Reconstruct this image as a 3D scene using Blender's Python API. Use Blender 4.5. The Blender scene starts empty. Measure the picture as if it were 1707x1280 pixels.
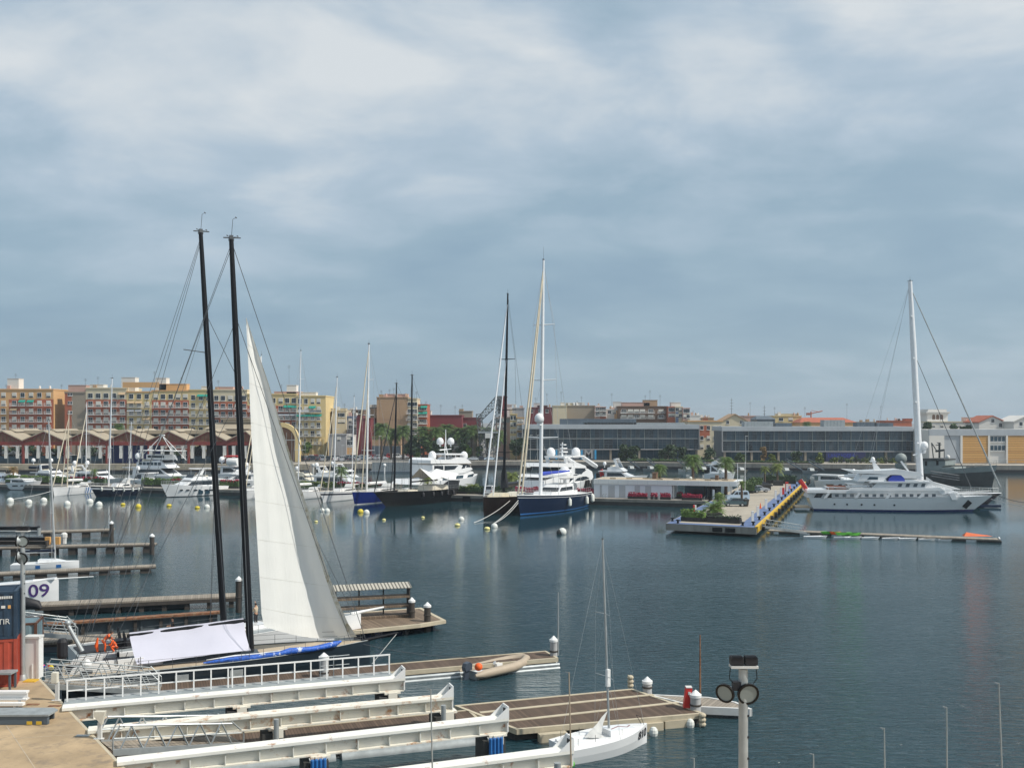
import bpy, bmesh, math, random
from mathutils import Vector, Matrix
R = math.radians
sc = bpy.context.scene
COL = sc.collection
F, H, HY, CX = 1700.0, 16.5, 700.0, 853.5        # focal length in photo pixels, eye height, horizon row, centre column
cam_d = bpy.data.cameras.new('camera'); cam = bpy.data.objects.new('camera', cam_d); COL.objects.link(cam)
cam.location = (0, 0, H); cam.rotation_euler = (R(90), 0, 0)
cam_d.sensor_width = 36; cam_d.lens = 36 * F / 1707; cam_d.shift_y = (HY - 640) / 1707
cam_d.clip_start = 0.5; cam_d.clip_end = 6000
sc.camera = cam
sc.view_settings.view_transform = 'Standard'; sc.view_settings.look = 'None'
sc.view_settings.exposure = 0.0; sc.view_settings.gamma = 1.0
SUN_EL = R(47); SUN_DIR = Vector((math.cos(SUN_EL) * 0.955, -math.cos(SUN_EL) * 0.296, math.sin(SUN_EL)))
sd = bpy.data.lights.new('sun', 'SUN'); sd.energy = 4.1; sd.angle = R(0.7); sd.color = (1.0, 0.94, 0.84)
sun = bpy.data.objects.new('sun', sd); COL.objects.link(sun)
sun.rotation_euler = SUN_DIR.to_track_quat('Z', 'Y').to_euler(); sun.location = (60, -20, 80)
W = bpy.data.worlds.new('World'); sc.world = W; W.use_nodes = True
def world():
    nt = W.node_tree; N = nt.nodes; L = nt.links
    bg = N['Background']; bg.inputs[1].default_value = 0.108
    sky = N.new('ShaderNodeTexSky'); sky.sky_type = 'NISHITA'; sky.sun_disc = False
    sky.sun_elevation = SUN_EL; sky.sun_rotation = math.atan2(SUN_DIR.x, SUN_DIR.y)
    sky.air_density = 1.0; sky.dust_density = 1.5
    tc = N.new('ShaderNodeTexCoord'); sp = N.new('ShaderNodeSeparateXYZ'); L.new(tc.outputs['Generated'], sp.inputs[0])
    def math_(op, a, b=None, clamp=False):
        n = N.new('ShaderNodeMath'); n.operation = op; n.use_clamp = clamp
        for i, q in enumerate((a, b)):
            if q is None: continue
            if isinstance(q, (int, float)): n.inputs[i].default_value = q
            else: L.new(q, n.inputs[i])
        return n.outputs[0]
    def mix(f, a, b):
        n = N.new('ShaderNodeMix'); n.data_type = 'RGBA'
        for i, q in ((0, f), (6, a), (7, b)):
            if isinstance(q, tuple): n.inputs[i].default_value = (*q, 1)
            elif isinstance(q, (int, float)): n.inputs[i].default_value = q
            else: L.new(q, n.inputs[i])
        return n.outputs[2]
    zc = math_('MAXIMUM', sp.outputs[2], 0.0)
    den = math_('ADD', zc, 0.20)
    cx = math_('DIVIDE', sp.outputs[0], den); cy = math_('DIVIDE', sp.outputs[1], den)
    cb = N.new('ShaderNodeCombineXYZ'); L.new(cx, cb.inputs[0]); L.new(cy, cb.inputs[1])
    def noise(scale, det, rough, dist, off, sy=1.0):
        mp = N.new('ShaderNodeMapping'); mp.inputs['Location'].default_value = off; mp.inputs['Scale'].default_value = (1, sy, 1)
        mp.inputs['Rotation'].default_value = (0, 0, R(12))
        L.new(cb.outputs[0], mp.inputs[0])
        n = N.new('ShaderNodeTexNoise'); n.inputs['Scale'].default_value = scale; n.inputs['Detail'].default_value = det
        n.inputs['Roughness'].default_value = rough; n.inputs['Distortion'].default_value = dist
        L.new(mp.outputs[0], n.inputs['Vector']); return n.outputs[0]
    def ramp(x, a, b):
        n = N.new('ShaderNodeMapRange'); n.interpolation_type = 'SMOOTHSTEP'; n.clamp = True
        L.new(x, n.inputs[0]); n.inputs[1].default_value = a; n.inputs[2].default_value = b; return n.outputs[0]
    big = ramp(noise(0.8, 3, 0.5, 0.5, (3.1, 1.7, 0)), 0.34, 0.66)
    mid = ramp(noise(1.9, 6, 0.55, 0.35, (0.4, 5.2, 0), 1.15), 0.28, 0.74)
    fin = noise(5.5, 7, 0.60, 0.2, (7.7, 2.2, 0), 1.1)
    f = math_('ADD', math_('MULTIPLY', big, 0.42), math_('ADD', math_('MULTIPLY', mid, 0.42), math_('MULTIPLY', fin, 0.17)))
    hi = ramp(zc, 0.03, 0.36)                                  # the sheet is brighter overhead than low down
    f2 = math_('MULTIPLY', f, math_('ADD', math_('MULTIPLY', hi, 0.55), 0.52))
    f2 = math_('ADD', f2, math_('MULTIPLY', hi, 0.14), True)
    side = ramp(sp.outputs[0], -0.45, 0.5)
    f2 = math_('ADD', f2, math_('MULTIPLY', side, 0.17), True)
    cr = N.new('ShaderNodeValToRGB'); L.new(f2, cr.inputs[0]); e = cr.color_ramp.elements
    e[0].position = 0.10; e[0].color = (2.35, 3.50, 4.60, 1); e[1].position = 0.95; e[1].color = (6.9, 7.3, 7.5, 1)
    m = e.new(0.42); m.color = (3.1, 4.30, 5.25, 1); m = e.new(0.66); m.color = (4.4, 5.4, 6.3, 1)
    out = mix(0.88, sky.outputs[0], cr.outputs[0])
    low = ramp(zc, 0.10, 0.0)                                  # thin pale veil at the horizon
    out = mix(math_('MULTIPLY', low, 0.35), out, (3.6, 4.7, 5.4))
    L.new(out, bg.inputs[0])
world()
def P(px, py, z=0.0):
    y = (H - z) * F / (py - HY); return Vector(((px - CX) * y / F, y, z))
def Q(px, py, y): return Vector(((px - CX) * y / F, y, H - (py - HY) * y / F))
def XX(px, y): return (px - CX) * y / F
def ZZ(py, y): return H - (py - HY) * y / F
INV = {}
class MB:
    def __init__(s): s.v = []; s.f = []; s.m = []
    def add(s, vs, fs, mi=0):
        o = len(s.v); s.v += [tuple(p) for p in vs]; s.f += [tuple(i + o for i in q) for q in fs]; s.m += [mi] * len(fs); return s
    def box(s, x0, x1, y0, y1, z0, z1, mi=0):
        return s.add([(x0,y0,z0),(x1,y0,z0),(x1,y1,z0),(x0,y1,z0),(x0,y0,z1),(x1,y0,z1),(x1,y1,z1),(x0,y1,z1)],
            [(0,3,2,1),(4,5,6,7),(0,1,5,4),(1,2,6,5),(2,3,7,6),(3,0,4,7)], mi)
    def cbox(s, c, d, mi=0, rz=0.0, ry=0.0):
        m = Matrix.Translation(c) @ Matrix.Rotation(rz, 4, 'Z') @ Matrix.Rotation(ry, 4, 'Y')
        x, y, z = d[0]/2, d[1]/2, d[2]/2
        vs = [m @ Vector(p) for p in [(-x,-y,-z),(x,-y,-z),(x,y,-z),(-x,y,-z),(-x,-y,z),(x,-y,z),(x,y,z),(-x,y,z)]]
        return s.add(vs, [(0,3,2,1),(4,5,6,7),(0,1,5,4),(1,2,6,5),(2,3,7,6),(3,0,4,7)], mi)
    def tube(s, a, b, r0, r1=None, n=6, mi=0, cap=True):
        return s.path([a, b], [r0, r0 if r1 is None else r1], n, mi, cap)
    def path(s, pts, r, n=6, mi=0, cap=True):
        pts = [Vector(p) for p in pts]
        if not isinstance(r, (list, tuple)): r = [r] * len(pts)
        vs = []; up = Vector((0, 0, 1))
        for i, p in enumerate(pts):
            d = (pts[min(i+1, len(pts)-1)] - pts[max(i-1, 0)]).normalized()
            a = d.cross(up if abs(d.z) < 0.95 else Vector((1, 0, 0))).normalized(); b = d.cross(a)
            for k in range(n):
                t = 2*math.pi*k/n; vs.append(p + (a*math.cos(t) + b*math.sin(t)) * r[i])
        fs = [(i*n+k, i*n+(k+1)%n, (i+1)*n+(k+1)%n, (i+1)*n+k) for i in range(len(pts)-1) for k in range(n)]
        if cap: fs += [tuple(range(n)), tuple(range((len(pts)-1)*n, len(pts)*n))]
        return s.add(vs, fs, mi)
    def prism(s, poly, z0, z1, mi=0, mtop=None):
        n = len(poly); vs = [(p[0], p[1], z0) for p in poly] + [(p[0], p[1], z1) for p in poly]
        s.add(vs, [tuple(range(n-1, -1, -1))] + [(i, (i+1)%n, (i+1)%n+n, i+n) for i in range(n)], mi)
        return s.add([(p[0], p[1], z1) for p in poly], [tuple(range(n))], mi if mtop is None else mtop)
    def extr(s, prof, w0, w1=None, mi=0):                    # profile (x,z) extruded across y; w may be a function of (x,z)
        if callable(w0): ya = [-w0(x, z) for x, z in prof]; yb = [w0(x, z) for x, z in prof]
        else: ya = [w0]*len(prof); yb = [w1]*len(prof)
        n = len(prof); vs = [(p[0], ya[i], p[1]) for i, p in enumerate(prof)] + [(p[0], yb[i], p[1]) for i, p in enumerate(prof)]
        return s.add(vs, [tuple(range(n)), tuple(range(2*n-1, n-1, -1))] + [(i, (i+1)%n, (i+1)%n+n, i+n) for i in range(n)], mi)
    def side(s, prof, w, t=0.03, mi=0, sgs=(-1, 1)):         # thin panes lying on the sides of an extruded body
        for sg in sgs:
            n = len(prof)
            vs = [(x, sg*(w(x, z)-0.04), z) for x, z in prof] + [(x, sg*(w(x, z)+t), z) for x, z in prof]
            s.add(vs, [tuple(range(n)), tuple(range(2*n-1, n-1, -1))] + [(i, (i+1)%n, (i+1)%n+n, i+n) for i in range(n)], mi)
        return s
    def lathe(s, c, prof, n=10, mi=0, axis=None):
        m = Matrix.Translation(c)
        if axis is not None: m = m @ Vector(axis).to_track_quat('Z', 'Y').to_matrix().to_4x4()
        vs = [m @ Vector((r*math.cos(2*math.pi*k/n), r*math.sin(2*math.pi*k/n), z)) for r, z in prof for k in range(n)]
        fs = [(i*n+k, i*n+(k+1)%n, (i+1)*n+(k+1)%n, (i+1)*n+k) for i in range(len(prof)-1) for k in range(n)]
        if prof[0][0] > 0.001: fs.append(tuple(range(n)))
        if prof[-1][0] > 0.001: fs.append(tuple(range((len(prof)-1)*n, len(prof)*n)))
        return s.add(vs, fs, mi)
    def ball(s, c, r, n=10, mi=0, zs=1.0, lo=-90):
        k = max(5, n//2+1); return s.lathe(c, [(max(r*math.cos(R(lo+(90-lo)*i/k)), 0.0005), r*zs*math.sin(R(lo+(90-lo)*i/k))) for i in range(k+1)], n, mi)
    def grid(s, g, mi=0, thick=0.0):
        a, b = len(g), len(g[0]); s.add([p for row in g for p in row], [(i*b+j, i*b+j+1, (i+1)*b+j+1, (i+1)*b+j) for i in range(a-1) for j in range(b-1)], mi); return s
    def build(s, name, mats, parent=None, world=False, smooth=None, kind=None, label=None):
        if not isinstance(mats, (list, tuple)): mats = [mats]
        me = bpy.data.meshes.new(name)
        vs = s.v
        if world and parent is not None:
            iv = INV[parent.name]; vs = [tuple(iv @ Vector(p)) for p in vs]
        me.from_pydata(vs, [], s.f); me.polygons.foreach_set('material_index', s.m)
        for m in mats: me.materials.append(m)
        if len(s.f) < 30000 and not getattr(s, 'open', False):
            bm = bmesh.new(); bm.from_mesh(me); bmesh.ops.recalc_face_normals(bm, faces=bm.faces); bm.to_mesh(me); bm.free()
        if smooth:
            me.polygons.foreach_set('use_smooth', [True]*len(me.polygons)); me.set_sharp_from_angle(angle=R(smooth))
        me.update()
        o = bpy.data.objects.new(name, me); COL.objects.link(o)
        if parent is not None: o.parent = parent; INV[o.name] = INV[parent.name]
        if kind: o['kind'] = kind
        if label: o['label'] = label
        return o
def tag(o, label, cat, group=None, kind=None):
    o['label'] = label; o['category'] = cat
    if group: o['group'] = group
    if kind: o['kind'] = kind
    return o
def thing(name, label, cat, loc, rz=0.0, group=None):
    o = bpy.data.objects.new(name, None); COL.objects.link(o); o.empty_display_size = 0.3
    o.location = loc; o.rotation_euler = (0, 0, rz)
    INV[o.name] = (Matrix.Translation(loc) @ Matrix.Rotation(rz, 4, 'Z')).inverted()
    return tag(o, label, cat, group)
def solo(name, mb, mats, label, cat, group=None, smooth=None, kind=None):    # a thing that is one mesh; origin at its base
    xs = [p[0] for p in mb.v]; ys = [p[1] for p in mb.v]; zs = [p[2] for p in mb.v]
    c = Vector(((min(xs)+max(xs))/2, (min(ys)+max(ys))/2, min(zs)))
    mb.v = [(p[0]-c.x, p[1]-c.y, p[2]-c.z) for p in mb.v]
    o = mb.build(name, mats, smooth=smooth); o.location = c; INV[o.name] = Matrix.Translation(c).inverted()
    return tag(o, label, cat, group, kind)
def struct(name, mb, mats, smooth=None):
    o = mb.build(name, mats, smooth=smooth); o['kind'] = 'structure'; return o
KIDS = {}
def kids(o): return [c for c in bpy.data.objects if c.parent == o]
def clone(root, loc, rz=0.0, label=None, group=None, scale=1.0, tree=None):
    if root.name not in KIDS: KIDS[root.name] = [(k, kids(k)) for k in kids(root)]
    c = root.copy(); COL.objects.link(c); c.location = loc; c.rotation_euler = (0, 0, rz); c.scale = (scale,)*3 if not isinstance(scale, tuple) else scale
    if label: c['label'] = label
    if group: c['group'] = group
    for k, sub in KIDS[root.name]:
        d = k.copy(); COL.objects.link(d); d.parent = c
        for g in sub:
            e = g.copy(); COL.objects.link(e); e.parent = d
    return c
def remove(root):
    for k in kids(root):
        for g in kids(k): bpy.data.objects.remove(g)
        bpy.data.objects.remove(k)
    bpy.data.objects.remove(root)
def part_copy(src, parent, loc, rz=0.0, scale=None):
    c = src.copy(); COL.objects.link(c); c.parent = parent; c.location = loc; c.rotation_euler = (0, 0, rz)
    if scale: c.scale = scale
    return c
def text(body, size, mat, parent, mtx_world, ext=0.004, name='lettering', bold=0.0, sx=1.0):
    cu = bpy.data.curves.new(name, 'FONT'); cu.body = body; cu.size = size; cu.extrude = ext; cu.offset = bold
    cu.align_x = 'CENTER'; cu.align_y = 'CENTER'; cu.materials.append(mat)
    o = bpy.data.objects.new(name, cu); COL.objects.link(o)
    dg = bpy.context.evaluated_depsgraph_get(); me = bpy.data.meshes.new_from_object(o.evaluated_get(dg)); me.name = name
    bpy.data.objects.remove(o); o = bpy.data.objects.new(name, me); COL.objects.link(o)
    if not me.materials: me.materials.append(mat)
    o.parent = parent; o.matrix_local = INV[parent.name] @ mtx_world @ Matrix.Diagonal((sx, 1, 1, 1)); return o
def hull_text(s, body, size, x0, z0, mat, bold=0.0, sx=1.0):   # lettering that follows the plating of a boat's near side
    o = text(body, size, mat, s.t, facing(Vector((0, 0, 0)), (1, 0, 0)), name='number', bold=bold); o.matrix_local = Matrix.Identity(4); sg = 1 if s.n.y < 0 else -1
    for v in o.data.vertices:
        x, z = x0-sg*v.co.x*sx, z0+v.co.y; v.co = (x, sg*(s.pt(x/s.L, 1, z)[1]+.03+v.co.z), z)
    return o
def facing(p, xdir, tilt=0.0):            # frame at p whose text runs along xdir and stands upright
    x = Vector(xdir).normalized(); z = Vector((0, 0, 1)); n = x.cross(z).normalized()   # towards the viewer
    up = n.cross(x)
    m = Matrix((x, up, n)).transposed().to_4x4(); m.translation = p; return m
M = {}
def mat(name, col, rough=0.6, metal=0.0, var=0.12, scale=1.5, bump=0.0, spec=0.5, stain=None, streak=False, coat=0.0, trans=0.0):
    m = bpy.data.materials.new(name); m.use_nodes = True; nt = m.node_tree; N = nt.nodes; L = nt.links
    b = N['Principled BSDF']; b.inputs['Roughness'].default_value = rough; b.inputs['Metallic'].default_value = metal
    b.inputs['Specular IOR Level'].default_value = spec; b.inputs['Coat Weight'].default_value = coat
    tc = N.new('ShaderNodeTexCoord'); src = tc.outputs['Object']
    if streak:
        mp = N.new('ShaderNodeMapping'); mp.inputs['Scale'].default_value = (1, 1, 0.15); L.new(src, mp.inputs[0]); src = mp.outputs[0]
    n = N.new('ShaderNodeTexNoise'); n.inputs['Scale'].default_value = scale; n.inputs['Detail'].default_value = 6; n.inputs['Roughness'].default_value = 0.62
    L.new(src, n.inputs['Vector'])
    r = N.new('ShaderNodeValToRGB'); e = r.color_ramp.elements
    e[0].position = 0.3; e[1].position = 0.7
    e[0].color = (*[max(0, c*(1-var)) for c in col], 1); e[1].color = (*[min(1, c*(1+var)) for c in col], 1)
    L.new(n.outputs[0], r.inputs[0]); outc = r.outputs[0]
    if stain:
        scol, lo, hi, ssc = stain
        n2 = N.new('ShaderNodeTexNoise'); n2.inputs['Scale'].default_value = ssc; n2.inputs['Detail'].default_value = 8; n2.inputs['Roughness'].default_value = 0.7
        L.new(src, n2.inputs['Vector'])
        mr = N.new('ShaderNodeMapRange'); L.new(n2.outputs[0], mr.inputs[0]); mr.inputs[1].default_value = lo; mr.inputs[2].default_value = hi
        mx = N.new('ShaderNodeMix'); mx.data_type = 'RGBA'; L.new(mr.outputs[0], mx.inputs[0]); L.new(outc, mx.inputs[6]); mx.inputs[7].default_value = (*scol, 1)
        outc = mx.outputs[2]
    L.new(outc, b.inputs['Base Color'])
    if bump:
        bp = N.new('ShaderNodeBump'); bp.inputs['Strength'].default_value = bump; bp.inputs['Distance'].default_value = 0.05
        L.new(n.outputs[0], bp.inputs['Height']); L.new(bp.outputs[0], b.inputs['Normal'])
    if trans:
        t = N.new('ShaderNodeBsdfTranslucent'); L.new(outc, t.inputs[0]); ms = N.new('ShaderNodeMixShader'); ms.inputs[0].default_value = trans
        L.new(b.outputs[0], ms.inputs[1]); L.new(t.outputs[0], ms.inputs[2]); L.new(ms.outputs[0], N['Material Output'].inputs[0])
    M[name] = m; return m
def planks(name, c0, c1, axis=0, w=0.15, gap=0.10, rough=0.8):
    m = bpy.data.materials.new(name); m.use_nodes = True; nt = m.node_tree; N = nt.nodes; L = nt.links; b = N['Principled BSDF']; b.inputs['Roughness'].default_value = rough
    tc = N.new('ShaderNodeTexCoord'); sp = N.new('ShaderNodeSeparateXYZ'); L.new(tc.outputs['Object'], sp.inputs[0])
    def mt(op, a, k):
        n = N.new('ShaderNodeMath'); n.operation = op; L.new(a, n.inputs[0]); n.inputs[1].default_value = k; return n.outputs[0]
    x = mt('DIVIDE', sp.outputs[axis], w); fl = mt('FLOOR', x, 0); fr = mt('FRACT', x, 0)
    wn = N.new('ShaderNodeTexWhiteNoise'); wn.noise_dimensions = '1D'; L.new(fl, wn.inputs['W'])
    n = N.new('ShaderNodeTexNoise'); n.inputs['Scale'].default_value = 1.2; n.inputs['Detail'].default_value = 5; L.new(tc.outputs['Object'], n.inputs['Vector'])
    mx0 = N.new('ShaderNodeMix'); mx0.data_type = 'FLOAT'; mx0.inputs[0].default_value = 0.45; L.new(wn.outputs[0], mx0.inputs[2]); L.new(n.outputs[0], mx0.inputs[3])
    mx = N.new('ShaderNodeMix'); mx.data_type = 'RGBA'; L.new(mx0.outputs[0], mx.inputs[0]); mx.inputs[6].default_value = (*c0, 1); mx.inputs[7].default_value = (*c1, 1)
    g = mt('LESS_THAN', fr, gap); mg = N.new('ShaderNodeMix'); mg.data_type = 'RGBA'; L.new(g, mg.inputs[0]); L.new(mx.outputs[2], mg.inputs[6]); mg.inputs[7].default_value = (*[c*0.25 for c in c0], 1)
    L.new(mg.outputs[2], b.inputs['Base Color']); M[name] = m; return m
mat('white', (0.78, 0.78, 0.77), 0.35, var=0.05, scale=0.8)
mat('gel', (0.80, 0.81, 0.82), 0.2, var=0.03, scale=0.5, coat=0.3)
mat('cream', (0.66, 0.62, 0.52), 0.5, var=0.08)
mat('offwhite', (0.62, 0.62, 0.60), 0.6, var=0.1)
mat('navy', (0.006, 0.011, 0.028), 0.3, var=0.1, spec=0.3)
mat('royal', (0.006, 0.020, 0.16), 0.3, var=0.1, spec=0.3)
mat('deepblue', (0.004, 0.014, 0.045), 0.3, var=0.1, spec=0.3)
mat('midblue', (0.03, 0.15, 0.42), 0.3, var=0.1)
mat('black', (0.005, 0.005, 0.006), 0.4, var=0.2, spec=0.3)
mat('matblack', (0.014, 0.014, 0.018), 0.6, var=0.2)
mat('brownblack', (0.014, 0.009, 0.008), 0.3, var=0.2, spec=0.3)
mat('slate', (0.018, 0.030, 0.042), 0.35, var=0.15, scale=0.6, spec=0.4)
mat('antifoul', (0.16, 0.035, 0.04), 0.6)
mat('glass', (0.012, 0.018, 0.025), 0.08, var=0.2, spec=0.7)
mat('blind', (0.06, 0.075, 0.085), 0.25, var=0.4, scale=0.5)
mat('glassblue', (0.02, 0.05, 0.075), 0.08, var=0.3, scale=0.4, spec=0.7)
mat('teak', (0.42, 0.33, 0.22), 0.7, var=0.15, scale=3)
mat('sand', (0.45, 0.37, 0.27), 0.8, var=0.15)
mat('alu', (0.55, 0.57, 0.58), 0.42, 0.75, var=0.1)
mat('galv', (0.40, 0.43, 0.44), 0.5, 0.5, var=0.15, scale=2)
mat('galvdull', (0.30, 0.33, 0.34), 0.6, 0.2, var=0.2, scale=2)
mat('wire', (0.10, 0.11, 0.12), 0.5, 0.3)
mat('lightwire', (0.45, 0.47, 0.48), 0.5, 0.2)
mat('mastwhite', (0.78, 0.80, 0.82), 0.3, var=0.05)
mat('mastbeige', (0.62, 0.55, 0.42), 0.6, var=0.1)
mat('carbon', (0.006, 0.007, 0.010), 0.5, var=0.2, spec=0.25)
mat('concrete', (0.27, 0.25, 0.22), 0.85, var=0.2, scale=0.6, bump=0.2, streak=True, stain=((0.12, 0.11, 0.10), 0.5, 0.8, 1.3))
mat('quay_top', (0.40, 0.295, 0.18), 0.85, var=0.26, scale=0.45, bump=0.3, stain=((0.20, 0.16, 0.12), 0.52, 0.72, 1.1))
mat('asphalt', (0.19, 0.18, 0.165), 0.9, var=0.15, scale=0.2)
mat('promenade', (0.40, 0.36, 0.30), 0.85, var=0.15, scale=0.15)
mat('paving', (0.36, 0.32, 0.26), 0.85, var=0.15, scale=0.4)
mat('stonewall', (0.36, 0.31, 0.23), 0.85, var=0.3, scale=0.5, bump=0.3)
mat('darkconc', (0.05, 0.05, 0.048), 0.85, var=0.3, scale=1)
mat('rustwhite', (0.80, 0.79, 0.73), 0.5, var=0.05, scale=1.0, stain=((0.34, 0.13, 0.04), 0.59, 0.69, 1.3))
mat('rustmore', (0.78, 0.75, 0.66), 0.5, var=0.06, scale=1.0, stain=((0.45, 0.20, 0.06), 0.53, 0.68, 1.6))
mat('rust', (0.20, 0.085, 0.04), 0.8, var=0.5, scale=2.5, stain=((0.32, 0.25, 0.16), 0.5, 0.7, 3))
mat('algae', (0.11, 0.11, 0.04), 0.8, var=0.4, scale=2)
mat('darkwood', (0.05, 0.042, 0.036), 0.8, var=0.3, scale=2)
mat('creamedge', (0.48, 0.42, 0.31), 0.7, var=0.15, scale=1.2, stain=((0.35, 0.30, 0.2), 0.55, 0.8, 2))
mat('pilegrey', (0.42, 0.42, 0.42), 0.6, var=0.35, scale=2, streak=True)
mat('contblue', (0.015, 0.04, 0.075), 0.5, var=0.3, scale=1, stain=((0.16, 0.06, 0.03), 0.62, 0.75, 2))
mat('contred', (0.36, 0.055, 0.03), 0.55, var=0.2, scale=1, stain=((0.14, 0.05, 0.03), 0.6, 0.75, 2))
mat('contgrey', (0.16, 0.24, 0.28), 0.55, var=0.2, scale=1)
mat('contedge', (0.10, 0.045, 0.03), 0.6, var=0.3)
mat('tarp', (0.67, 0.67, 0.78), 0.6, var=0.03, scale=0.6, bump=0.5, trans=0.2)
mat('sailcloth', (0.78, 0.79, 0.765), 0.65, var=0.03, scale=1.1, bump=0.9, trans=0.12, streak=True)
mat('sailedge', (0.62, 0.61, 0.55), 0.7, var=0.1, trans=0.1, stain=((0.36, 0.31, 0.2), 0.5, 0.62, 1.2))
mat('canvas', (0.55, 0.50, 0.38), 0.8, var=0.12)
mat('bluebag', (0.02, 0.11, 0.50), 0.5, var=0.4, scale=5, bump=0.9, stain=((0.55, 0.62, 0.75), 0.56, 0.60, 2.2))
mat('bluecloth', (0.02, 0.05, 0.38), 0.6, var=0.1)
mat('sailorange', (0.62, 0.13, 0.04), 0.7)
mat('orange', (0.85, 0.12, 0.015), 0.6, var=0.1)
mat('red', (0.62, 0.03, 0.025), 0.5, var=0.1)
mat('yellow', (0.62, 0.50, 0.04), 0.6, var=0.1, scale=3)
mat('palestraw', (0.72, 0.66, 0.28), 0.6, var=0.1, scale=3)
mat('buoywhite', (0.66, 0.68, 0.64), 0.6, var=0.1, scale=3)
mat('buoydark', (0.04, 0.04, 0.04), 0.7)
mat('buoybrown', (0.16, 0.08, 0.03), 0.8)
mat('green', (0.10, 0.42, 0.04), 0.5, var=0.1)
mat('cranegrey', (0.10, 0.12, 0.13), 0.6)
mat('shipgrey', (0.24, 0.275, 0.27), 0.6, var=0.15, scale=0.5)
mat('shipdark', (0.055, 0.06, 0.06), 0.6, var=0.2, scale=0.5)
mat('skin', (0.50, 0.28, 0.18), 0.6, var=0.05)
mat('hair', (0.03, 0.02, 0.015), 0.7)
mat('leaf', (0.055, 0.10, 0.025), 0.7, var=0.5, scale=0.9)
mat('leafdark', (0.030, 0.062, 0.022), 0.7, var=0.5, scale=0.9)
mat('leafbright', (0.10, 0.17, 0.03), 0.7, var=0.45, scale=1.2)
mat('palmleaf', (0.070, 0.125, 0.022), 0.65, var=0.4, scale=1.0)
mat('palmyellow', (0.14, 0.18, 0.03), 0.65, var=0.4, scale=1.0)
mat('autumn', (0.20, 0.13, 0.05), 0.7, var=0.4, scale=1.0)
mat('bark', (0.12, 0.085, 0.06), 0.9, var=0.3, scale=4)
mat('flower', (0.30, 0.012, 0.045), 0.7, var=0.4, scale=3)
mat('planter', (0.018, 0.017, 0.016), 0.6)
mat('w_orange', (0.62, 0.37, 0.17), 0.85, var=0.08, scale=0.1)
mat('w_yellow', (0.66, 0.52, 0.26), 0.85, var=0.08, scale=0.1)
mat('w_brick', (0.40, 0.115, 0.055), 0.85, var=0.12, scale=0.1)
mat('w_cream', (0.60, 0.53, 0.38), 0.85, var=0.08, scale=0.1)
mat('w_white', (0.70, 0.68, 0.64), 0.85, var=0.06, scale=0.1)
mat('w_tan', (0.40, 0.27, 0.165), 0.85, var=0.08, scale=0.1)
mat('w_brown', (0.17, 0.105, 0.07), 0.85, var=0.1, scale=0.1)
mat('w_greybrown', (0.30, 0.255, 0.20), 0.85, var=0.08, scale=0.1)
mat('w_maroon', (0.17, 0.028, 0.035), 0.85, var=0.1, scale=0.1)
mat('w_pink', (0.55, 0.36, 0.30), 0.85, var=0.1, scale=0.1)
mat('w_grey', (0.33, 0.33, 0.34), 0.8, var=0.1, scale=0.1)
mat('w_blue', (0.14, 0.20, 0.34), 0.8, var=0.1, scale=0.1)
mat('roof_tile', (0.38, 0.11, 0.06), 0.85, var=0.2, scale=1)
mat('shedroof', (0.35, 0.30, 0.225), 0.85, var=0.1, scale=0.2)
mat('shedred', (0.21, 0.034, 0.026), 0.7, var=0.15)
mat('shedwood', (0.20, 0.10, 0.055), 0.85, var=0.25, scale=0.6)
mat('shedblue', (0.008, 0.03, 0.20), 0.7, var=0.15, scale=0.2)
mat('metalpanel', (0.44, 0.47, 0.50), 0.45, 0.2, var=0.1, scale=0.2)
mat('metaldark', (0.10, 0.13, 0.16), 0.5, 0.2, var=0.2, scale=0.2)
mat('orangewall', (0.62, 0.33, 0.10), 0.8, var=0.1, scale=0.5)
mat('awning_green', (0.01, 0.26, 0.20), 0.8)
mat('awning_grey', (0.40, 0.42, 0.45), 0.8)
mat('awning_tan', (0.45, 0.33, 0.20), 0.8)
mat('bluestrip', (0.10, 0.15, 0.29), 0.7, var=0.15, scale=1)
mat('pieryellow', (0.60, 0.38, 0.03), 0.7, var=0.15, scale=1)
mat('signblue', (0.03, 0.32, 0.62), 0.6)
mat('signdark', (0.010, 0.016, 0.085), 0.6)
mat('purple', (0.06, 0.025, 0.16), 0.6)
mat('hypalon', (0.40, 0.33, 0.25), 0.6, var=0.1)
mat('engine', (0.05, 0.065, 0.09), 0.35)
mat('shutter', (0.62, 0.60, 0.54), 0.8)
mat('wall_panel', (0.70, 0.74, 0.80), 0.5, var=0.05, scale=0.3)
mat('door_panel', (0.45, 0.47, 0.50), 0.6, var=0.05)
mat('tyre', (0.012, 0.012, 0.012), 0.8)
planks('wood_deck', (0.060, 0.038, 0.025), (0.155, 0.105, 0.073), 0, 0.16, 0.12)
planks('wood_old', (0.11, 0.078, 0.052), (0.27, 0.20, 0.14), 0, 0.2, 0.1)
planks('wood_grey', (0.20, 0.175, 0.145), (0.36, 0.31, 0.25), 0, 0.2, 0.08)
planks('corrugated', (0.40, 0.38, 0.33), (0.50, 0.47, 0.40), 0, 0.28, 0.4)
planks('orangeboards', (0.50, 0.26, 0.08), (0.66, 0.38, 0.13), 2, 0.8, 0.10)
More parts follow.
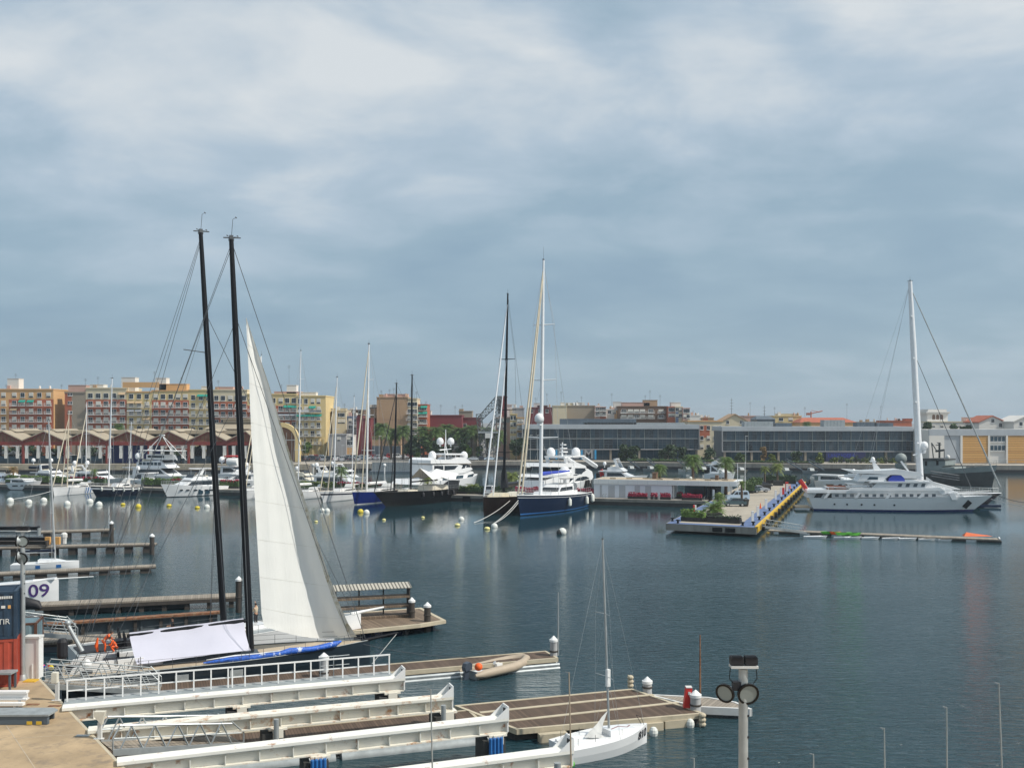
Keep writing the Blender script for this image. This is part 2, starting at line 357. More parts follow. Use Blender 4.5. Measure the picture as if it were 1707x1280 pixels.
def water_mat():
    m = bpy.data.materials.new('water'); m.use_nodes = True; nt = m.node_tree; N = nt.nodes; L = nt.links; b = N['Principled BSDF']
    b.inputs['Base Color'].default_value = (0.014, 0.043, 0.055, 1); b.inputs['Roughness'].default_value = 0.06; b.inputs['IOR'].default_value = 1.33
    tc = N.new('ShaderNodeTexCoord'); g = N.new('ShaderNodeNewGeometry')
    def noise(sx, sy, rot, det, dist=0.0):
        mp = N.new('ShaderNodeMapping'); mp.inputs['Scale'].default_value = (sx, sy, 1); mp.inputs['Rotation'].default_value = (0, 0, R(rot)); L.new(g.outputs['Position'], mp.inputs[0])
        n = N.new('ShaderNodeTexNoise'); n.inputs['Scale'].default_value = 1; n.inputs['Detail'].default_value = det; n.inputs['Roughness'].default_value = 0.55; n.inputs['Distortion'].default_value = dist
        L.new(mp.outputs[0], n.inputs['Vector']); return n.outputs[0]
    a = noise(0.42, 1.25, 10, 3, 1.2); c = noise(0.95, 3.0, -8, 4, 0.8)
    gust = noise(0.018, 0.035, 20, 3, 0.5)
    mr = N.new('ShaderNodeMapRange'); L.new(gust, mr.inputs[0]); mr.inputs[1].default_value = 0.35; mr.inputs[2].default_value = 0.65; mr.inputs[3].default_value = 0.55; mr.inputs[4].default_value = 1.0
    sp = N.new('ShaderNodeSeparateXYZ'); L.new(g.outputs['Position'], sp.inputs[0])
    cal = N.new('ShaderNodeMapRange'); L.new(sp.outputs[1], cal.inputs[0]); cal.inputs[1].default_value = 65; cal.inputs[2].default_value = 150; cal.inputs[3].default_value = 1.0; cal.inputs[4].default_value = 0.04
    mu = N.new('ShaderNodeMath'); mu.operation = 'MULTIPLY'; L.new(mr.outputs[0], mu.inputs[0]); L.new(cal.outputs[0], mu.inputs[1])
    mx = N.new('ShaderNodeMix'); mx.data_type = 'FLOAT'; mx.inputs[0].default_value = 0.6; L.new(a, mx.inputs[2]); L.new(c, mx.inputs[3])
    bp = N.new('ShaderNodeBump'); bp.inputs['Distance'].default_value = 0.50; L.new(mu.outputs[0], bp.inputs['Strength']); L.new(mx.outputs[0], bp.inputs['Height'])
    L.new(bp.outputs[0], b.inputs['Normal']); M['water'] = m
water_mat()
GZ = 2.2                                                     # far quay level
m = MB(); m.box(-1500, 1500, -40, 2500, -6, -5); struct('basin_bed', m, M['darkconc'])
m = MB(); m.add([(-1500, -60, 0), (1500, -60, 0), (1500, 420, 0), (-1500, 420, 0)], [(0,1,2,3)]); struct('water', m, M['water'])
land = [(-1500, 322), (-64, 322), (-58, 331), (-18, 331), (-14, 351.5), (3.4, 352), (87, 331), (160, 318), (1500, 318), (1500, 5000), (-1500, 5000)]
def edgeY(px): return 352+(331-352)*(px-870)/430 if px < 1300 else 331-13*(px-1300)/407
m = MB(); m.prism(land, -1, GZ); struct('far_quay_ground', m, M['asphalt'])
m = MB(); m.prism([(-400, 321.7), (-64.2, 321.7), (-64.2, 324.0), (-400, 324.0)], -0.5, GZ+0.35); struct('quay_edge_stone', m, M['stonewall'])
m = MB(); m.prism([(-63.8, 324), (-62, 324), (-58.5, 330.6), (-17.8, 330.6), (-17.0, 332.5), (-59, 332.5)], -0.5, GZ+0.15); struct('quay_edge_concrete', m, M['concrete'])
m = MB(); m.prism([(-14.2, 351.2), (3.4, 351.7), (87, 330.7), (160, 317.7), (400, 317.7), (400, 319.2), (160, 319.2), (87, 332.2), (3.4, 353.2), (-14.2, 352.7)], -0.5, GZ+0.12); struct('quay_edge_long', m, M['concrete'])
m = MB(); m.prism([(-400, 321.6), (-64.3, 321.6), (-64, 323), (-400, 323)], -0.5, 0.75); m.prism([(-63.7, 323.8), (-58.4, 330.5), (-17.8, 330.5), (-17.8, 331.5), (-60, 331.5)], -0.5, 0.8); m.prism([(-14.3, 351.1), (3.4, 351.6), (87, 330.6), (160, 317.6), (400, 317.6), (400, 318), (160, 318), (3.4, 352), (-14.2, 352)], -0.5, 0.95); struct('quay_tide_band', m, M['matblack'])
m = MB(); m.prism([(-13, 353), (3.4, 353.4), (87, 332.4), (160, 319.4), (400, 319.4), (400, 330), (160, 330), (87, 344), (3.4, 364), (-13, 364)], GZ-0.1, GZ+0.004); struct('promenade', m, M['promenade'])
m = MB(); m.prism([(-72, 334), (-14, 334), (-14, 346), (-72, 346)], GZ-0.1, GZ+0.004); struct('quay_apron', m, M['promenade'])
m = MB(); m.prism([(-400, 324.2), (-66, 324.2), (-66, 333), (-400, 333)], GZ-0.1, GZ+0.004); struct('quay_pavement', m, M['promenade'])
m = MB()
for i in range(9): m.box(-70+i*7.0, -69.86+i*7.0, 352, 357, GZ, GZ+0.008)
struct('parking_markings', m, M['white'])
qe = [P(62, 1130, 2.0), P(205, 1282, 2.0)]
d = (qe[1]-qe[0]).normalized(); far = qe[0] - d*9.0; near = qe[0] + d*24.5
m = MB(); m.prism([(-70, far.y), (far.x, far.y), (near.x, near.y), (60, near.y), (60, -30), (-70, -30)], -3, 2.0)
struct('near_quay', m, M['quay_top'])
m = MB(); n2 = Vector((d.y, -d.x, 0))
a, b = far, near
m.add([a, b, b+n2*-0.13, a+n2*-0.13], [(0,1,2,3)])
m.v = [(x, y, 2.004) for x, y, z in m.v]; struct('quay_kerb_line', m, M['creamedge'])
m = MB()
for (p0, p1) in (((0, 1232), (150, 1222)), ((8, 1205), (60, 1282))):
    a, b = P(*p0, 2.0), P(*p1, 2.0); t = (b-a).normalized()*0.02; q = Vector((-t.y, t.x, 0))
    m.add([a-q, b-q, b+q, a+q], [(0,1,2,3)]); 
m.v = [(x, y, 2.006) for x, y, z in m.v]; struct('quay_joint_lines', m, M['sand'])

def window_mesh(w, h, frame='white', pane='glass', sill=True):
    m = MB(); t = 0.10
    m.box(-w/2, w/2, -0.05, 0.02, 0, h, 0); n = 2 if w > 1.0 else 1
    for i in range(n):
        a = -w/2 + t + i*(w-2*t)/n + (0.03 if i else 0); b = -w/2 + t + (i+1)*(w-2*t)/n - (0.03 if i < n-1 else 0)
        m.box(a, b, -0.07, -0.051, t, h-t, 1)
    if sill: m.box(-w/2-0.1, w/2+0.1, -0.16, 0.0, -0.10, -0.003, 0)
    o = m.build('window', [M[frame], M[pane]]); return o
def shutter_mesh(w, h):
    m = MB(); m.box(-w/2, w/2, -0.05, 0.02, 0, h, 0); m.box(-w/2+0.1, w/2-0.1, -0.08, -0.051, 0.3*h, h-0.08, 1); m.box(-w/2+0.1, w/2-0.1, -0.07, -0.0515, 0.06, 0.3*h-0.02, 2)
    return m.build('window', [M['white'], M['shutter'], M['glass']])
def balcony_mesh(w):
    m = MB(); m.box(-w/2, w/2, -0.95, 0.0, -0.16, 0.0, 0)
    m.box(-w/2, w/2, -0.93, -0.89, 0.95, 1.02, 0)
    for i in range(int(w/0.22)+1):
        x = -w/2 + 0.02 + i*(w-0.04)/int(w/0.22); m.box(x-0.02, x+0.02, -0.92, -0.90, 0, 0.95, 0)
    for x in (-w/2+0.02, w/2-0.02):
        m.box(x-0.02, x+0.02, -0.91, 0, 0.92, 1.0, 0)
        for k in range(3): m.box(x-0.015, x+0.015, -0.8+k*0.25, -0.77+k*0.25, 0, 0.95, 0)
    return m.build('balcony', [M['offwhite']])
def awning_mesh(w, mt):
    m = MB(); m.extr([(0, 0), (0, 0), (0, 0)], 0, 0) if False else None
    m.add([(-w/2, 0, 0), (w/2, 0, 0), (w/2, -1.1, -0.75), (-w/2, -1.1, -0.75), (-w/2, 0, -0.06), (w/2, 0, -0.06), (w/2, -1.1, -0.95), (-w/2, -1.1, -0.95)],
          [(0,1,2,3), (4,5,6,7), (0,1,5,4), (1,2,6,5), (2,3,7,6), (3,0,4,7)]); return m.build('awning', [M[mt]])
SRC = {}
def src(key, fn):
    if key not in SRC: SRC[key] = fn(); SRC[key].name = SRC[key].name.split('.')[0] + '_pattern'
    return SRC[key]
def put(key, fn, name, parent, loc):
    c = part_copy(src(key, fn), parent, loc); c.name = name; return c
rnd = random.Random(7)
def block(name, label, px0, px1, pyt, y, depth, wall, rows=(), cols=(), ww=1.3, wh=1.6, balc=(), awn={}, top=0.45, roofmat='w_white', hut=None, mast=None, group='apartment houses behind the harbour', shut=0.4, cat='building', base=GZ, extra=None, frame='white', second=None, tanks=0):
    """rows: window-sill rows given as photo rows; cols: photo columns of the window centres"""
    x0, x1, zt = XX(px0, y), XX(px1, y), ZZ(pyt, y)
    t = thing(name, label, cat, ((x0+x1)/2, y, base), 0, group)
    m = MB(); w = (x1-x0)/2; hh = zt-base
    m.box(-w, w, 0, depth, 0, hh, 0)
    if second:                                                # a lower or side zone of another colour, a few cm proud
        a, b, r0, r1, mt = second; m.box(XX(a, y)-(x0+x1)/2, XX(b, y)-(x0+x1)/2, -0.06, 0.2, ZZ(r1, y)-base, ZZ(r0, y)-base, 1)
    m.build('wall', [M[wall], M[second[4]] if second else M[wall]], t)
    if top:
        m = MB(); m.box(-w-0.15, w+0.15, -0.25, 0.15, hh, hh+top); m.box(-w-0.15, w+0.15, depth-0.15, depth+0.15, hh, hh+top)
        m.box(-w-0.15, -w+0.15, 0.152, depth-0.152, hh, hh+top); m.box(w-0.15, w+0.15, 0.152, depth-0.152, hh, hh+top); m.build('parapet', M[roofmat if roofmat != 'w_white' else wall], t)
    n = 0
    for ri, r in enumerate(rows):
        for ci, c in enumerate(cols):
            if n >= 98: break
            n += 1
            X = XX(c, y)-(x0+x1)/2; Z = ZZ(r, y)-base; fr = -0.08 if second else -0.0
            if rnd.random() < shut: put(('s', ww, wh), lambda: shutter_mesh(ww, wh), 'window', t, (X, fr, Z))
            else: put(('w', ww, wh, frame), lambda: window_mesh(ww, wh, frame), 'window', t, (X, fr, Z))
            if ri in balc: put(('b', ww), lambda: balcony_mesh(ww+1.0), 'balcony', t, (X, fr-0.16, Z-0.12))
            if (ri, ci) in awn: put(('a', awn[(ri, ci)]), lambda: awning_mesh(ww+0.9, awn[(ri, ci)]), 'awning', t, (X, fr-0.1, Z+wh+0.25))
    for hx0, hx1, hy, hm in (hut or ()):
        a, b = XX(hx0, y)-(x0+x1)/2, XX(hx1, y)-(x0+x1)/2
        m = MB(); m.box(a, b, 2.0, min(6.0, depth-0.4), hh-0.05, ZZ(hy, y)-base); m.box(a-0.12, b+0.12, 1.88, min(6.12, depth-0.3), ZZ(hy, y)-base, ZZ(hy, y)-base+0.14)
        m.build('roof_hut', M[hm], t)
    for ax, ay in (mast or ()):
        X = XX(ax, y)-(x0+x1)/2; z1 = ZZ(ay, y)-base
        m = MB(); m.tube((X, 3, hh), (X, 3, z1), 0.05, 0.04, 4)
        for k in range(3): m.tube((X-0.55, 3, z1-0.25-k*0.35), (X+0.55, 3, z1-0.25-k*0.35), 0.03, n=4)
        m.build('aerial', M['wire'], t)
    for k in range(tanks):
        X = rnd.uniform(-w+0.8, w-0.8); r = rnd.uniform(0.4, 0.9)
        m = MB(); 
        if k % 2: m.box(X-r, X+r, 1.2, 2.6, hh, hh+rnd.uniform(0.9, 2.0))
        else: m.lathe((X, 1.8, hh), [(0.4, 0), (0.4, 1.2), (0.25, 1.5), (0.25, 1.7)], 8)
        m.build('chimney', M[rnd.choice(['w_white', 'w_pink', 'w_tan', 'offwhite'])], t)
    if extra: extra(t, (x0+x1)/2, y, base)
    return t
fl = [660, 688.5-0, 702, 715.5, 729, 742, 755]
YA = 392
def rows_(r0, n, p=13.4): return [r0 + p*i for i in range(n)]
block('apartment_house', 'orange and brick apartment house with rows of balconies, farthest left in the photo', -2, 89, 650, YA, 14, 'w_orange',
      rows_(662.5, 8), [6, 24, 38, 52, 66, 81], 1.7, 1.9, balc=range(1, 7), awn={(1, 2): 'awning_green', (1, 3): 'awning_green', (2, 1): 'awning_tan', (5, 0): 'awning_green'},
      second=(15, 89, 665.5, 765, 'w_brick'), roofmat='w_orange', hut=[(8, 27, 631, 'w_white')], mast=[(20, 622), (4, 640)], tanks=3)
block('white_gable_house', 'tall blank white gable wall seen in the gap between two apartment houses', 89, 106, 662, YA+20, 10, 'w_white', hut=[(92, 108, 652, 'w_brown')], top=0.2, mast=[(97, 640)])
block('apartment_house', 'plain taupe end wall with a brick red panel, left end of the long apartment row', 108, 142.6, 655, YA, 16, 'w_greybrown', [660, 674, 690], [115, 119], 0.8, 1.2,
      second=(108, 119.5, 652.8, 765, 'w_brick'), hut=[(110, 140, 642, 'w_pink')], shut=0.2)
block('apartment_house', 'brick apartment house with cream top storey, second from the left of the long row', 143, 211, 648, YA, 16, 'w_cream', rows_(664, 8), [151, 164, 177, 190, 204], 1.9, 2.0,
      balc=range(1, 7), second=(143, 211, 666, 765, 'w_brick'), hut=[(146, 169, 641, 'w_white')], mast=[(158, 627), (137, 630)], tanks=2, awn={(0, 4): 'awning_tan'})
block('apartment_house', 'yellow apartment house with grey and tan awnings beside the brick one with cream top storey', 211.3, 253, 654, YA, 16, 'w_yellow', rows_(665, 8), [219, 232, 245], 1.7, 2.0,
      balc=range(1, 7), awn={(1, 0): 'awning_tan', (1, 1): 'awning_tan', (2, 0): 'awning_grey', (2, 1): 'awning_grey', (3, 2): 'awning_tan'}, second=(204.5, 265, 637, 646, 'w_orange'), hut=[(199, 222, 629, 'w_white')], roofmat='w_orange')
block('apartment_house', 'brick apartment house with orange attic storey and long roof terrace, middle of the row', 253.3, 315, 652, YA, 16, 'w_yellow', rows_(665.5, 8), [260, 272, 285, 297, 309], 1.8, 2.0,
      balc=range(1, 7), second=(253.3, 315, 667, 765, 'w_brick'), hut=[(256, 274, 630, 'w_white'), (262, 308, 640, 'w_orange')], mast=[(253, 618), (298, 628)], roofmat='w_orange')
block('apartment_house', 'yellow apartment house with two dark green awnings, just left of the first black mast', 315.3, 354, 651, YA, 16, 'w_yellow', rows_(667, 8), [322, 335, 347], 1.6, 2.0,
      balc=range(1, 7), awn={(0, 1): 'awning_green', (0, 2): 'awning_green'}, hut=[(333, 346, 644, 'w_white')])
block('apartment_house', 'brick apartment house with cream top storey between the two black masts', 354.3, 412, 651, YA, 16, 'w_cream', rows_(668, 7), [361, 372, 384, 395, 407], 1.7, 2.0,
      balc=range(1, 6), second=(354.3, 412, 669.5, 765, 'w_brick'), hut=[(359, 386, 645, 'w_pink')], mast=[(360, 633)], tanks=2)
block('apartment_house', 'brick apartment house half hidden behind the big white sail', 412.3, 494, 658, YA, 16, 'w_yellow', rows_(672, 7), [420, 432, 444, 456, 468, 479, 490], 1.7, 2.0, balc=range(1, 6),
      awn={(1, 5): 'awning_green', (1, 6): 'awning_green', (2, 4): 'awning_grey', (2, 5): 'awning_grey', (2, 6): 'awning_grey'}, second=(412.3, 494, 676, 765, 'w_brick'), hut=[(476, 492, 642, 'w_white'), (455, 500, 653, 'w_pink')], mast=[(479, 608), (466, 640)])
def sgn(t, cx, y, b):
    m = MB(); m.box(XX(497, y)-cx, XX(516, y)-cx, -1.0, -0.8, ZZ(686.5, y)-b, ZZ(683, y)-b); m.build('white_sign_board', M['white'], t)
    m = MB(); m.box(XX(518, y)-cx, XX(536, y)-cx, -1.0, -0.8, ZZ(687, y)-b, ZZ(683.5, y)-b); m.build('dark_sign_board', M['metaldark'], t)
    for px in (502, 512, 522, 532, 540):
        m = MB(); m.box(XX(px, y)-cx-0.4, XX(px, y)-cx+0.4, -0.6, 0.1, 0, ZZ(731, y)-b); m.build('column', M['w_yellow'], t)
block('apartment_house', 'yellow corner apartment house with columns at street level, right end of the long row', 494.3, 543, 661, YA-1, 18, 'w_yellow', rows_(673, 6), [500, 510, 521, 531], 1.5, 2.0, balc=range(1, 6),
      awn={(1, 2): 'awning_green', (2, 0): 'awning_green', (2, 1): 'awning_green', (2, 2): 'awning_green', (2, 3): 'awning_green'}, hut=[(500, 525, 654, 'w_white')], extra=sgn, roofmat='w_yellow')
T = [  # name,label,px0,px1,top,Y,depth,wall,rows,cols,kwargs
 ('town_house', 'tan blank-sided house just right of the yellow corner apartment house', 544, 553, 684, 405, 12, 'w_tan', (), (), {}),
 ('town_house', 'narrow cream house with roof parapet between two white masts', 553.5, 577, 685, 400, 12, 'w_cream', [695, 706], [566, 572], dict(hut=[(545, 575, 681, 'w_cream')], tanks=2, mast=[(572, 672)])),
 ('town_house', 'low lilac grey house beside the maroon wall', 578, 597, 695, 402, 12, 'w_blue', [704, 715], [584, 592], dict(second=(578, 597, 700, 760, 'w_grey'), tanks=2)),
 ('shed_building', 'grey metal shed with a low arched roof beyond the parked cars', 548, 577, 725, 380, 14, 'w_grey', [735], [565], dict(frame='white')),
 ('town_house', 'small white house with an orange base beside the grey metal shed', 578, 588, 727, 382, 8, 'w_white', [735, 742], [581, 585], dict(second=(570, 588, 746, 765, 'w_orange'))),
 ('town_house', 'brown house with flat roof and low tower behind the lilac house', 575, 607, 684, 470, 12, 'w_brown', [690], [580, 590, 600], dict(top=0.3, tanks=2)),
 ('warehouse', 'dark maroon warehouse wall behind the tall white mast', 594, 618, 698, 394, 16, 'w_maroon', (), (), dict(hut=[(594, 604, 693, 'w_maroon')])),
 ('town_house', 'low tan house with a small top gallery left of the big blank brown wall', 617, 628, 682, 412, 12, 'w_tan', [681], [619, 623, 626], {}),
 ('apartment_block', 'big blank brown end wall with a framed panel above the palm trees', 628, 680, 663, 402, 16, 'w_tan', (), (), dict(tanks=6, hut=[(640, 679, 657, 'w_pink')], mast=[(634, 650), (648, 648), (655, 646)], second=(633, 677, 665, 699, 'w_tan'))),
 ('apartment_block', 'cream apartment block with open top gallery beside the big blank brown wall', 680.3, 695, 665, 402, 14, 'w_cream', [677, 689, 700, 712, 723], [684, 691], dict(ww=2.2, balc=[1, 2, 3, 4], mast=[(693, 652)], shut=0.1)),
 ('apartment_block', 'brick and orange block with green awnings right of the cream gallery block', 695.3, 712, 675, 406, 14, 'w_brick', [684, 694, 706, 717], [699, 707], dict(ww=2.0, balc=[1, 2, 3], awn={(0, 1): 'awning_green', (1, 0): 'awning_green', (1, 1): 'awning_green'}, mast=[(709, 668)], shut=0.1)),
 ('warehouse', 'long low maroon warehouse behind the palm trees', 712.3, 770, 693, 420, 20, 'w_maroon', (), (), dict(hut=[(712, 718, 685, 'w_white')], mast=[(716, 672), (734, 674)])),
 ('warehouse', 'low brown and grey building behind the palms with cream posts', 620, 668, 729, 384, 10, 'w_tan', (), (), dict(second=(620, 668, 743, 765, 'metaldark'))),
 ('town_house', 'greybrown flat roofed house above the maroon warehouse', 765, 787, 686, 470, 12, 'w_greybrown', (), (), dict(hut=[(765, 772, 682, 'w_tan')], mast=[(770, 674)])),
 ('warehouse', 'maroon and brick gabled warehouse behind the lattice crane', 752, 800, 697, 430, 14, 'w_maroon', [712], [760, 775], dict(mast=[(758, 676)])),
 ('apartment_block', 'weathered brown building with galleries behind the palms beside the lattice crane', 746, 796, 722, 372, 12, 'w_greybrown', [730, 740, 750], [752, 762, 772, 784], dict(ww=2.0, shut=0.1, second=(760, 775, 724, 740, 'w_brick'))),
 ('town_house', 'narrow dark maroon tower house behind the black mast', 834, 845, 662, 425, 10, 'w_maroon', (), (), dict(hut=[(838, 844, 660, 'w_maroon')])),
 ('town_house', 'white house with stepped roof right of the maroon tower house', 845.5, 854, 675, 428, 10, 'w_white', (), (), dict(second=(850, 854, 682, 760, 'w_cream'))),
 ('town_house', 'lilac white low block above the yellow houses', 854, 874, 681, 430, 10, 'w_grey', (), (), dict(tanks=2, hut=[(856, 860, 674, 'w_white')])),
 ('town_house', 'white and pink row house behind the black yacht mast', 826, 850, 697, 375, 10, 'w_pink', [705, 715, 727, 740], [832, 841], dict(second=(826, 850, 695, 704, 'w_grey'), tanks=2)),
 ('town_house', 'tall yellow row house with narrow windows between the two big masts', 850.4, 862, 691, 372, 12, 'w_yellow', [700, 711, 722, 734], [853, 858], dict(ww=1.0)),
 ('town_house', 'cream and orange row house with balconies left of the tall white mast', 862.4, 874, 697, 370, 12, 'w_orange', [705, 716, 728], [865, 870], dict(ww=1.2, balc=[0, 1, 2])),
 ('town_house', 'dark maroon block of flats behind the rolled sails', 880, 924, 680, 470, 12, 'w_maroon', [688], [886, 900, 912], dict(hut=[(896, 914, 676, 'w_maroon'), (890, 900, 672, 'w_white')], tanks=4, mast=[(893, 662), (912, 655)])),
 ('town_house', 'beige blank house above the left glass building', 922, 945, 677, 440, 12, 'w_cream', (), (), dict(hut=[(924, 944, 680, 'w_greybrown')])),
 ('town_house', 'long greybrown party wall above the left glass building', 942, 992, 677, 448, 12, 'w_greybrown', (), (), dict(tanks=5, hut=[(935, 942, 671, 'w_white'), (944, 958, 672, 'w_cream'), (960, 974, 671, 'w_white')], mast=[(936, 652), (970, 660), (963, 668)])),
 ('apartment_block', 'narrow pink and brick flats with curved balconies above the left glass building', 992.3, 1010, 679, 444, 12, 'w_pink', [685, 693], [996, 1002, 1007], dict(ww=1.6, balc=[0, 1], second=(1000, 1010, 679, 700, 'w_brick'), tanks=2)),
 ('town_house', 'white house with small roof huts left of the brown brick block', 1010.3, 1031, 683, 446, 12, 'w_white', [690], [1016, 1024], dict(second=(1024, 1031, 684, 705, 'w_orange'), hut=[(1024, 1037, 670, 'w_white')], tanks=3, mast=[(1021, 655)])),
 ('apartment_block', 'dark brown brick apartment block with wide balconies and orange roof huts', 1031.3, 1113, 678, 440, 14, 'w_brown', [688, 697], [1040, 1051, 1061, 1071, 1085, 1102], dict(ww=2.2, wh=1.5, balc=[0, 1], hut=[(1038, 1084, 671, 'w_pink'), (1074, 1097, 667, 'w_tan')], mast=[(1077, 658), (1085, 650), (1102, 658)], shut=0.6, top=0.3)),
 ('apartment_block', 'brick and cream end of block right of the dark brown one', 1113.3, 1126, 679, 436, 14, 'w_brick', [686, 695], [1117, 1122], dict(ww=1.4, hut=[(1120, 1136, 671, 'w_white')])),
 ('apartment_block', 'slim pale blue and cream house on the skyline', 1126.3, 1138, 679, 434, 14, 'w_cream', [686, 696], [1129, 1134], dict(second=(1126.3, 1131, 680, 705, 'w_blue'))),
 ('apartment_block', 'slim pink house at the right end of the tall skyline group', 1138.3, 1150, 681, 432, 14, 'w_pink', [688, 697], [1142, 1147], dict(second=(1146, 1150, 684, 705, 'w_cream'))),
 ('town_house', 'low far white houses on the skyline right of the pink house', 1150.3, 1168, 693, 560, 14, 'w_white', (), (), dict(tanks=4, mast=[(1157, 684)])),
 ('town_house', 'low far tan houses on the skyline above the gap between the glass buildings', 1168.3, 1190, 697, 560, 14, 'w_tan', (), (), dict(tanks=4, second=(1172, 1180, 695, 705, 'w_brick'))),
 ('institute_building', 'cream building with brick panels seen in the gap between the glass buildings', 1147, 1205, 703, 386, 14, 'w_cream', [716.5, 733.5, 748], [1170, 1181, 1192, 1200], dict(ww=1.3, wh=1.6, shut=0.15, second=(1166, 1183, 709, 729, 'w_brick'), top=0.5, roofmat='w_orange')),
 ('town_house', 'pale pink low roof house on the skyline with a thin aerial', 1241, 1266, 694, 480, 12, 'w_pink', (), (), dict(mast=[(1253, 670)], tanks=1)),
 ('town_house', 'yellow stone house with roof balustrade on the skyline above the second glass building', 1290, 1336, 694, 452, 12, 'w_yellow', [702], [1302, 1318], dict(ww=2, hut=[(1298, 1334, 690, 'w_cream')], tanks=3, mast=[(1294, 678), (1345, 678)])),
 ('town_house', 'low dark far houses on the skyline right of the red tiled roof', 1428, 1472, 704, 520, 12, 'w_greybrown', (), (), dict(tanks=5, mast=[(1415, 672), (1472, 676)])),
 ('town_house', 'low far brick houses on the skyline left of the white tower', 1476, 1520, 702, 480, 12, 'w_brick', (), (), dict(tanks=5, hut=[(1512, 1524, 698, 'w_brick')])),
]
for n, lb, a, b, t, y, dp, wl, rw, cl, kw in T:
    kw = dict(kw); kw.setdefault('top', 0.35); ww = kw.pop('ww', 1.5)
    block(n, lb, a, b, t, y, dp, wl, list(rw), list(cl), ww, kw.pop('wh', 1.6), **kw)
def gable_house(label, px0, px1, eave, ridge, y, depth, wall, roof, wins=(), mast=()):
    x0, x1 = XX(px0, y), XX(px1, y); cx = (x0+x1)/2; w = (x1-x0)/2; ze, zr = ZZ(eave, y)-GZ, ZZ(ridge, y)-GZ
    t = thing('gabled_house', label, 'building', (cx, y, GZ)); m = MB()
    vs = [(-w, 0), (w, 0), (w, ze), (0, zr), (-w, ze)]
    m.add([(x, 0, z) for x, z in vs] + [(x, depth, z) for x, z in vs], [(0,1,2,3,4), (9,8,7,6,5)] + [(i, (i+1)%5, (i+1)%5+5, i+5) for i in range(5)]); m.build('wall', M[wall], t)
    m = MB(); o = 0.5
    for sg in (-1, 1):
        vs = [(sg*(w+o), ze-o*(zr-ze)/w+0.05), (0, zr+0.05), (0, zr+0.4), (sg*(w+o), ze-o*(zr-ze)/w+0.4)]
        m.add([(x, -0.5, z) for x, z in vs] + [(x, depth+0.5, z) for x, z in vs], [(0,1,2,3), (7,6,5,4)] + [(i, (i+1)%4, (i+1)%4+4, i+4) for i in range(4)])
    m.build('roof', M[roof], t)
    for px, py in wins: put(('w', 1.3, 1.6, 'white'), lambda: window_mesh(1.3, 1.6), 'window', t, (XX(px, y)-cx, -0.0, ZZ(py, y)-GZ))
    for ax, ay in mast:
        X = XX(ax, y)-cx; z1 = ZZ(ay, y)-GZ; m = MB(); m.tube((X, 3, zr-1.5), (X, 3, z1), 0.1, 0.06, 4)
        for k in range(4): m.tube((X-0.7, 3, z1-1-k*1.2), (X+0.7, 3, z1-1-k*1.2), 0.05, n=4)
        m.build('aerial', M['wire'], t)
gable_house('cream gabled house on the skyline over the left end of the second glass building', 1205, 1245, 702, 691, 430, 12, 'w_cream', 'w_tan', [(1213, 707), (1236, 707)], [(1222, 663)])
gable_house('white gabled house with red tiled roof above the orange boarded hall', 1632, 1676, 704, 694, 380, 12, 'w_white', 'roof_tile', [(1655, 705), (1668, 712)])
gable_house('pale gabled house at the right edge above the orange boarded hall', 1690, 1730, 703, 694, 372, 12, 'w_white', 'w_white', [(1702, 710)])
def hip(label, px0, px1, eave, ridge, y, depth, wall, roof, mast=()):
    x0, x1 = XX(px0, y), XX(px1, y); cx = (x0+x1)/2; w = (x1-x0)/2; ze, zr = ZZ(eave, y)-GZ, ZZ(ridge, y)-GZ
    t = thing('tiled_house', label, 'building', (cx, y, GZ)); m = MB(); m.box(-w, w, 0, depth, 0, ze); m.build('wall', M[wall], t)
    m = MB(); k = w*0.75; m.add([(-w-.4, -.4, ze+.003), (w+.4, -.4, ze+.003), (w+.4, depth+.4, ze+.003), (-w-.4, depth+.4, ze+.003), (-k, depth/2, zr), (k, depth/2, zr)], [(0,1,2,3), (0,1,5,4), (1,2,5), (2,3,4,5), (3,0,4)]); m.build('roof', M[roof], t)
    for ax, ay in mast:
        X = XX(ax, y)-cx; z1 = ZZ(ay, y)-GZ; m = MB(); m.tube((X, depth/2, zr-.3), (X, depth/2, z1), 0.12, 0.07, 4)
        for j in range(3): m.tube((X-0.7, depth/2, z1-1-j*1.4), (X+0.7, depth/2, z1-1-j*1.4), 0.05, n=4)
        m.build('aerial', M['wire'], t)
hip('long house with a red tiled hipped roof above the second glass building', 1334, 1427, 704, 696, 440, 16, 'w_orange', 'roof_tile')
hip('dark domed roof with two lattice aerials on the skyline', 1262, 1292, 699, 693, 430, 12, 'metaldark', 'metaldark', [(1280, 675)])
def tower():
    y = 400; cx = XX(1563, y); w = XX(1580, y)-cx
    t = thing('white_tower', 'white tower with three arched windows and a flat cornice on the skyline', 'tower', (cx, y, GZ))
    m = MB(); zt = ZZ(690, y)-GZ; m.box(-w, w, 0, 8, 0, zt); m.box(-w+.3, w-.3, .3, 7.7, zt+0.9, ZZ(682, y)-GZ); m.build('wall', M['w_white'], t)
    m = MB(); m.box(-w-.5, w+.5, -.5, 8.5, zt, zt+.5); m.box(-w-.7, w+.7, -.7, 8.7, zt+.501, zt+0.9); m.build('cornice', M['w_white'], t)
    for px in (1556.5, 1563, 1569.5):
        X = XX(px, y)-cx; m = MB(); z0 = ZZ(699, y)-GZ; h = 1.3; r = 0.6
        pr = [(X-r, z0), (X+r, z0), (X+r, z0+h)] + [(X+r*math.cos(R(a)), z0+h+r*math.sin(R(a))) for a in (30, 60, 90, 120, 150)] + [(X-r, z0+h)]
        m.extr(pr, -0.04, 0.05); m.build('window', M['w_brown'], t)
tower()
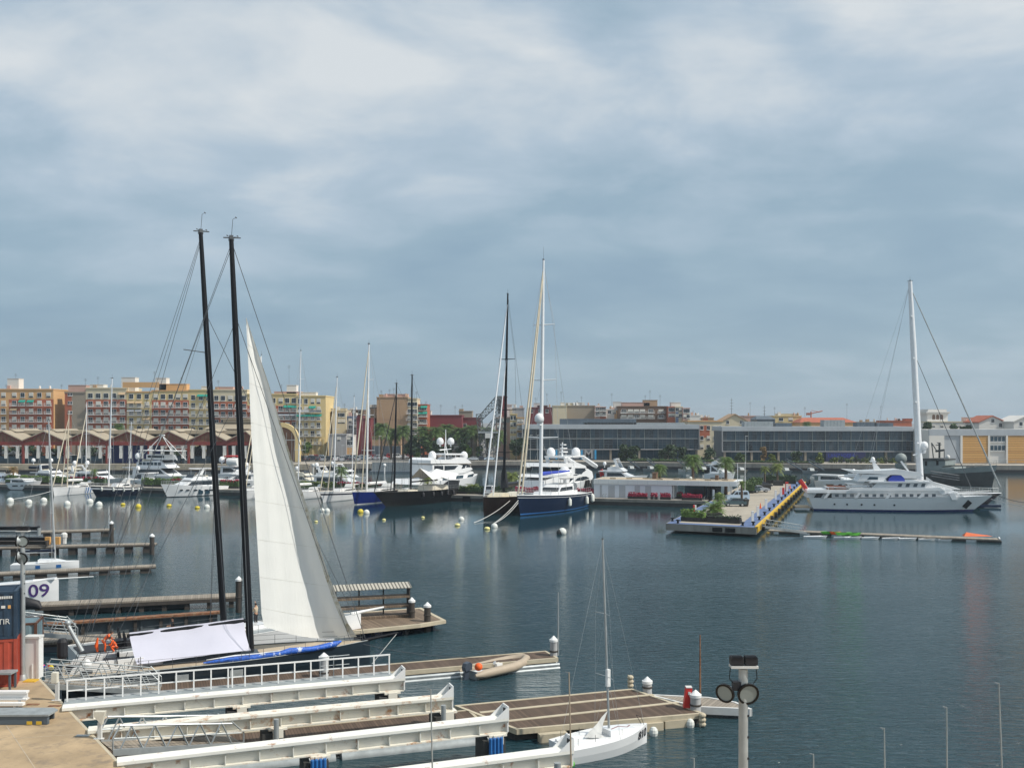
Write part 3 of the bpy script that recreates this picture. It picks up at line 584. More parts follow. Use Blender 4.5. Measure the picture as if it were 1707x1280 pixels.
block('town_house', 'long white building with terraces behind the trees, right of the white tower', 1545, 1640, 704, 396, 12, 'w_white', [712], [1556, 1570, 1600, 1615], 1.4, 1.4, top=0.4, hut=[(1614, 1629, 696, 'w_pink')], mast=[(1573, 690)], roofmat='w_cream')
block('town_house', 'white house with dark glazed terrace at the far right edge of the photo', 1676, 1720, 700, 392, 10, 'w_white', [712], [1690, 1697, 1704], 1.4, 1.8, shut=0)

def glass_building(label, px0, px1, y, roofpx, cols, plant=(), sign=None):
    x0, x1 = XX(px0, y), XX(px1, y); cx = (x0+x1)/2; w = (x1-x0)/2
    t = thing('glass_building', label, 'building', (cx, y, GZ), 0, 'long glass fronted harbour buildings')
    z = lambda py: ZZ(py, y)-GZ
    zt, z1, z2, z3 = z(roofpx), z(roofpx+7.5), z(roofpx+23.5), z(roofpx+41)
    m = MB(); m.box(-w+0.6, w-0.6, 0.9, 17, 0, z1-0.01); m.build('wall', M['metaldark'], t)
    m = MB(); m.box(-w, w, -0.3, 18, z1, zt); m.build('roof_fascia', M['metalpanel'], t)
    m = MB(); m.box(-w, w, -0.35, 0.9, z3-0.25, z3+0.05); m.build('floor_slab', M['w_grey'], t); m = MB(); m.box(-w, w, -0.1, 0.89, z2-0.12, z2+0.12); m.build('floor_slab', M['galvdull'], t)
    m = MB(); m.box(-w, -w+0.25, -0.32, 0.9, z3+.051, z1-.002); m.box(w-0.25, w, -0.32, 0.9, z3+.051, z1-.002)
    m.build('end_frame', M['w_grey'], t)
    n = cols
    for i in range(n):
        a, b = -w+0.3 + i*(2*w-0.6)/n, -w+0.3+(i+1)*(2*w-0.6)/n
        for (u, v) in ((z3+0.06, z2-0.13), (z2+0.13, z1-0.02)):
            m = MB(); [m.box(a+(b-a)*k/3+0.035, a+(b-a)*(k+1)/3-0.035, 0.35, 0.40, u, v, rnd.choice((0, 0, 0, 3, 4))) for k in range(3)]
            for k in range(1, 3): xk = a + (b-a)*k/3; m.box(xk-0.03, xk+0.03, 0.30, 0.349, u, v, 1)
            for k in range(1, 6): zk = u+(v-u)*k/6; m.box(a+0.06, b-0.06, 0.22, 0.25, zk-0.04, zk+0.04, 2)
            m.build('window', [M['glassblue'], M['metaldark'], M['metaldark'], M['glass'], M['blind']], t)
    for i in range(n+1):
        a = -w+0.3 + i*(2*w-0.6)/n; m = MB(); m.box(a-0.05, a+0.05, 0.0, 0.348, z3+0.06, z1-0.02); m.build('mullion', M['shipgrey'], t)
    for i in range(n//2+1):
        a = -w+1 + i*(2*w-2)/(n//2); m = MB(); m.box(a-0.35, a+0.35, 0.0, 0.88, 0, z3-.252); m.build('column', M['w_greybrown'], t)
    for i in range(n//2):
        a, b = -w+1+i*(2*w-2)/(n//2)+.4, -w+1+(i+1)*(2*w-2)/(n//2)-.4
        m = MB(); m.box(a, b, 0.75, 0.88, 0.1, z3-.3, 0)
        for k in range(1, 4): m.box(a+(b-a)*k/4-.04, a+(b-a)*k/4+.04, 0.68, 0.749, 0.1, z3-.3, 1)
        m.build('ground_floor_glazing', [M['glassblue'], M['metaldark']], t)
    for a, b, py, mt in plant:
        m = MB(); X0, X1 = XX(a, y)-cx, XX(b, y)-cx; m.box(X0, X1, 6, 10, zt, z(py)); 
        for k in range(int((X1-X0)/1.2)): m.box(X0+k*1.2+.1, X0+k*1.2+.22, 5.93, 5.998, zt+.1, z(py)-.1)
        m.build('roof_plant', M[mt], t)
    if sign: sign(t, cx, y, z, z3)
    return t
def sign1(t, cx, y, z, z3):
    X = lambda px: XX(px, y)-cx
    m = MB(); m.box(X(912), X(994), -0.5, -0.36, 0.3, z3-.3); m.build('sign_board', M['metaldark'], t)
    for a, b in ((912, 916.5), (926, 929), (968.5, 971), (991, 994)):
        m = MB(); m.box(X(a), X(b), -0.56, -0.502, 0.25, z3-.28); m.build('blue_panel', M['signblue'], t)
    for ch, px in (('E', 921), ('D', 938), ('E', 960), ('M', 981)):
        text(ch, 4.6, M['w_grey'], t, facing(Vector((XX(px, y), y-0.53, GZ+(z3)/2)), (1, 0, 0)), bold=0.06, name='letter', sx=0.95)
def sign2(t, cx, y, z, z3):
    X = lambda px: XX(px, y)-cx
    m = MB(); m.box(X(1376), X(1442), -0.5, -0.36, 0.2, z3-.3); m.build('dark_blue_sign_board', M['signdark'], t)
    text('LANZADERA', 1.6, M['bluecloth'], t, facing(Vector((XX(1402, y), y-0.53, GZ+z3-1.5)), (1, 0, 0)), name='lettering')
glass_building('long glass building with big letters on blue panels, left of the two', 870, 1166, 366, 707.5, 13, [(935, 1064, 698, 'metaldark'), (975, 1146, 704.5, 'galvdull')], sign1)
glass_building('long glass building with a dark blue sign board behind the white superyacht', 1203.5, 1527, 351, 711, 15, [(1247, 1296, 702.5, 'galvdull'), (1300, 1328, 705, 'metaldark'), (1382, 1418, 700, 'galvdull'), (1438, 1468, 704, 'metaldark'), (1472, 1500, 705, 'metaldark')], sign2)
def hall():
    y = 338; x0, x1 = XX(1549, y), XX(1760, y); cx = (x0+x1)/2; w = (x1-x0)/2; z = lambda py: ZZ(py, y)-GZ; X = lambda px: XX(px, y)-cx
    t = thing('boarded_hall', 'white hall with orange boarded bays behind the grey ship', 'building', (cx, y, GZ))
    m = MB(); m.box(-w, w, 0.6, 18, 0, z(716)); m.build('wall', M['w_white'], t)
    m = MB(); m.box(-w, w, -0.1, 0.598, z(726), z(715.5)); m.build('fascia', M['metalpanel'], t)
    for a, b in ((1549, 1574), (1601, 1604.5), (1647, 1650), (1677, 1680)):
        m = MB(); m.box(X(a), X(b), -0.1, 0.598, 0, z(726.05)); m.build('pier_wall', M['w_white'], t)
    for a, b in ((1604.5, 1647), (1680, 1760)):
        m = MB(); m.box(X(a), X(b), 0.1, 0.597, 0, z(726.1)); m.build('boarding', M['orangeboards'], t)
    for a in (1574.2, ): m = MB(); m.box(X(a), X(1601), 0.3, 0.596, 0, z(726.1)); m.build('shutter_door', M['metalpanel'], t)
    for py in (739, 754):
        for k in range(4):
            m = MB(); a = 1651+k*6.4; m.box(X(a), X(a+6), 0.2, 0.59, z(py-1), z(py-12.5 if py == 739 else py-12), 0); m.box(X(a)+.1, X(a+6)-.1, 0.15, 0.199, z(py-3.6), z(py-11.5), 1)
            m.build('window', [M['offwhite'], M['glassblue']], t)
    for k in range(5): m = MB(); m.tube((X(1640+k*16), -2.2, 0), (X(1640+k*16), -2.2, 1.1), 0.05); m.tube((X(1640+k*16), -2.2, 1.1), (X(1640+k*16+16), -2.2, 1.1), 0.04); m.build('fence_post', M['galvdull'], t)
hall()
def sheds():
    y = 334; z = lambda py: ZZ(py, y)-GZ
    t = thing('quay_shed', 'long open quay shed with a row of red and brown gables and cream roofs', 'building', (XX(200, y), y, GZ)); cx = XX(200, y)
    X = lambda px: XX(px, y)-cx
    ridges = [-64, 5, 74, 143.5, 213, 282, 347, 410]; vall = [-30, 38, 108, 178, 248, 314, 378, 428]
    zr, zv, zb = z(719), z(734.5), z(742)
    for i, r in enumerate(ridges):
        a = vall[i-1] if i else -98; b = vall[i]
        m = MB()
        m.add([(X(a), 0, zv-.25), (X(b), 0, zv-.25), (X(r), 0, zr-.25), (X(a), 0.3, zv-.25), (X(b), 0.3, zv-.25), (X(r), 0.3, zr-.25)], [(0,1,2), (5,4,3), (0,1,4,3), (1,2,5,4), (2,0,3,5)], 0)
        for k in range(-4, 5):
            xx = X(r)+k*(X(b)-X(a))/10.5; hh = (zr-zv)*(1-abs(k)/5.3); m.box(xx-.09, xx+.09, -.08, -.002, zv-.2, zv+hh-.3, 1)
        m.build('gable', [M['shedwood'], M['shedred']], t)
        m = MB()
        for (u, v) in ((a, r), (b, r)):
            vs = [(X(u), zv-.1), (X(v), zr-.1), (X(v), zr+.25), (X(u), zv+.25)]
            m.add([(p, -0.7, q) for p, q in vs] + [(p, 26, q) for p, q in vs], [(0,1,2,3), (7,6,5,4)] + [(j, (j+1)%4, (j+1)%4+4, j+4) for j in range(4)], 0)
            vs = [(X(u), zv-.5), (X(v), zr-.5), (X(v), zr-.102), (X(u), zv-.102)]
            m.add([(p, -0.45, q) for p, q in vs] + [(p, -.1, q) for p, q in vs], [(0,1,2,3), (7,6,5,4)] + [(j, (j+1)%4, (j+1)%4+4, j+4) for j in range(4)], 1)
        m.build('roof', [M['shedroof'], M['shedred']], t)
        m = MB(); q0, q1 = X(r-8), X(r+22); m.add([(X(r), 5, zr+.1), (X(r-9), 5, zr-.2), (X(r+.5), 5, zr+.75), (X(r+10), 5, zr-.2), (X(r-9), 24, zr-.2), (X(r+.5), 24, zr+.75), (X(r+10), 24, zr-.2)], [(1,2,3), (1,2,5,4), (2,3,6,5), (4,5,6)], 0)
        m.build('ridge_vent', M['shedroof'], t)
        m = MB(); m.box(X(b)-.35, X(b)+.35, -.1, .55, 0, zb); m.build('column', M['shedred'], t)
        m = MB(); m.box(X(b)-.3, X(b)+.3, 12, 12.5, 0, zb); m.build('column', M['black'], t)
    m = MB(); m.box(X(-98), X(428), -.15, .5, zb, zv-.3); m.build('fascia', M['shedred'], t)
    for k in range(29):
        px = -22 + k*17.2 + (2 if k % 2 else 0)
        if px > 425: break
        m = MB(); g = [[(X(px)+(j-2)*0.28*(1.0-0.03*i), -1.1+0.07*math.sin(j*2.4+i), zb-.2-i*0.68) for j in range(5)] for i in range(7)]
        m.grid(g); m.open = True; m.build('banner', M['offwhite'], t, smooth=60)
        m = MB(); m.tube((X(px+3), -0.9, 0), (X(px+3), -0.9, zb), 0.07, n=5); m.build('post', M['galvdull'], t)
    m = MB(); m.box(X(170), X(262), 6.5, 6.9, 0, zb-.2); m.build('blue_wall', M['shedblue'], t)
    m = MB(); m.box(X(352), X(428), 5.5, 5.9, 0, zb-.2); m.build('dark_wall', M['matblack'], t)
    for a, b in ((-20, 60), (60, 120), (120, 168), (264, 300), (300, 350)):
        m = MB(); m.box(X(a)+.2, X(b)-.2, 1.4, 1.5, 0.1, 2.4); m.build('glass_screen', M['glassblue'], t)
    m = MB(); m.box(X(-98), X(428), 25, 25.4, 0, zb*0.3); m.build('rear_wall', M['matblack'], t)
    m = MB(); m.extr([(X(-98), z(724)), (X(426), z(724)), (X(420), z(718)), (X(-98), z(718))], 11, 24); m.build('rear_roof', M['shedroof'], t)
    t2 = thing('arched_hall', 'cream roofed hall with a yellow arched end wall behind the white sail', 'building', (XX(400, 350), 350, GZ)); y2 = 350; cx2 = XX(400, y2)
    X2 = lambda px: XX(px, y2)-cx2; Z2 = lambda py: ZZ(py, y2)-GZ
    m = MB(); m.box(X2(340), X2(466), 3, 22, 0, Z2(716)); m.build('wall', M['w_brown'], t2)
    m = MB(); m.add([(X2(336), 2, Z2(715)), (X2(468), 2, Z2(715)), (X2(456), 9, Z2(704)), (X2(352), 9, Z2(704)), (X2(336), 23, Z2(715)), (X2(468), 23, Z2(715))], [(0,1,2,3), (3,2,5,4), (0,3,4), (1,2,5), (0,1,5,4)], 0)
    m.box(X2(362), X2(450), 7, 11, Z2(705), Z2(699)); m.box(X2(358), X2(454), 6.5, 11.5, Z2(698.9), Z2(697)); m.build('roof', M['shedroof'], t2)
    c, r0, r1, zc = 470, 4.9, 6.2, Z2(733)
    m = MB(); n = 14; cxx = X2(c)
    outer = [(cxx+r1*math.cos(math.pi*i/n), zc+r1*0.95*math.sin(math.pi*i/n)) for i in range(n+1)]; inner = [(cxx+r0*math.cos(math.pi*i/n), zc+r0*0.9*math.sin(math.pi*i/n)) for i in range(n+1)]
    for i in range(n):
        q = [outer[i], outer[i+1], inner[i+1], inner[i]]; m.add([(a, -2, b) for a, b in q] + [(a, 0, b) for a, b in q], [(0,1,2,3), (7,6,5,4), (0,1,5,4), (2,3,7,6)])
    for sg in (-1, 1): m.box(min(cxx+sg*r0, cxx+sg*(r1+.3)), max(cxx+sg*r0, cxx+sg*(r1+.3)), -2, 0, 0, zc)
    m.build('arch_frame', M['w_yellow'], t2)
    m = MB(); m.extr([(a, b) for a, b in inner] + [(cxx-r0, 0), (cxx+r0, 0)], -0.9, -0.6)
    m.build('arch_infill', M['shedwood'], t2)
    m = MB()
    for k in range(-2, 3): m.box(cxx+k*1.8-.06, cxx+k*1.8+.06, -1.0, -.901, 0, zc+2.5)
    m.box(cxx-r0, cxx+r0, -1.02, -.902, zc-.2, zc+.1); m.build('arch_glazing_bar', M['offwhite'], t2)
sheds()
class Boat:
    """local frame: x from stern (0) to bow (L), y to port, z up from the waterline"""
    def __init__(s, name, label, cat, stern, bow, group=None):
        s.a, s.b = Vector((stern.x, stern.y, 0)), Vector((bow.x, bow.y, 0)); d = s.b - s.a
        s.L = d.length; s.rz = math.atan2(d.y, d.x); s.u = d.normalized(); s.n = Vector((-s.u.y, s.u.x, 0))
        s.t = thing(name, label, cat, s.a, s.rz, group)
    def shape(s, B, fb, fs, draft=0.6, rake=0.10, srake=0.0, tw=0.7, bp=2.0, flare=0.85, sh=1.6, wide=0.42):
        s.B, s.fb, s.fs, s.draft, s.rake, s.srake, s.tw, s.bp, s.flare, s.sh, s.wide = B, fb, fs, draft, rake, srake, tw, bp, flare, sh, wide; return s
    def zd(s, q): return s.fs + (s.fb - s.fs) * max(q, 0)**s.sh
    def w(s, q):
        if q < s.wide: return s.B/2*(s.tw + (1-s.tw)*math.sin(math.pi/2*q/s.wide))
        return max(0.03, s.B/2*(1-((q-s.wide)/(1-s.wide))**s.bp))
    def pt(s, q, k, z):                                     # k = -1..1 across
        zd = s.zd(q); h = max(0.0, min(1.0, z/zd)); fl = s.flare*(1-0.45*q**3)
        ww = s.w(q)*(fl + (1-fl)*h**0.7) if z >= 0 else s.w(q)*fl*(1+0.6*z/s.draft)
        x = q*s.L - s.rake*s.L*(1-h)*q**3 + s.srake*s.L*(1-h)*(1-q)**4
        return (x, k*ww, z)
    def hull(s, mats, rows, n=22, smooth=50):                # rows: list of (height fraction or metres, material index)
        m = MB(); g = []
        for i in range(n+1):
            q = i/n; zd = s.zd(q); col = [s.pt(q, 0, -s.draft)]
            for (lv, mi) in rows: z = lv if lv <= 0 or abs(lv) > 0 and lv < 0 else lv*zd; col.append(s.pt(q, 1, z))
            g.append(col)
        k = len(g[0])
        for sg in (1, -1):
            vs = [(p[0], p[1]*sg, p[2]) for c in g for p in c]
            for j in range(k-1): m.add([vs[i*k+j+e] for i in range(n+1) for e in (0, 1)], [(2*i, 2*i+1, 2*i+3, 2*i+2) for i in range(n)], rows[j][1])
        for j in range(k-1):                                # transom
            a, b = g[0][j], g[0][j+1]; m.add([a, b, (b[0], -b[1], b[2]), (a[0], -a[1], a[2])], [(0,1,2,3)], rows[j][1])
        return m.build('hull', [M[x] for x in mats], s.t, smooth=smooth)
    def deck(s, mt, drop=0.08, q0=0.0, q1=1.0, n=20, mt2=None, name='deck'):
        m = MB(); vs = []
        for i in range(n+1):
            q = q0+(q1-q0)*i/n; z = s.zd(q)-drop; ww = s.pt(q, 1, z)[1]*0.985; x = s.pt(q, 1, z)[0]; vs += [(x, -ww, z), (x, 0, z+0.03*s.B*0.3), (x, ww, z)]
        m.add(vs, [(3*i+j, 3*i+j+1, 3*i+j+4, 3*i+j+3) for i in range(n) for j in (0, 1)]); return m.build(name, M[mt], s.t, smooth=30)
    def toerail(s, mt, h=0.10, n=20, name='toe_rail'):
        m = MB()
        for sg in (1, -1): m.path([(s.pt(i/n, sg, s.zd(i/n))[0], s.pt(i/n, sg, s.zd(i/n))[1], s.zd(i/n)+h*0.3) for i in range(n+1)], h/2, 4)
        return m.build(name, M[mt], s.t)
    def rail(s, q0=0.02, q1=0.98, h=0.7, n=12, mt='alu', lines=2, r=0.018):
        m = MB()
        for sg in (1, -1):
            tops = []
            for i in range(n+1):
                q = q0+(q1-q0)*i/n; x, y, z = s.pt(q, sg, s.zd(q)); y *= 0.96; tops.append((x, y, z)); m.tube((x, y, z-.05), (x, y, z+h), r, n=4)
            for l in range(lines): m.path([(a, b, c+h*(l+1)/lines) for a, b, c in tops], r*0.8, 4)
        return m.build('guard_rail', M[mt], s.t)
    def fenders(s, qs, side=-1, mt='buoywhite', r=0.22, l=0.9, drop=0.1):
        side = 1 if s.n.y < 0 else -1
        for q in qs:
            x, y, z = s.pt(q, side, s.zd(q)-drop-l/2); m = MB(); y += side*(r+0.06)
            m.lathe((x, y, z-l/2), [(0.05, 0), (r, 0.15*l), (r, 0.8*l), (0.08, l)], 8); m.tube((x, y, z+l/2), (x, y-side*(r+.05), s.zd(q)+0.1), 0.02, n=4); m.build('fender', M[mt], s.t, smooth=50)
    def W2(s, x, y=0, z=0): return s.a + s.u*x + s.n*y + Vector((0, 0, z))
    def xat(s, px):                                          # where the centre line crosses a photo column
        lo, hi = -0.3*s.L, 1.3*s.L
        def f(x): p = s.W2(x); return CX + p.x*F/p.y - px
        for _ in range(50):
            mid = (lo+hi)/2
            if (f(lo) > 0) == (f(mid) > 0): lo = mid
            else: hi = mid
        return lo
    def trace(s, pts, off=0.0):                              # photo outline -> side profile (x, z) at the plane y = off
        out = []
        for px, py in pts:
            o = Vector((0, 0, H)); d = Vector(((px-CX)/F, 1, -(py-HY)/F)); a = s.a + s.n*off
            k = (a-o).dot(s.n)/d.dot(s.n); p = o + d*k; out.append(((p-s.a).dot(s.u), p.z))
        return out
    def mast(s, pb, ptop, r, mt='mastwhite', spreads=(0.3, 0.55, 0.78), sw=0.09, zb=None, spm=None, foot=None, taper=0.55, wire='lightwire', shrouds=True, wr=0.022, top=True, fore=None, back=True, roll=None, rollmt='mastbeige', topext=1.0, name='mast'):
        """pb: photo column of the foot; ptop: (column,row) of the head"""
        x = s.xat(pb); foot = s.W2(x); q = max(0, min(1, x/s.L)); z0 = s.zd(q)-0.1 if zb is None else zb
        top_ = Q(ptop[0], ptop[1], foot.y); iv = INV[s.t.name]; T = iv @ top_; A = Vector((x, 0, z0)); hgt = T.z-z0
        T = Vector((T.x, T.y, T.z)); m = MB(); m.path([A, A.lerp(T, 0.7), T], [r, r*0.9, r*taper], 8); ms = m.build(name, M[mt], s.t, smooth=60)
        m = MB(); sp = []
        for f in spreads:
            c = A.lerp(T, f); wdt = hgt*sw*(1.1-f*0.6); tl = c+Vector((-wdt*0.25, wdt, 0.04*wdt)); tr = c+Vector((-wdt*0.25, -wdt, 0.04*wdt)); sp.append((tl, tr))
            m.tube(c, tl, r*0.35, r*0.2, 5); m.tube(c, tr, r*0.35, r*0.2, 5)
        if spreads: m.build('spreader', M[spm or mt], ms)
        if shrouds:
            m = MB(); qq = max(0.02, q-0.02); ww = s.pt(qq, 1, s.zd(qq))
            for k in (0, 1):
                pts = [Vector((qq*s.L, (1 if k == 0 else -1)*ww[1]*0.95, s.zd(qq)))] + [p[k] for p in sp] + [A.lerp(T, 0.97)]
                m.path(pts, wr, 4, cap=False)
                if sp: m.tube(pts[0], A.lerp(T, spreads[0]), wr*.8, n=4); m.tube(sp[0][k], A.lerp(T, spreads[min(1, len(spreads)-1)]), wr*.7, n=4)
            if back: m.tube((0.02*s.L, 0.2, s.zd(0)), T, wr, n=4); 
            if fore is not None and not roll: m.tube((fore*s.L, 0, s.zd(min(fore, 1))), A.lerp(T, 0.98), wr, n=4)
            m.build('rigging', M[wire], s.t)
        if roll:
            for (q1, f1, rr) in roll:
                m = MB(); a = Vector((q1*s.L, 0, s.zd(min(q1, 1))+0.2)); b = A.lerp(T, f1); m.path([a, a.lerp(b, 0.04), a.lerp(b, 0.5), a.lerp(b, 0.95), b], [rr*.5, rr, rr*0.9, rr*0.5, rr*.3], 6); m.build('rolled_headsail', M[rollmt], s.t, smooth=60)
        if top:
            g = min(1, r/.2); m = MB(); m.tube(T, T+Vector((0, 0, topext)), 0.03*g, 0.015*g, 4); m.tube(T+Vector((-.5*g, 0, 0.08*g)), T+Vector((.6*g, 0, 0.12*g)), 0.04*g, n=4); m.box(T.x-.12*g, T.x+.12*g, T.y-.12*g, T.y+.12*g, T.z, T.z+.25*g); m.build('masthead_gear', M['wire'], ms)
        s.mA, s.mT, s.mx = A, T, x; return ms
    def boom(s, l, h=1.6, r=0.12, mt='mastwhite', cover='white', cr=0.28, up=0.0, x=None, dirx=-1):
        x = s.mx if x is None else x; z = s.zd(max(0, min(1, x/s.L)))+h; m = MB(); m.tube((x, 0, z), (x+dirx*l, 0, z+up), r, n=6); b = m.build('boom', M[mt], s.t, smooth=50)
        if cover:
            m = MB(); n = 6; m.path([(x+dirx*(0.03+l*0.95*i/n), 0.02*math.sin(i*2), z+up*i/n+cr*0.75) for i in range(n+1)], [cr*(1.15-0.6*i/n) for i in range(n+1)], 7); m.build('sail_cover', M[cover], b, smooth=60)
    def house(s, prof, wb, mt='gel', kx=0.0, kz=-0.12, name='coachroof', zref=None):
        x0 = prof[0][0]; z0 = prof[0][1] if zref is None else zref
        wf = lambda x, z: max(0.1, wb + kx*(x-x0) + kz*(z-z0)); m = MB(); m.extr(prof, wf); m.build(name, M[mt], s.t, smooth=25); return wf
    def panes(s, polys, wf, mt='glass', t=0.03, name='window'):
        for p in polys:
            for g in (-1, 1): m = MB(); m.side(p, wf, t, 0, (g,)); m.build(name, M[mt], s.t)
    def front(s, a, b, wf, mt='glass', off=0.04, inset=0.88, name='windscreen'):
        (x0, z0), (x1, z1) = a, b; d = Vector((x1-x0, 0, z1-z0)).normalized(); nrm = Vector((-d.z, 0, d.x)); nrm = -nrm if nrm.x < 0 else nrm
        if name == 'rear_window': nrm = -nrm
        wa, wb = wf(x0, z0)*inset, wf(x1, z1)*inset; m = MB(); A, Bv = Vector((x0, 0, z0)), Vector((x1, 0, z1)); vs = []
        for o in (-0.02, off):
            vs += [A+nrm*o+Vector((0, -wa, 0)), A+nrm*o+Vector((0, wa, 0)), Bv+nrm*o+Vector((0, wb, 0)), Bv+nrm*o+Vector((0, -wb, 0))]
        m.add(vs, [(0,1,2,3), (4,5,6,7), (0,1,5,4), (1,2,6,5), (2,3,7,6), (3,0,4,7)]); m.build(name, M[mt], s.t)
    def dome(s, x, y, z, r, stem=0.0, mt='gel'):
        m = MB(); m.lathe((x, y, z), [(r*0.75, 0), (r, r*0.4), (r, r*0.9), (r*0.87, r*1.4), (r*0.5, r*1.8), (0.01, r*1.95)], 12)
        if stem: m.tube((x, y, z-stem), (x, y, z+0.05), r*0.25, n=6)
        m.build('radar_dome', M[mt], s.t, smooth=60)
    def flag(s, x, z, h=1.6, w=1.0, mt='red', lean=-0.5):
        m = MB(); m.tube((x, 0, z), (x+lean, 0, z+h), 0.03, n=4); f = m.build('flag_staff', M['white'], s.t)
        m = MB(); m.grid([[(x+lean*(1-j*0.28)-w*i/4*0.7, 0.10*math.sin(i*1.9+j), z+h-j*0.28*h-i*0.10*w) for i in range(5)] for j in range(4)]); m.open = True; m.build('flag', M[mt], f, smooth=60)
def arch(s, x, z, w, h, mt='gel', lean=-0.6, t=0.12, chord=0.5):
    m = MB()
    for sg in (-1, 1): m.add([(x, sg*w, z), (x+chord*1.6, sg*w, z), (x+lean+chord, sg*w*.8, z+h), (x+lean, sg*w*.8, z+h), (x, sg*(w-t), z), (x+chord*1.6, sg*(w-t), z), (x+lean+chord, sg*(w*.8-t), z+h), (x+lean, sg*(w*.8-t), z+h)], [(0,1,2,3), (7,6,5,4), (0,1,5,4), (1,2,6,5), (2,3,7,6), (3,0,4,7)])
    m.box(x+lean-.05, x+lean+chord+.05, -w*.82, w*.82, z+h, z+h+0.16); m.build('radar_arch', M[mt], s.t)

SG = 'sailing yachts moored at the hedged pontoon'
def yacht(label, stern, bow, B, fb, fs, hmats, hrows, masts, deckm='teak', house=None, booml=0, cover='white', rake=0.08, srake=0.05, tw=0.7, fend=(), fside=-1, rails=True, **kw):
    s = Boat('sailing_yacht', label, 'sailing yacht', stern, bow, SG).shape(B, fb, fs, 0.6, rake, srake, tw, kw.pop('bp', 2.1), 0.82)
    s.hull(hmats, hrows); s.deck(deckm); s.toerail('offwhite')
    L = s.L
    if house:
        a, b, h = house; z = s.zd(a)-0.05; hb = B*0.28
        pr = [(a*L, z), (b*L, s.zd(b)-0.05), (b*L-0.25*h*2.5, s.zd(b)+h*.75), (a*L+(b-a)*L*0.45, z+h), (a*L+0.1, z+h)]
        wf = s.house(pr, hb, kx=-0.012*B)
        s.panes([[(a*L+0.3, z+h*.35), ((b-0.07)*L-.6, z+h*.40), ((b-0.09)*L-.9, z+h*.72), (a*L+0.3, z+h*.78)]], wf)
        m = MB(); ww = hb*0.8; m.extr([(a*L-1.9, z+h*1.9), (a*L+.3, z+h*2.0), (a*L+.9, z+h*1.2), (a*L+.6, z+h), (a*L, z+h), (a*L, z+h*1.7), (a*L-1.9, z+h*1.8)], -ww, ww); m.build('spray_hood', M[kw.get('hood', 'offwhite')], s.t)
    m = MB(); m.lathe((0.14*L, 0, s.zd(0)+0.9), [(0.5, -0.03), (0.55, 0), (0.5, 0.03)], 12, axis=(1, 0, 0.2)); m.box(0.14*L-.2, 0.14*L-.02, -.2, .2, s.zd(0)-.1, s.zd(0)+.9); m.build('steering_wheel', M['alu'], s.t)
    for i, mk in enumerate(masts):
        mk = dict(mk); bl = mk.pop('boom', booml if i == 0 else 0); cv = mk.pop('cover', cover)
        s.mast(**mk)
        if bl: s.boom(bl, cover=cv, h=1.3)
    if rails: s.rail(n=10)
    s.fenders(fend, fside)
    return s
WR = [(-0.01, 0), (0.16, 1), (0.82, 0), (0.92, 1), (1.0, 0)]
yacht('white sailing yacht with three blue bands on its hull, leftmost at the pontoon', P(158, 820), P(88, 827), 4.2, 1.9, 1.4, ['gel', 'antifoul'], [(-0.01, 1), (0.06, 0), (0.5, 0), (1, 0)],
      [dict(pb=112, ptop=(115, 684), r=0.13, mt='mastbeige', spreads=(0.35, 0.62), sw=.05, roll=[(1.0, 0.9, 0.14), (0.8, 0.8, 0.12)])], house=(0.25, 0.6, 0.5), booml=5, cover='white', rake=0.03)
bnd = bpy.data.objects['sailing_yacht']
def bands():
    s = Boat.__new__(Boat); s.a, s.b = P(158, 820), P(88, 827); s.L = (s.b-s.a).length; s.t = bnd; s.shape(4.2, 1.9, 1.4, 0.6, 0.03, 0.05, 0.7, 2.1, 0.82)
    m = MB()
    for q, wd in ((0.25, 0.32), (0.32, 0.35), (0.38, 0.22)):
        for sg in (1, -1):
            a, b = [s.pt(q, sg, z*s.zd(q)) for z in (0.1, 0.5, 0.98)], [s.pt(q+wd/s.L*1.2, sg, z*s.zd(q)) for z in (0.1, 0.5, 0.98)]
            m.add([(x, y+sg*0.02, z) for x, y, z in a+b], [(0,1,4,3), (1,2,5,4)])
    m.build('blue_band', M['midblue'], bnd)
bands()
yacht('small white sailing yacht with a beige boom cover, behind the one with blue bands', P(150, 815.5), P(122, 821), 3.6, 1.5, 1.1, ['gel', 'navy'], [(-0.01, 1), (0.1, 0), (0.5, 0), (1, 0)],
      [dict(pb=143, ptop=(144.5, 670), r=0.12, mt='mastwhite', spreads=(0.35, 0.62), sw=.05, roll=[(1.05, 0.88, 0.13)])], house=(0.3, 0.6, 0.45), booml=5, cover='canvas', rails=False)
yacht('navy two-masted ketch with a red waterline and white stripe, left of the white motor yacht', P(233, 824), P(150, 829), 4.8, 2.4, 1.8, ['navy', 'antifoul', 'gel'], [(-0.01, 1), (0.30, 0), (0.72, 0), (0.86, 2), (1, 0)],
      [dict(pb=181, ptop=(187, 631), r=0.17, spreads=(0.36, 0.66), sw=.05, fore=1.0), dict(pb=214, ptop=(219, 703), r=0.11, spreads=(0.45,), sw=.05, back=False)], house=(0.25, 0.55, 0.9), booml=0, srake=0.12, rake=0.12, fend=(.1, .25, .45, .65, .85))
yacht('white sailing yacht whose bow shows between the second black mast and the big sail', P(440, 826), P(401, 834), 4.2, 1.9, 1.5, ['gel', 'gel'], WR,
      [dict(pb=430, ptop=(436, 592), r=0.14, mt='mastwhite', spreads=(0.3, 0.55, 0.8), sw=.05, roll=[(0.98, 0.8, 0.13), (0.8, 0.7, 0.12)])], house=(0.3, 0.6, 0.5), booml=5)
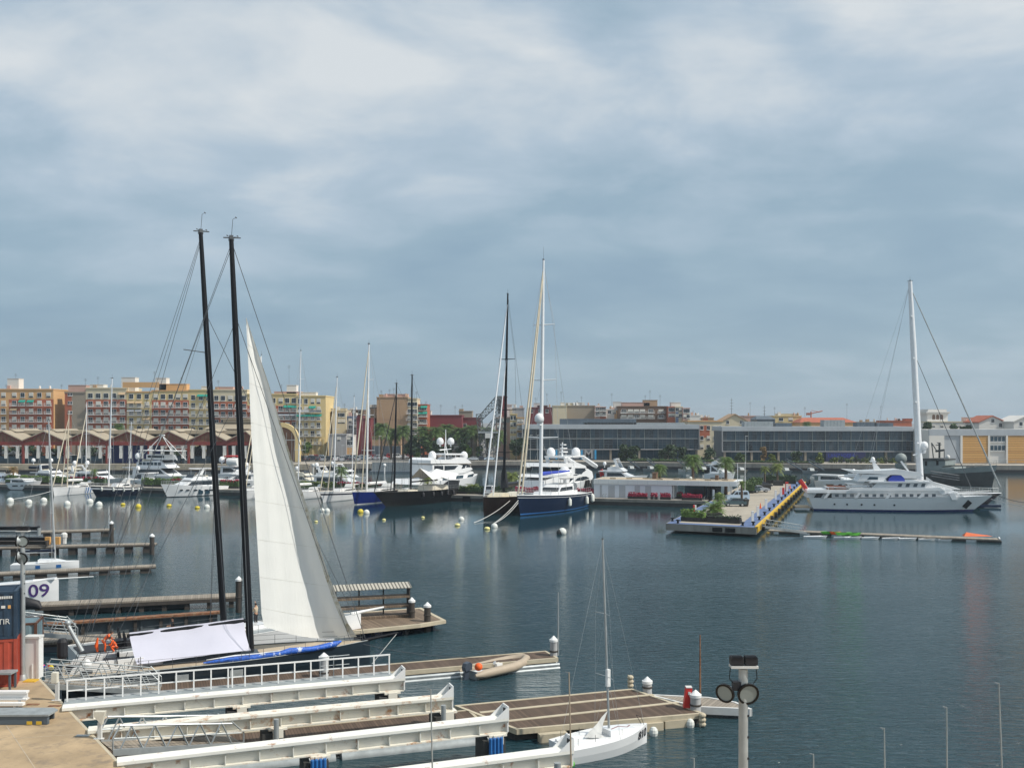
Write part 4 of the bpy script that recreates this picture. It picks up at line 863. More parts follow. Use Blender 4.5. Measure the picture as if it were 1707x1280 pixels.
yacht('white racing yacht with black zigzag marks on its hull, mostly hidden by the big sail', P(540, 827), P(484, 834), 4.4, 1.7, 1.3, ['gel', 'black'], [(-0.01, 1), (0.1, 0), (0.35, 0), (0.6, 0), (1, 0)],
      [dict(pb=497, ptop=(501.5, 585), r=0.14, spreads=(0.3, 0.55, 0.8), sw=.05, fore=0.98)], house=(0.3, 0.6, 0.45), booml=5, rake=0.03)
yacht('white sailing yacht with a navy stripe, between the big sail and the small blue yacht', P(598, 829), P(533, 838), 4.4, 2.2, 1.6, ['gel', 'navy'], [(-0.01, 1), (0.08, 0), (0.66, 0), (0.82, 1), (1, 0)],
      [dict(pb=556, ptop=(562, 629), r=0.16, spreads=(0.3, 0.55, 0.78), sw=.05, roll=[(0.99, 0.93, 0.13), (0.8, 0.85, 0.11)]), dict(pb=586, ptop=(590.5, 661), r=0.11, spreads=(0.4, 0.7), sw=.05, back=False)], house=(0.22, 0.6, 0.75), srake=0.05, rake=0.08)
yacht('royal blue sailing yacht with the tall white mast, left of the black schooner', P(662, 831), P(587, 842), 5.4, 2.6, 2.0, ['royal', 'gel'], [(-0.01, 1), (0.06, 1), (0.1, 0), (0.5, 0), (0.97, 0), (1, 1)],
      [dict(pb=611, ptop=(615, 574), r=0.22, spreads=(0.28, 0.52, 0.76), sw=.055, roll=[(0.99, 0.97, 0.17), (0.8, 0.75, 0.15)])], house=(0.2, 0.6, 0.7), booml=8, rake=0.05, cover='white')
s = Boat('schooner', 'black two-masted schooner with a white awning over its stern deck', 'schooner', P(750, 833), P(624, 846.5), SG).shape(6.4, 2.8, 2.4, 0.8, 0.14, 0.06, 0.72, 2.0, 0.82)
s.hull(['black', 'black'], [(-0.01, 0), (0.5, 0), (1, 0)]); s.deck('teak', 0.2); s.toerail('black', 0.22)
s.mast(657, (661, 640), 0.20, 'carbon', (0.44,), 0.10, wire='wire', roll=[(1.0, 0.93, 0.12), (0.8, 0.55, 0.10)], rollmt='matblack')
s.mast(684.5, (687, 626), 0.22, 'carbon', (0.50,), 0.09, wire='wire', back=True); s.boom(8.5, 1.8, 0.16, 'carbon', None)
L = s.L; z = s.zd(.2)
m = MB(); z += 3.2
g = [[(L*0.40, -3.0, z-1.0), (L*0.42, 0, z+1.3), (L*0.40, 3.0, z-1.0)], [(L*0.30, -3.3, z-.5), (L*0.30, 0, z-.1), (L*0.30, 3.3, z-.5)], [(L*0.20, -3.6, z-1.2), (L*0.19, 0, z+1.0), (L*0.20, 3.6, z-1.2)], [(L*0.05, -3.2, z-.1), (L*0.05, 0, z-.1), (L*0.05, 3.2, z-.1)]]
m.grid(g); m.open = True; m.build('awning', M['white'], s.t, smooth=20)
for q in (0.05, 0.2, 0.4):
    for sg in (-1, 1): m = MB(); m.tube((q*L, sg*3.2, s.zd(q)), (q*L, sg*3.2, z-.6), 0.05, n=5); m.build('awning_post', M['alu'], s.t)
s.house([(L*.12, s.zd(.1)-.3), (L*.36, s.zd(.3)-.3), (L*.34, s.zd(.3)+.9), (L*.14, s.zd(.1)+1.0)], 2.0, 'cream'); s.house([(L*.5, s.zd(.5)-.4), (L*.66, s.zd(.6)-.4), (L*.64, s.zd(.6)+.35), (L*.52, s.zd(.5)+.35)], 1.3, 'cream')
s.rail(n=16, mt='galvdull', h=0.9); s.fenders([.1, .2, .3, .42, .55], -1, 'matblack', .25, 1.0)
m = MB(); m.add([(L*.03, -2.6, s.zd(0)), (-1.6, -1.4, s.zd(0)+1.6), (-1.6, 1.4, s.zd(0)+1.6), (L*.03, 2.6, s.zd(0)), (-2.6, 0, s.zd(0)+.4)], [(0,1,2,3), (0,1,4), (1,2,4), (2,3,4)]); m.open = True; m.build('stern_net', M['black'], s.t)
s = Boat('sailing_yacht', 'dark brown sailing yacht with a tall black mast, left of the big blue yacht', 'sailing yacht', P(888, 841), P(805.5, 859.5), SG).shape(6.6, 3.1, 2.3, 0.8, 0.01, 0.0, 0.8, 2.0, 0.85)
s.hull(['brownblack', 'antifoul'], [(-0.01, 1), (0.03, 0), (0.5, 0), (1, 0)]); s.deck('teak', 0.1); s.toerail('black', 0.12)
s.mast(839.5, (846.5, 491), 0.26, 'carbon', (0.22, 0.43, 0.68), 0.06, wire='wire', roll=[(0.99, 0.96, 0.17), (0.82, 0.70, 0.15)], rollmt='mastwhite')
s.boom(9.5, 1.7, 0.18, 'carbon', 'black', 0.45); L = s.L
m = MB(); m.path([(s.mx-.3, 0.1, s.zd(.5)+1.6), (s.mx-.5, -.1, s.zd(.5)+4.2), (s.mx-.1, 0, s.zd(.5)+5.6)], [0.75, 0.55, 0.15], 7); m.build('furled_mainsail', M['matblack'], s.t, smooth=60)
for a, b, h, mt in ((.62, .82, .9, 'canvas'), (.28, .5, .8, 'cream')):
    wf = s.house([(a*L, s.zd(a)-.1), (b*L, s.zd(b)-.1), (b*L-1.2, s.zd(b)+h*.5), (a*L+(b-a)*L*.5, s.zd(a)+h), (a*L+.6, s.zd(a)+h*.8)], 1.4, mt, kz=-.25)
s.panes([[(.3*L, s.zd(.3)+.25), (.42*L, s.zd(.4)+.25), (.41*L, s.zd(.4)+.5), (.3*L, s.zd(.3)+.55)]], lambda x, z: 1.32)
s.rail(n=14, h=.8); 
s = Boat('sailing_yacht', 'big dark blue sailing yacht with the tallest white mast and a light blue waterline', 'sailing yacht', P(963, 842.5), P(862, 861), SG).shape(8.0, 3.6, 2.7, 0.9, 0.05, 0.02, 0.74, 2.0, 0.84)
s.hull(['deepblue', 'midblue', 'gel'], [(-0.01, 0), (0.05, 0), (0.11, 1), (0.5, 0), (0.88, 0), (0.905, 2), (1, 0)], n=28); s.deck('white', 0.12); s.toerail('white', 0.14)
s.mast(901, (906, 434), 0.36, 'mastwhite', (0.245, 0.49, 0.725), 0.075, spm='mastwhite', roll=[(0.985, 0.97, 0.20), (0.93, 0.94, 0.20)], rollmt='mastbeige', wire='lightwire', wr=.028, topext=2.4)
L = s.L; mx = s.mx
m = MB(); s.dome(mx+0.5, 0, Q(901, 704, s.W2(mx).y).z, 0.85)
m = MB(); m.box(mx+.2, mx+.9, -.3, .3, Q(901, 706, s.W2(mx).y).z-.3, Q(901, 704.5, s.W2(mx).y).z); m.build('dome_bracket', M['mastwhite'], s.t)
wf = s.house([(L*.22, s.zd(.3)-.2), (L*.62, s.zd(.62)-.2), (L*.60, s.zd(.6)+.5), (L*.22, s.zd(.3)+.6)], 2.5, 'gel', kx=-.06)
wf = s.house([(L*.27, s.zd(.3)+.5), (L*.50, s.zd(.5)+.4), (L*.46, s.zd(.5)+1.25), (L*.43, s.zd(.5)+1.7), (L*.25, s.zd(.3)+1.9)], 2.2, 'gel', kx=-.05)
s.panes([[(L*.28, s.zd(.3)+.75), (L*.485, s.zd(.5)+.55), (L*.455, s.zd(.5)+1.2), (L*.28, s.zd(.3)+1.4)]], wf); s.front((L*.495, s.zd(.5)+.5), (L*.465, s.zd(.5)+1.18), wf)
s.house([(L*.12, s.zd(.3)+2.9), (L*.42, s.zd(.3)+3.05), (L*.40, s.zd(.3)+3.2), (L*.12, s.zd(.3)+3.1)], 2.3, 'offwhite', name='bimini')
for q in (.13, .26, .39):
    for sg in (-1, 1): m = MB(); m.tube((q*L, sg*2.1, s.zd(.3)), (q*L, sg*2.1, s.zd(.3)+3.0), .05, n=5); m.build('bimini_post', M['alu'], s.t)
s.dome(L*.10, -1.6, s.zd(0)+2.5, 1.25, 2.0); s.boom(13, 3.4, .3, 'mastwhite', 'bluecloth', .38); s.rail(n=18, h=1.0); s.fenders((0.50, 0.16), -1, r=.36, l=1.6, drop=.5); s.fenders((0.02,), -1, r=.42, l=1.7, drop=.2)
m = MB(); m.lathe((L*.08, 0, s.zd(0)+1.1), [(.8, -.03), (.86, 0), (.8, .03)], 14, axis=(1, 0, .2)); m.build('steering_wheel', M['alu'], s.t)
m = MB(); m.tube((L*.9, -.5, s.zd(.9)), (L*.9, -.5, s.zd(.9)+1.1), .1); m.box(L*.9-.3, L*.9+.3, -.9, -.1, s.zd(.9)-.1, s.zd(.9)+.35); m.build('anchor_winch', M['alu'], s.t)

MG = 'motor yachts moored beyond the hedged pontoon'
def motor(label, stern, bow, B, fb, fs, cabin, fly=None, arch_=None, domes=(), flag=None, hullm=('gel', 'navy'), group=MG, rake=.14, panes_hull=True, tint='glass', bimini=None, rails=True, name='motor_yacht', cat='motor yacht', fend=(), fside=-1, hm='gel'):
    s = Boat(name, label, cat, stern, bow, group).shape(B, fb, fs, 0.5, rake, 0.02, 0.86, 2.3, 0.80, 1.3, 0.35); L = s.L
    s.hull(list(hullm), [(-0.01, 1), (0.05, 1), (0.08, 0), (0.5, 0), (0.9, 0), (1.0, 0)]); s.deck('gel' if not cabin else 'white', 0.10)
    a, b, h = cabin; z = s.zd(a)-.1; zb_ = s.zd(b)-.1
    pr = [(a*L, z), (b*L, zb_), (b*L-h*1.7, z+h), (a*L, z+h)]
    wf = s.house(pr, B*.41, hm, kx=-B*.10/L, name='cabin')
    s.panes([[(a*L+.05*L, z+h*.30), (b*L-h*.9, z+h*.34), (b*L-h*1.62, z+h*.86), (a*L+.05*L, z+h*.86)]], wf, tint); s.front((b*L-h*.55, z+h*.36), (b*L-h*1.60, z+h*.96), wf, tint)
    zt = z+h
    m = MB(); m.extr([((a-.13)*L, zt), (b*L-h*1.35, zt), (b*L-h*1.6, zt+.16), ((a-.13)*L, zt+.2)], lambda x, zz: B*.43-B*.10/L*(x-a*L)); m.build('cabin_roof', M[hm], s.t, smooth=25)
    if fly:
        fa, fb_, fh = fly; wf2 = s.house([(fa*L, zt+.2), (fb_*L, zt+.15), (fb_*L-fh*1.5, zt+.2+fh), (fa*L, zt+.2+fh*.7)], B*.36, hm, kx=-B*.06/L, name='flybridge')
        s.front((fb_*L-fh*.9, zt+.2+fh*.65), (fb_*L-fh*1.6, zt+.2+fh*1.5), lambda x, zz: B*.3, tint); zt2 = zt+.2+fh
        m = MB(); m.box((fa+.05)*L, (fa+.05)*L+.6, -B*.25, B*.25, zt+.2+fh*.72, zt+.2+fh*1.1); m.build('seat', M['cream'], s.t)
    else: zt2 = zt+.2
    if arch_: ax, ah = arch_; arch(s, ax*L, zt2-.3, B*.36, ah+.3, hm); zt3 = zt2+ah
    else: zt3 = zt2
    if bimini: ba, bb, bh, bm = bimini; m = MB(); m.box(ba*L, bb*L, -B*.34, B*.34, zt2+bh, zt2+bh+.12); [m.tube((q*L, sg*B*.32, zt2-.3), (q*L, sg*B*.32, zt2+bh), .04, n=4) for q in (ba+.01, bb-.01) for sg in (-1, 1)]; m.build('bimini', M[bm], s.t)
    for (dx, dy, dz, r) in domes: s.dome(dx*L, dy, zt2+dz, r, .6)
    if flag: s.flag(flag*L, s.zd(0)+.4, 1.8, 1.4)
    if panes_hull:
        for q in (.3, .38, .55, .66, .75):
            for sg in (-1, 1):
                x, y, zz = s.pt(q, sg, s.zd(q)*.58); m = MB(); m.cbox((x, y, zz), (.9, .12, .28)); m.build('porthole', M['glass'], s.t)
    m = MB(); m.box(-.9, .05, -B*.36, B*.36, .15, .35); m.build('swim_platform', M['teak'], s.t)
    if rails: s.rail(q0=.45, q1=.99, n=10, h=.75)
    s.fenders(fend, fside, 'navy', .25, .8)
    s.zt2 = zt2; s.wf = wf; return s
def PY(px, y): return Vector((XX(px, y), y, 0))
s = motor('white motor yacht with a square pair of hull windows in front of the hedge', P(372, 823), P(268, 829.5), 5.2, 2.9, 1.9, (.22, .74, 1.45), (.26, .60, .7), None, (), group='motor yachts in front of the hedge', rake=.10)
L = s.L
for sg in (-1, 1):
    for q in (.36, .47): x, y, zz = s.pt(q, sg, s.zd(q)*.45); m = MB(); m.cbox((x, y, zz), (1.1, .14, 1.05)); m.build('hull_window', M['glassblue'], s.t)
m = MB(); m.extr([(L*.2, s.zt2+1.5), (L*.5, s.zt2+1.55), (L*.47, s.zt2+1.68), (L*.2, s.zt2+1.65)], -1.9, 1.9); [m.tube((q*L, sg*1.7, s.zt2-.6), (q*L, sg*1.7, s.zt2+1.55), .05, n=4) for q in (.22, .46) for sg in (-1, 1)]; m.build('hard_top', M['gel'], s.t)
motor('white motor yacht with a tan bimini at the left edge of the photo', PY(-22, 252), PY(56, 246), 5, 2.0, 1.5, (.2, .72, 1.5), (.25, .55, .6), None, (), None, bimini=(.3, .55, 1.2, 'teak'))
motor('white sports yacht with a slanted black side window behind the hedge, left end', PY(20, 243), PY(70, 240), 4.6, 2.3, 1.6, (.15, .7, .9), None, None, (), None)
s = motor('motor yacht carrying a dark inflatable tender between two radar domes', PY(55, 262), PY(118, 256), 5.2, 2.3, 1.8, (.25, .75, 1.3), (.30, .62, .6), (.35, 1.2), ((.12, -1.2, 1.9, .5), (.38, 1.2, 1.9, .5)), None)
m = MB(); m.path([(s.L*.02, -1.2, s.zt2+.5), (s.L*.30, -1.2, s.zt2+.5), (s.L*.40, 0, s.zt2+.7), (s.L*.30, 1.2, s.zt2+.5), (s.L*.02, 1.2, s.zt2+.5)], .42, 7); m.box(s.L*.02, s.L*.3, -1, 1, s.zt2+.1, s.zt2+.4); tag(solo('inflatable_tender', MB().add([s.W2(*p) for p in m.v], m.f), M['navy'], 'dark inflatable tender carried on the motor yacht between two radar domes', 'dinghy'), 'dark inflatable tender carried on the motor yacht between two radar domes', 'dinghy')
motor('cream covered motor boat just right of the yacht carrying the dark tender', PY(78, 245), PY(126, 243), 4.4, 1.9, 1.5, (.3, .7, .8), None, None, (), None, hm='cream')
motor('long white motor yacht behind the ketch masts with two domes over its stern', PY(122, 258), PY(206, 250), 5.6, 2.2, 1.8, (.18, .72, 1.5), (.25, .6, .5), (.1, 1.0), ((.1, -1, 1.3, .55), (.22, 1, 1.3, .55)), None)
motor('white motor boat with black cabin windows between the ketch and the tripod yacht', PY(252, 250), PY(208, 254), 5.0, 2.1, 1.7, (.1, .62, 1.8), None, None, ((.5, 0, .5, .55),), None)
s = motor('tall white expedition yacht with a white tripod mast frame over its top deck', PY(226, 262), PY(352, 252), 6.4, 2.8, 2.4, (.06, .55, 2.0), (.10, .52, 1.9), None, ((.12, -2, .2, .85),), .04)
L = s.L; z0 = s.zt2
wf = lambda x, zz: 6.4*.36-6.4*.06/L*(x-.1*L)
for k in range(6): a = (.14+k*.05)*L; s.panes([[(a, z0-1.25), (a+.035*L, z0-1.25), (a+.035*L, z0-.55), (a, z0-.55)]], wf, 'glassblue', .05)
m = MB(); A = Vector((L*.36, 0, z0+6.2))
for p in ((.12, -2.2), (.12, 2.2), (.62, -1.6), (.62, 1.6)): m.tube((p[0]*L, p[1], z0), A, .09, n=5)
m.box(L*.33, L*.39, -.25, .25, z0+6.1, z0+6.4); m.build('tripod_frame', M['white'], s.t)
m = MB(); m.extr([(L*.22, z0+.1), (L*.50, z0+.1), (L*.47, z0+1.3), (L*.22, z0+1.4)], -1.9, 1.9); m.build('wheelhouse', M['white'], s.t)
m = MB(); m.box(L*.24, L*.46, -1.96, 1.96, z0+.6, z0+1.15); m.build('window', M['glass'], s.t)
m = MB(); m.box(L*.12, L*.60, -2.3, 2.3, z0+2.3, z0+2.42); [m.tube((q*L, sg*2.2, z0), (q*L, sg*2.2, z0+2.3), .05, n=4) for q in (.13, .3, .45, .59) for sg in (-1, 1)]; m.build('upper_awning', M['white'], s.t)
motor('white flybridge yacht with a black window band between the two black masts', PY(438, 250), PY(352, 246), 5.4, 2.3, 1.8, (.2, .72, 1.5), (.25, .62, .7), (.3, 1.0), ((.32, 0, 1.1, .5),), None)
s = motor('white workboat with a white drum under a red frame behind the black masts', PY(362, 275), PY(442, 272), 5.5, 2.6, 2.0, (.15, .6, 2.0), None, None, ((.1, 0, 1.0, .8),), None)
m = MB(); m.lathe((s.L*.28, -1.5, s.zt2+1.2), [(1.0, 0), (1.1, .3), (1.1, 2.8), (1.0, 3.0)], 12, axis=(1, 0, 0)); m.build('drum', M['white'], s.t, smooth=40)
m = MB(); m.box(s.L*.22, s.L*.5, -1.9, 1.9, s.zt2+2.5, s.zt2+2.8); m.build('red_frame', M['red'], s.t)
motor('cream covered motor yacht right of the big sail, under the two white masts', PY(478, 248), PY(548, 244), 5.2, 2.3, 1.8, (.1, .66, 1.3), (.15, .55, .7), None, ((.3, -1, .5, .5),), None, hm='cream')
motor('white motor yacht with a long dark window behind the medium palm', PY(520, 236), PY(611, 232), 5.6, 2.7, 2.0, (.12, .78, 1.6), (.15, .55, .9), (.2, 1.1), ((.05, 1, 1.0, .5), (.25, -1.2, -.6, .55)), None, fend=(.85, .78))
motor('white sports yacht low behind the bow of the white motor yacht with hull windows', PY(352, 246), PY(296, 243), 4.8, 2.0, 1.6, (.2, .72, 1.2), (.25, .55, .6), (.3, .9), (), None)
motor('white motor yacht in the back row between the medium palm and the cream covered yacht', PY(548, 262), PY(612, 258), 5.2, 2.2, 1.8, (.2, .72, 1.5), (.25, .58, .7), (.3, 1.0), ((.1, 0, .9, .45),), None)
motor('cream topped motor yacht in the back row just left of the ketch masts', PY(138, 274), PY(84, 270), 5.0, 2.2, 1.8, (.2, .72, 1.5), (.25, .58, .7), None, (), None, hm='cream')
motor('small grey motor boat moored at the pontoon under the yachts, left of the black schooner', PY(668, 222), PY(700, 224), 3, 1.2, .9, (.3, .7, .6), None, None, (), None)
def superyacht(label, stern, bow, B, hullpx, tiers, wins, mats=('navy', 'navy', 'gel'), off=None, group='large motor yachts in the basin', fronts=(), zrows=None, **k):
    s = Boat('superyacht', label, 'motor yacht', stern, bow, group); s.shape(B, *hullpx, **k); L = s.L
    s.hull(list(mats), zrows or [(-0.01, 0), (0.1, 1), (0.5, 2), (0.9, 2), (1, 2)], n=30); s.deck('white', .12)
    wfs = []
    for i, (pts, w0, kx, mt) in enumerate(tiers):
        pr = s.trace(pts, off if off is not None else (-w0 if s.n.y > 0 else w0)*0.9)
        x0 = min(p[0] for p in pr); m = MB(); wf = (lambda w0, kx, x0: lambda x, z: max(.3, w0+kx*(x-x0)))(w0, kx, x0); m.extr(pr, wf); m.build('deck_house' if i else 'main_deck_house', M[mt], s.t, smooth=20); wfs.append((wf, w0))
    for i, polys, mt in wins:
        wf, w0 = wfs[i]
        for p in polys:
            pr = s.trace(p, off if off is not None else (-w0 if s.n.y > 0 else w0)*0.9)
            for g in (-1, 1): m = MB(); m.side(pr, wf, .05, 0, (g,)); m.build('window', M[mt], s.t)
    s.wfs = wfs; return s
s = superyacht('white and navy superyacht with four radar domes behind the black schooner', PY(716, 236), PY(796, 252), 7.5, (3.2, 2.6, .6, .08, 0, .9), [
    ([(690, 808), (786, 812), (797, 792), (793, 786), (780, 783), (738, 791), (725, 798), (697, 799)], 3.5, -.05, 'gel'),
    ([(719, 793), (776, 788), (790, 782), (786, 778), (764, 774), (719, 775)], 3.3, -.04, 'gel'),
    ([(716, 772.5), (716, 767), (722, 763), (728, 766), (760, 766), (766, 762), (778, 763), (786, 768), (789, 772)], 3.2, -.05, 'gel')],
    [(0, [[(738, 802), (752, 800), (754, 794), (740, 795)], [(762, 800), (775, 799), (776, 792), (764, 793)], [(782, 798), (793, 794), (795, 789), (784, 792)]], 'glassblue'),
     (1, [[(722, 788), (738, 788), (738, 776), (722, 776)], [(740, 784), (758, 782), (764, 776), (740, 776)], [(770, 781), (776, 780), (778, 774.5), (773, 774.5)], [(778, 779), (786, 778.5), (784, 775), (780, 774.5)]], 'glass')])
for px, py, r in ((724, 762, .95), (770, 762, .95), (737, 738, .85), (748, 738, .85)):
    pr = s.trace([(px, py)], 0)[0]; s.dome(pr[0], 0.6 if px < 740 else -.6, pr[1]-.4, r, .5)
m = MB()
for a, b in (((741, 765), (742, 737)), ((748, 765), (743, 742)), ((733, 750), (752, 748)), ((736, 757), (755, 757)), ((743, 742), (743, 716))):
    p, q = s.trace([a, b], 0); m.tube((p[0], 0, p[1]), (q[0], 0, q[1]), .16, .1, 6)
m.build('radar_mast', M['gel'], s.t)
m = MB(); m.extr(s.trace([(730, 758), (764, 758), (766, 755.5), (730, 755.5)], 0), -2.2, 2.2); [m.tube((p[0], sg*2, p[1]), (p[0], sg*2, p[1]+1.6), .08, n=5) for p in s.trace([(731, 767), (748, 767), (763, 767)], 0) for sg in (-1, 1)]; m.build('hard_top', M['gel'], s.t)
s = superyacht('white superyacht with black almond shaped windows and tyre fenders, behind the big blue yacht', PY(902, 224), PY(988, 244), 7.2, (3.6, 2.0, .6, .06, 0, .9), [
    ([(903, 814), (975, 822), (984, 812), (993, 795), (991, 786), (983, 781), (960, 779), (944, 788), (905, 802)], 3.5, -.04, 'gel'),
    ([(906, 796), (950, 794), (986, 790), (979, 780), (958, 777), (944, 789), (910, 791)], 3.45, -.04, 'gel'),
    ([(911, 778), (914, 772), (957, 772), (958, 769), (977, 776), (980, 780), (958, 779)], 3.2, -.03, 'gel')],
    [(0, [[(959, 802), (964, 797), (972, 794), (980, 794), (986, 797), (974, 801)], [(950, 804), (958, 797), (951, 797)]], 'glass'),
     (1, [[(965, 785.5), (969, 781), (974, 780), (980, 783), (976, 786.5), (970, 787)], [(955, 794), (958, 791), (968, 790), (960, 793.5)]], 'glass')])
m = MB(); w = 3.3; m.extr(s.trace([(914, 789), (952, 789), (958, 779.5), (918, 779.5)], 0), -2.9, 2.9); m.build('saloon', M['glass'], s.t)
m = MB()
for a, b in (((957, 762), (979, 777)), ((929, 772), (927, 762))):
    p, q = s.trace([a, b], 0)
    for sg in (-1, 1): m.tube((p[0], sg*2.4, p[1]), (q[0], sg*2.4, q[1]), .45, .5, 6)
p, q = s.trace([(924, 761), (958, 761)], 0); m.box(p[0], q[0], -2.6, 2.6, p[1]-.25, p[1]+.1); p, q = s.trace([(937, 761), (937.5, 737)], 0); m.tube((p[0], 0, p[1]), (q[0], 0, q[1]), .28, .1, 6)
for py, l in ((742, .8), (748, 1.2), (754, 1.5)): c = s.trace([(938, py)], 0)[0]; m.box(c[0]-l*.4, c[0]+l, -.5, .5, c[1], c[1]+.22)
m.build('radar_mast', M['gel'], s.t)
for px, r in ((926, 1.0), (952.5, 1.05)): p = s.trace([(px, 758)], 0)[0]; s.dome(p[0], 1.2 if px < 940 else -1.2, p[1]-.3, r)
s.flag(s.trace([(921, 800)], 0)[0][0], s.trace([(921, 796)], 0)[0][1], 1.9, 1.3)
for q in (.62, .70, .78): 
    x, y, zz = s.pt(q, 1 if s.n.y < 0 else -1, 1.6); m = MB(); m.lathe((x, y+.35*(1 if s.n.y < 0 else -1), zz-.9), [(.3, 0), (.42, .3), (.42, 1.7), (.3, 2)], 8); m.build('fender', M['tyre'], s.t)
m = MB(); p = s.trace([(988, 795)], 0)[0]; m.lathe((p[0], -1.4, p[1]-.9), [(.4, 0), (.5, .3), (.5, 1.8), (.3, 2)], 8); m.build('anchor', M['black'], s.t)
motor('white flybridge yacht with radar mast, above the roof of the low white pavilion', PY(1000, 250), PY(1080, 246), 6, 3.2, 2.4, (.15, .7, 1.6), (.2, .55, 1.2), (.38, 1.6), ((.10, 0, .1, .45), (.32, 0, .8, .4)), .1, rails=False)
motor('white motor yacht seen over the right end of the pavilion roof', PY(1180, 262), PY(1226, 258), 6, 3.4, 2.8, (.2, .75, 2.2), (.25, .6, 1.0), None, (), None, tint='glass', rails=False)
motor('white motor yacht with a tan cover lying behind the stern of the large white superyacht', PY(1364, 243), PY(1444, 236), 6, 2.9, 2.2, (.08, .66, 1.3), None, None, (), None, hm='gel')
s = superyacht('long white superyacht with a dark blue waterline and blue covered tender, right of the pier', P(1345, 848.5), P(1655, 852.8), 7.6, (2.95, 2.35, .5, .11, .03, .80), [
    ([(1345, 829), (1612, 829), (1600, 824), (1586, 820), (1583, 818), (1350, 818)], 2.95, -.03, 'gel'),
    ([(1345, 821), (1600, 823.5), (1586, 817.5), (1582, 815.5), (1345, 816.5)], 3.72, -.05, 'gel'),
    ([(1412, 818), (1576, 818), (1566, 812), (1556, 813), (1420, 813)], 3.5, -.03, 'gel'),
    ([(1452, 813.5), (1556, 813.5), (1548, 804), (1462, 804)], 2.7, -.03, 'gel'),
    ([(1448, 804.5), (1552, 804.5), (1546, 802.2), (1452, 802.2)], 3.4, -.03, 'gel'),
    ([(1429, 802), (1473, 802), (1479, 790.5), (1437, 790.5)], 2.6, 0, 'gel'),
    ([(1408, 783), (1422, 788), (1490, 791), (1540, 794), (1534, 788), (1499, 782.5), (1470, 784), (1440, 785)], 2.8, -.02, 'gel')],
    [(0, [[(1356, 829), (1368, 829), (1373, 822.3), (1361, 822.3)], [(1376, 829.3), (1386, 829.3), (1386, 823), (1380, 823)]], 'glass'),
     (0, [[(1392+i*12.5, 828), (1398+i*12.5, 828), (1398+i*12.5, 823.5), (1392+i*12.5, 823.5)] for i in range(14)], 'metaldark'),
     (3, [[(1496+i*13, 811.3), (1502+i*13, 811.3), (1504+i*13, 806), (1498+i*13, 806)] for i in range(4)], 'metaldark'),
     (5, [[(1445, 799), (1463, 799.2), (1463, 795), (1449, 794.5)]], 'glassblue')],
    mats=('royal', 'royal', 'gel', 'gel'), zrows=[(-0.01, 0), (.14, 1), (.62, 2), (.66, 3), (1, 2)], flare=.86, wide=.5)
L = s.L
m = MB(); 
for k in range(5): x, y, zz = s.pt((.13, .2, .28, .35, .46)[k], -1, 1.25); m.lathe((x, y-.01, zz), [(.17, 0), (.17, .08)], 10, axis=(0, -1, 0))
m.build('porthole', M['glass'], s.t)
x, y, zz = s.pt(.885, -1, 1.5); m = MB(); m.cbox((x, y-.05, zz), (1.3, .25, 1.5), rz=-.3, ry=.7); m.build('anchor', M['black'], s.t)
for a, b in (((1482, 775), (1484, 784)),): pass
m = MB(); p = s.trace([(1454, 771), (1458, 770), (1470, 785), (1457, 785)], 0); m.extr(p, -.35, .35); c = s.trace([(1455, 769)], 0)[0]; m.box(c[0]-.5, c[0]+.5, -.6, .6, c[1]-.1, c[1]+.15); m.build('radar_mast', M['gel'], s.t)
s.dome(c[0], 0, c[1]+.1, .38); c = s.trace([(1423, 786)], 0)[0]; s.dome(c[0], 0, c[1]-.1, .32, .2)
m = MB(); m.extr(s.trace([(1479, 802.5), (1507, 802.5), (1505, 796), (1500, 791.5), (1486, 792), (1480, 797)], -1.5), -2.6, -.4)
v0 = [s.W2(*p) for p in m.v]; solo('covered_tender', MB().add(v0, m.f), M['bluecloth'], 'blue covered tender on the top deck of the long white superyacht', 'tender')
m = MB(); p = s.trace([(1500, 769), (1503, 768), (1519, 790), (1517, 791)], -1.5); m.extr(p, -1.9, -1.6); m.build('crane_arm', M['gel'], s.t)
for a, b, c_ in ((1559, 803, 1569), ): 
    m = MB(); m.extr(s.trace([(1536, 800), (1543, 800), (1553, 815), (1546, 815)], 0), -2.4, 2.4); m.extr(s.trace([(1556, 815), (1566, 813), (1570, 822), (1563, 822)], 0), -2.9, 2.9); m.extr(s.trace([(1575, 820), (1583, 819), (1589, 831), (1580, 831)], 0), -2.95, 2.95); m.build('raked_brace', M['gel'], s.t)
for px in (1370, 1388, 1400): pass
for a in (1373, 1424, 1476, 1530): m = MB(); m.extr(s.trace([(a, 830), (a+5, 830), (a+11, 822), (a+6, 822)], -3.7), -3.78, -3.60); m.build('raked_strut', M['gel'], s.t)
for a, b, z_ in ((1376, 1418, 811.5), (1410, 1452, 806.5)):
    m = MB(); pp = s.trace([(a, z_), (b, z_)], 0); m.box(pp[0][0], pp[1][0], -2.3, 2.3, pp[0][1], pp[0][1]+.1); [m.tube((x, sg*2.2, pp[0][1]-1.4), (x, sg*2.2, pp[0][1]), .05, n=4) for x in (pp[0][0]+.2, pp[1][0]-.2) for sg in (-1, 1)]; m.build('deck_awning', M['white'], s.t)
for px in (1384, 1396, 1404): pp = s.trace([(px, 816.5)], 0)[0]; m = MB(); m.box(pp[0]-.5, pp[0]+.5, -1.5, 1.5, pp[1], pp[1]+.75); m.build('deck_seat', M['w_brick'], s.t)
s.flag(s.trace([(1349, 818)], 0)[0][0], s.trace([(1349, 816)], 0)[0][1], 2.0, 1.0, lean=-1.3); s.rail(q0=.82, q1=.99, n=8, h=.9); s.rail(q0=.02, q1=.3, n=8, h=.9)
m = MB(); m.box(-2.2, .4, -2.4, 2.4, .4, .6); m.build('swim_platform', M['teak'], s.t)
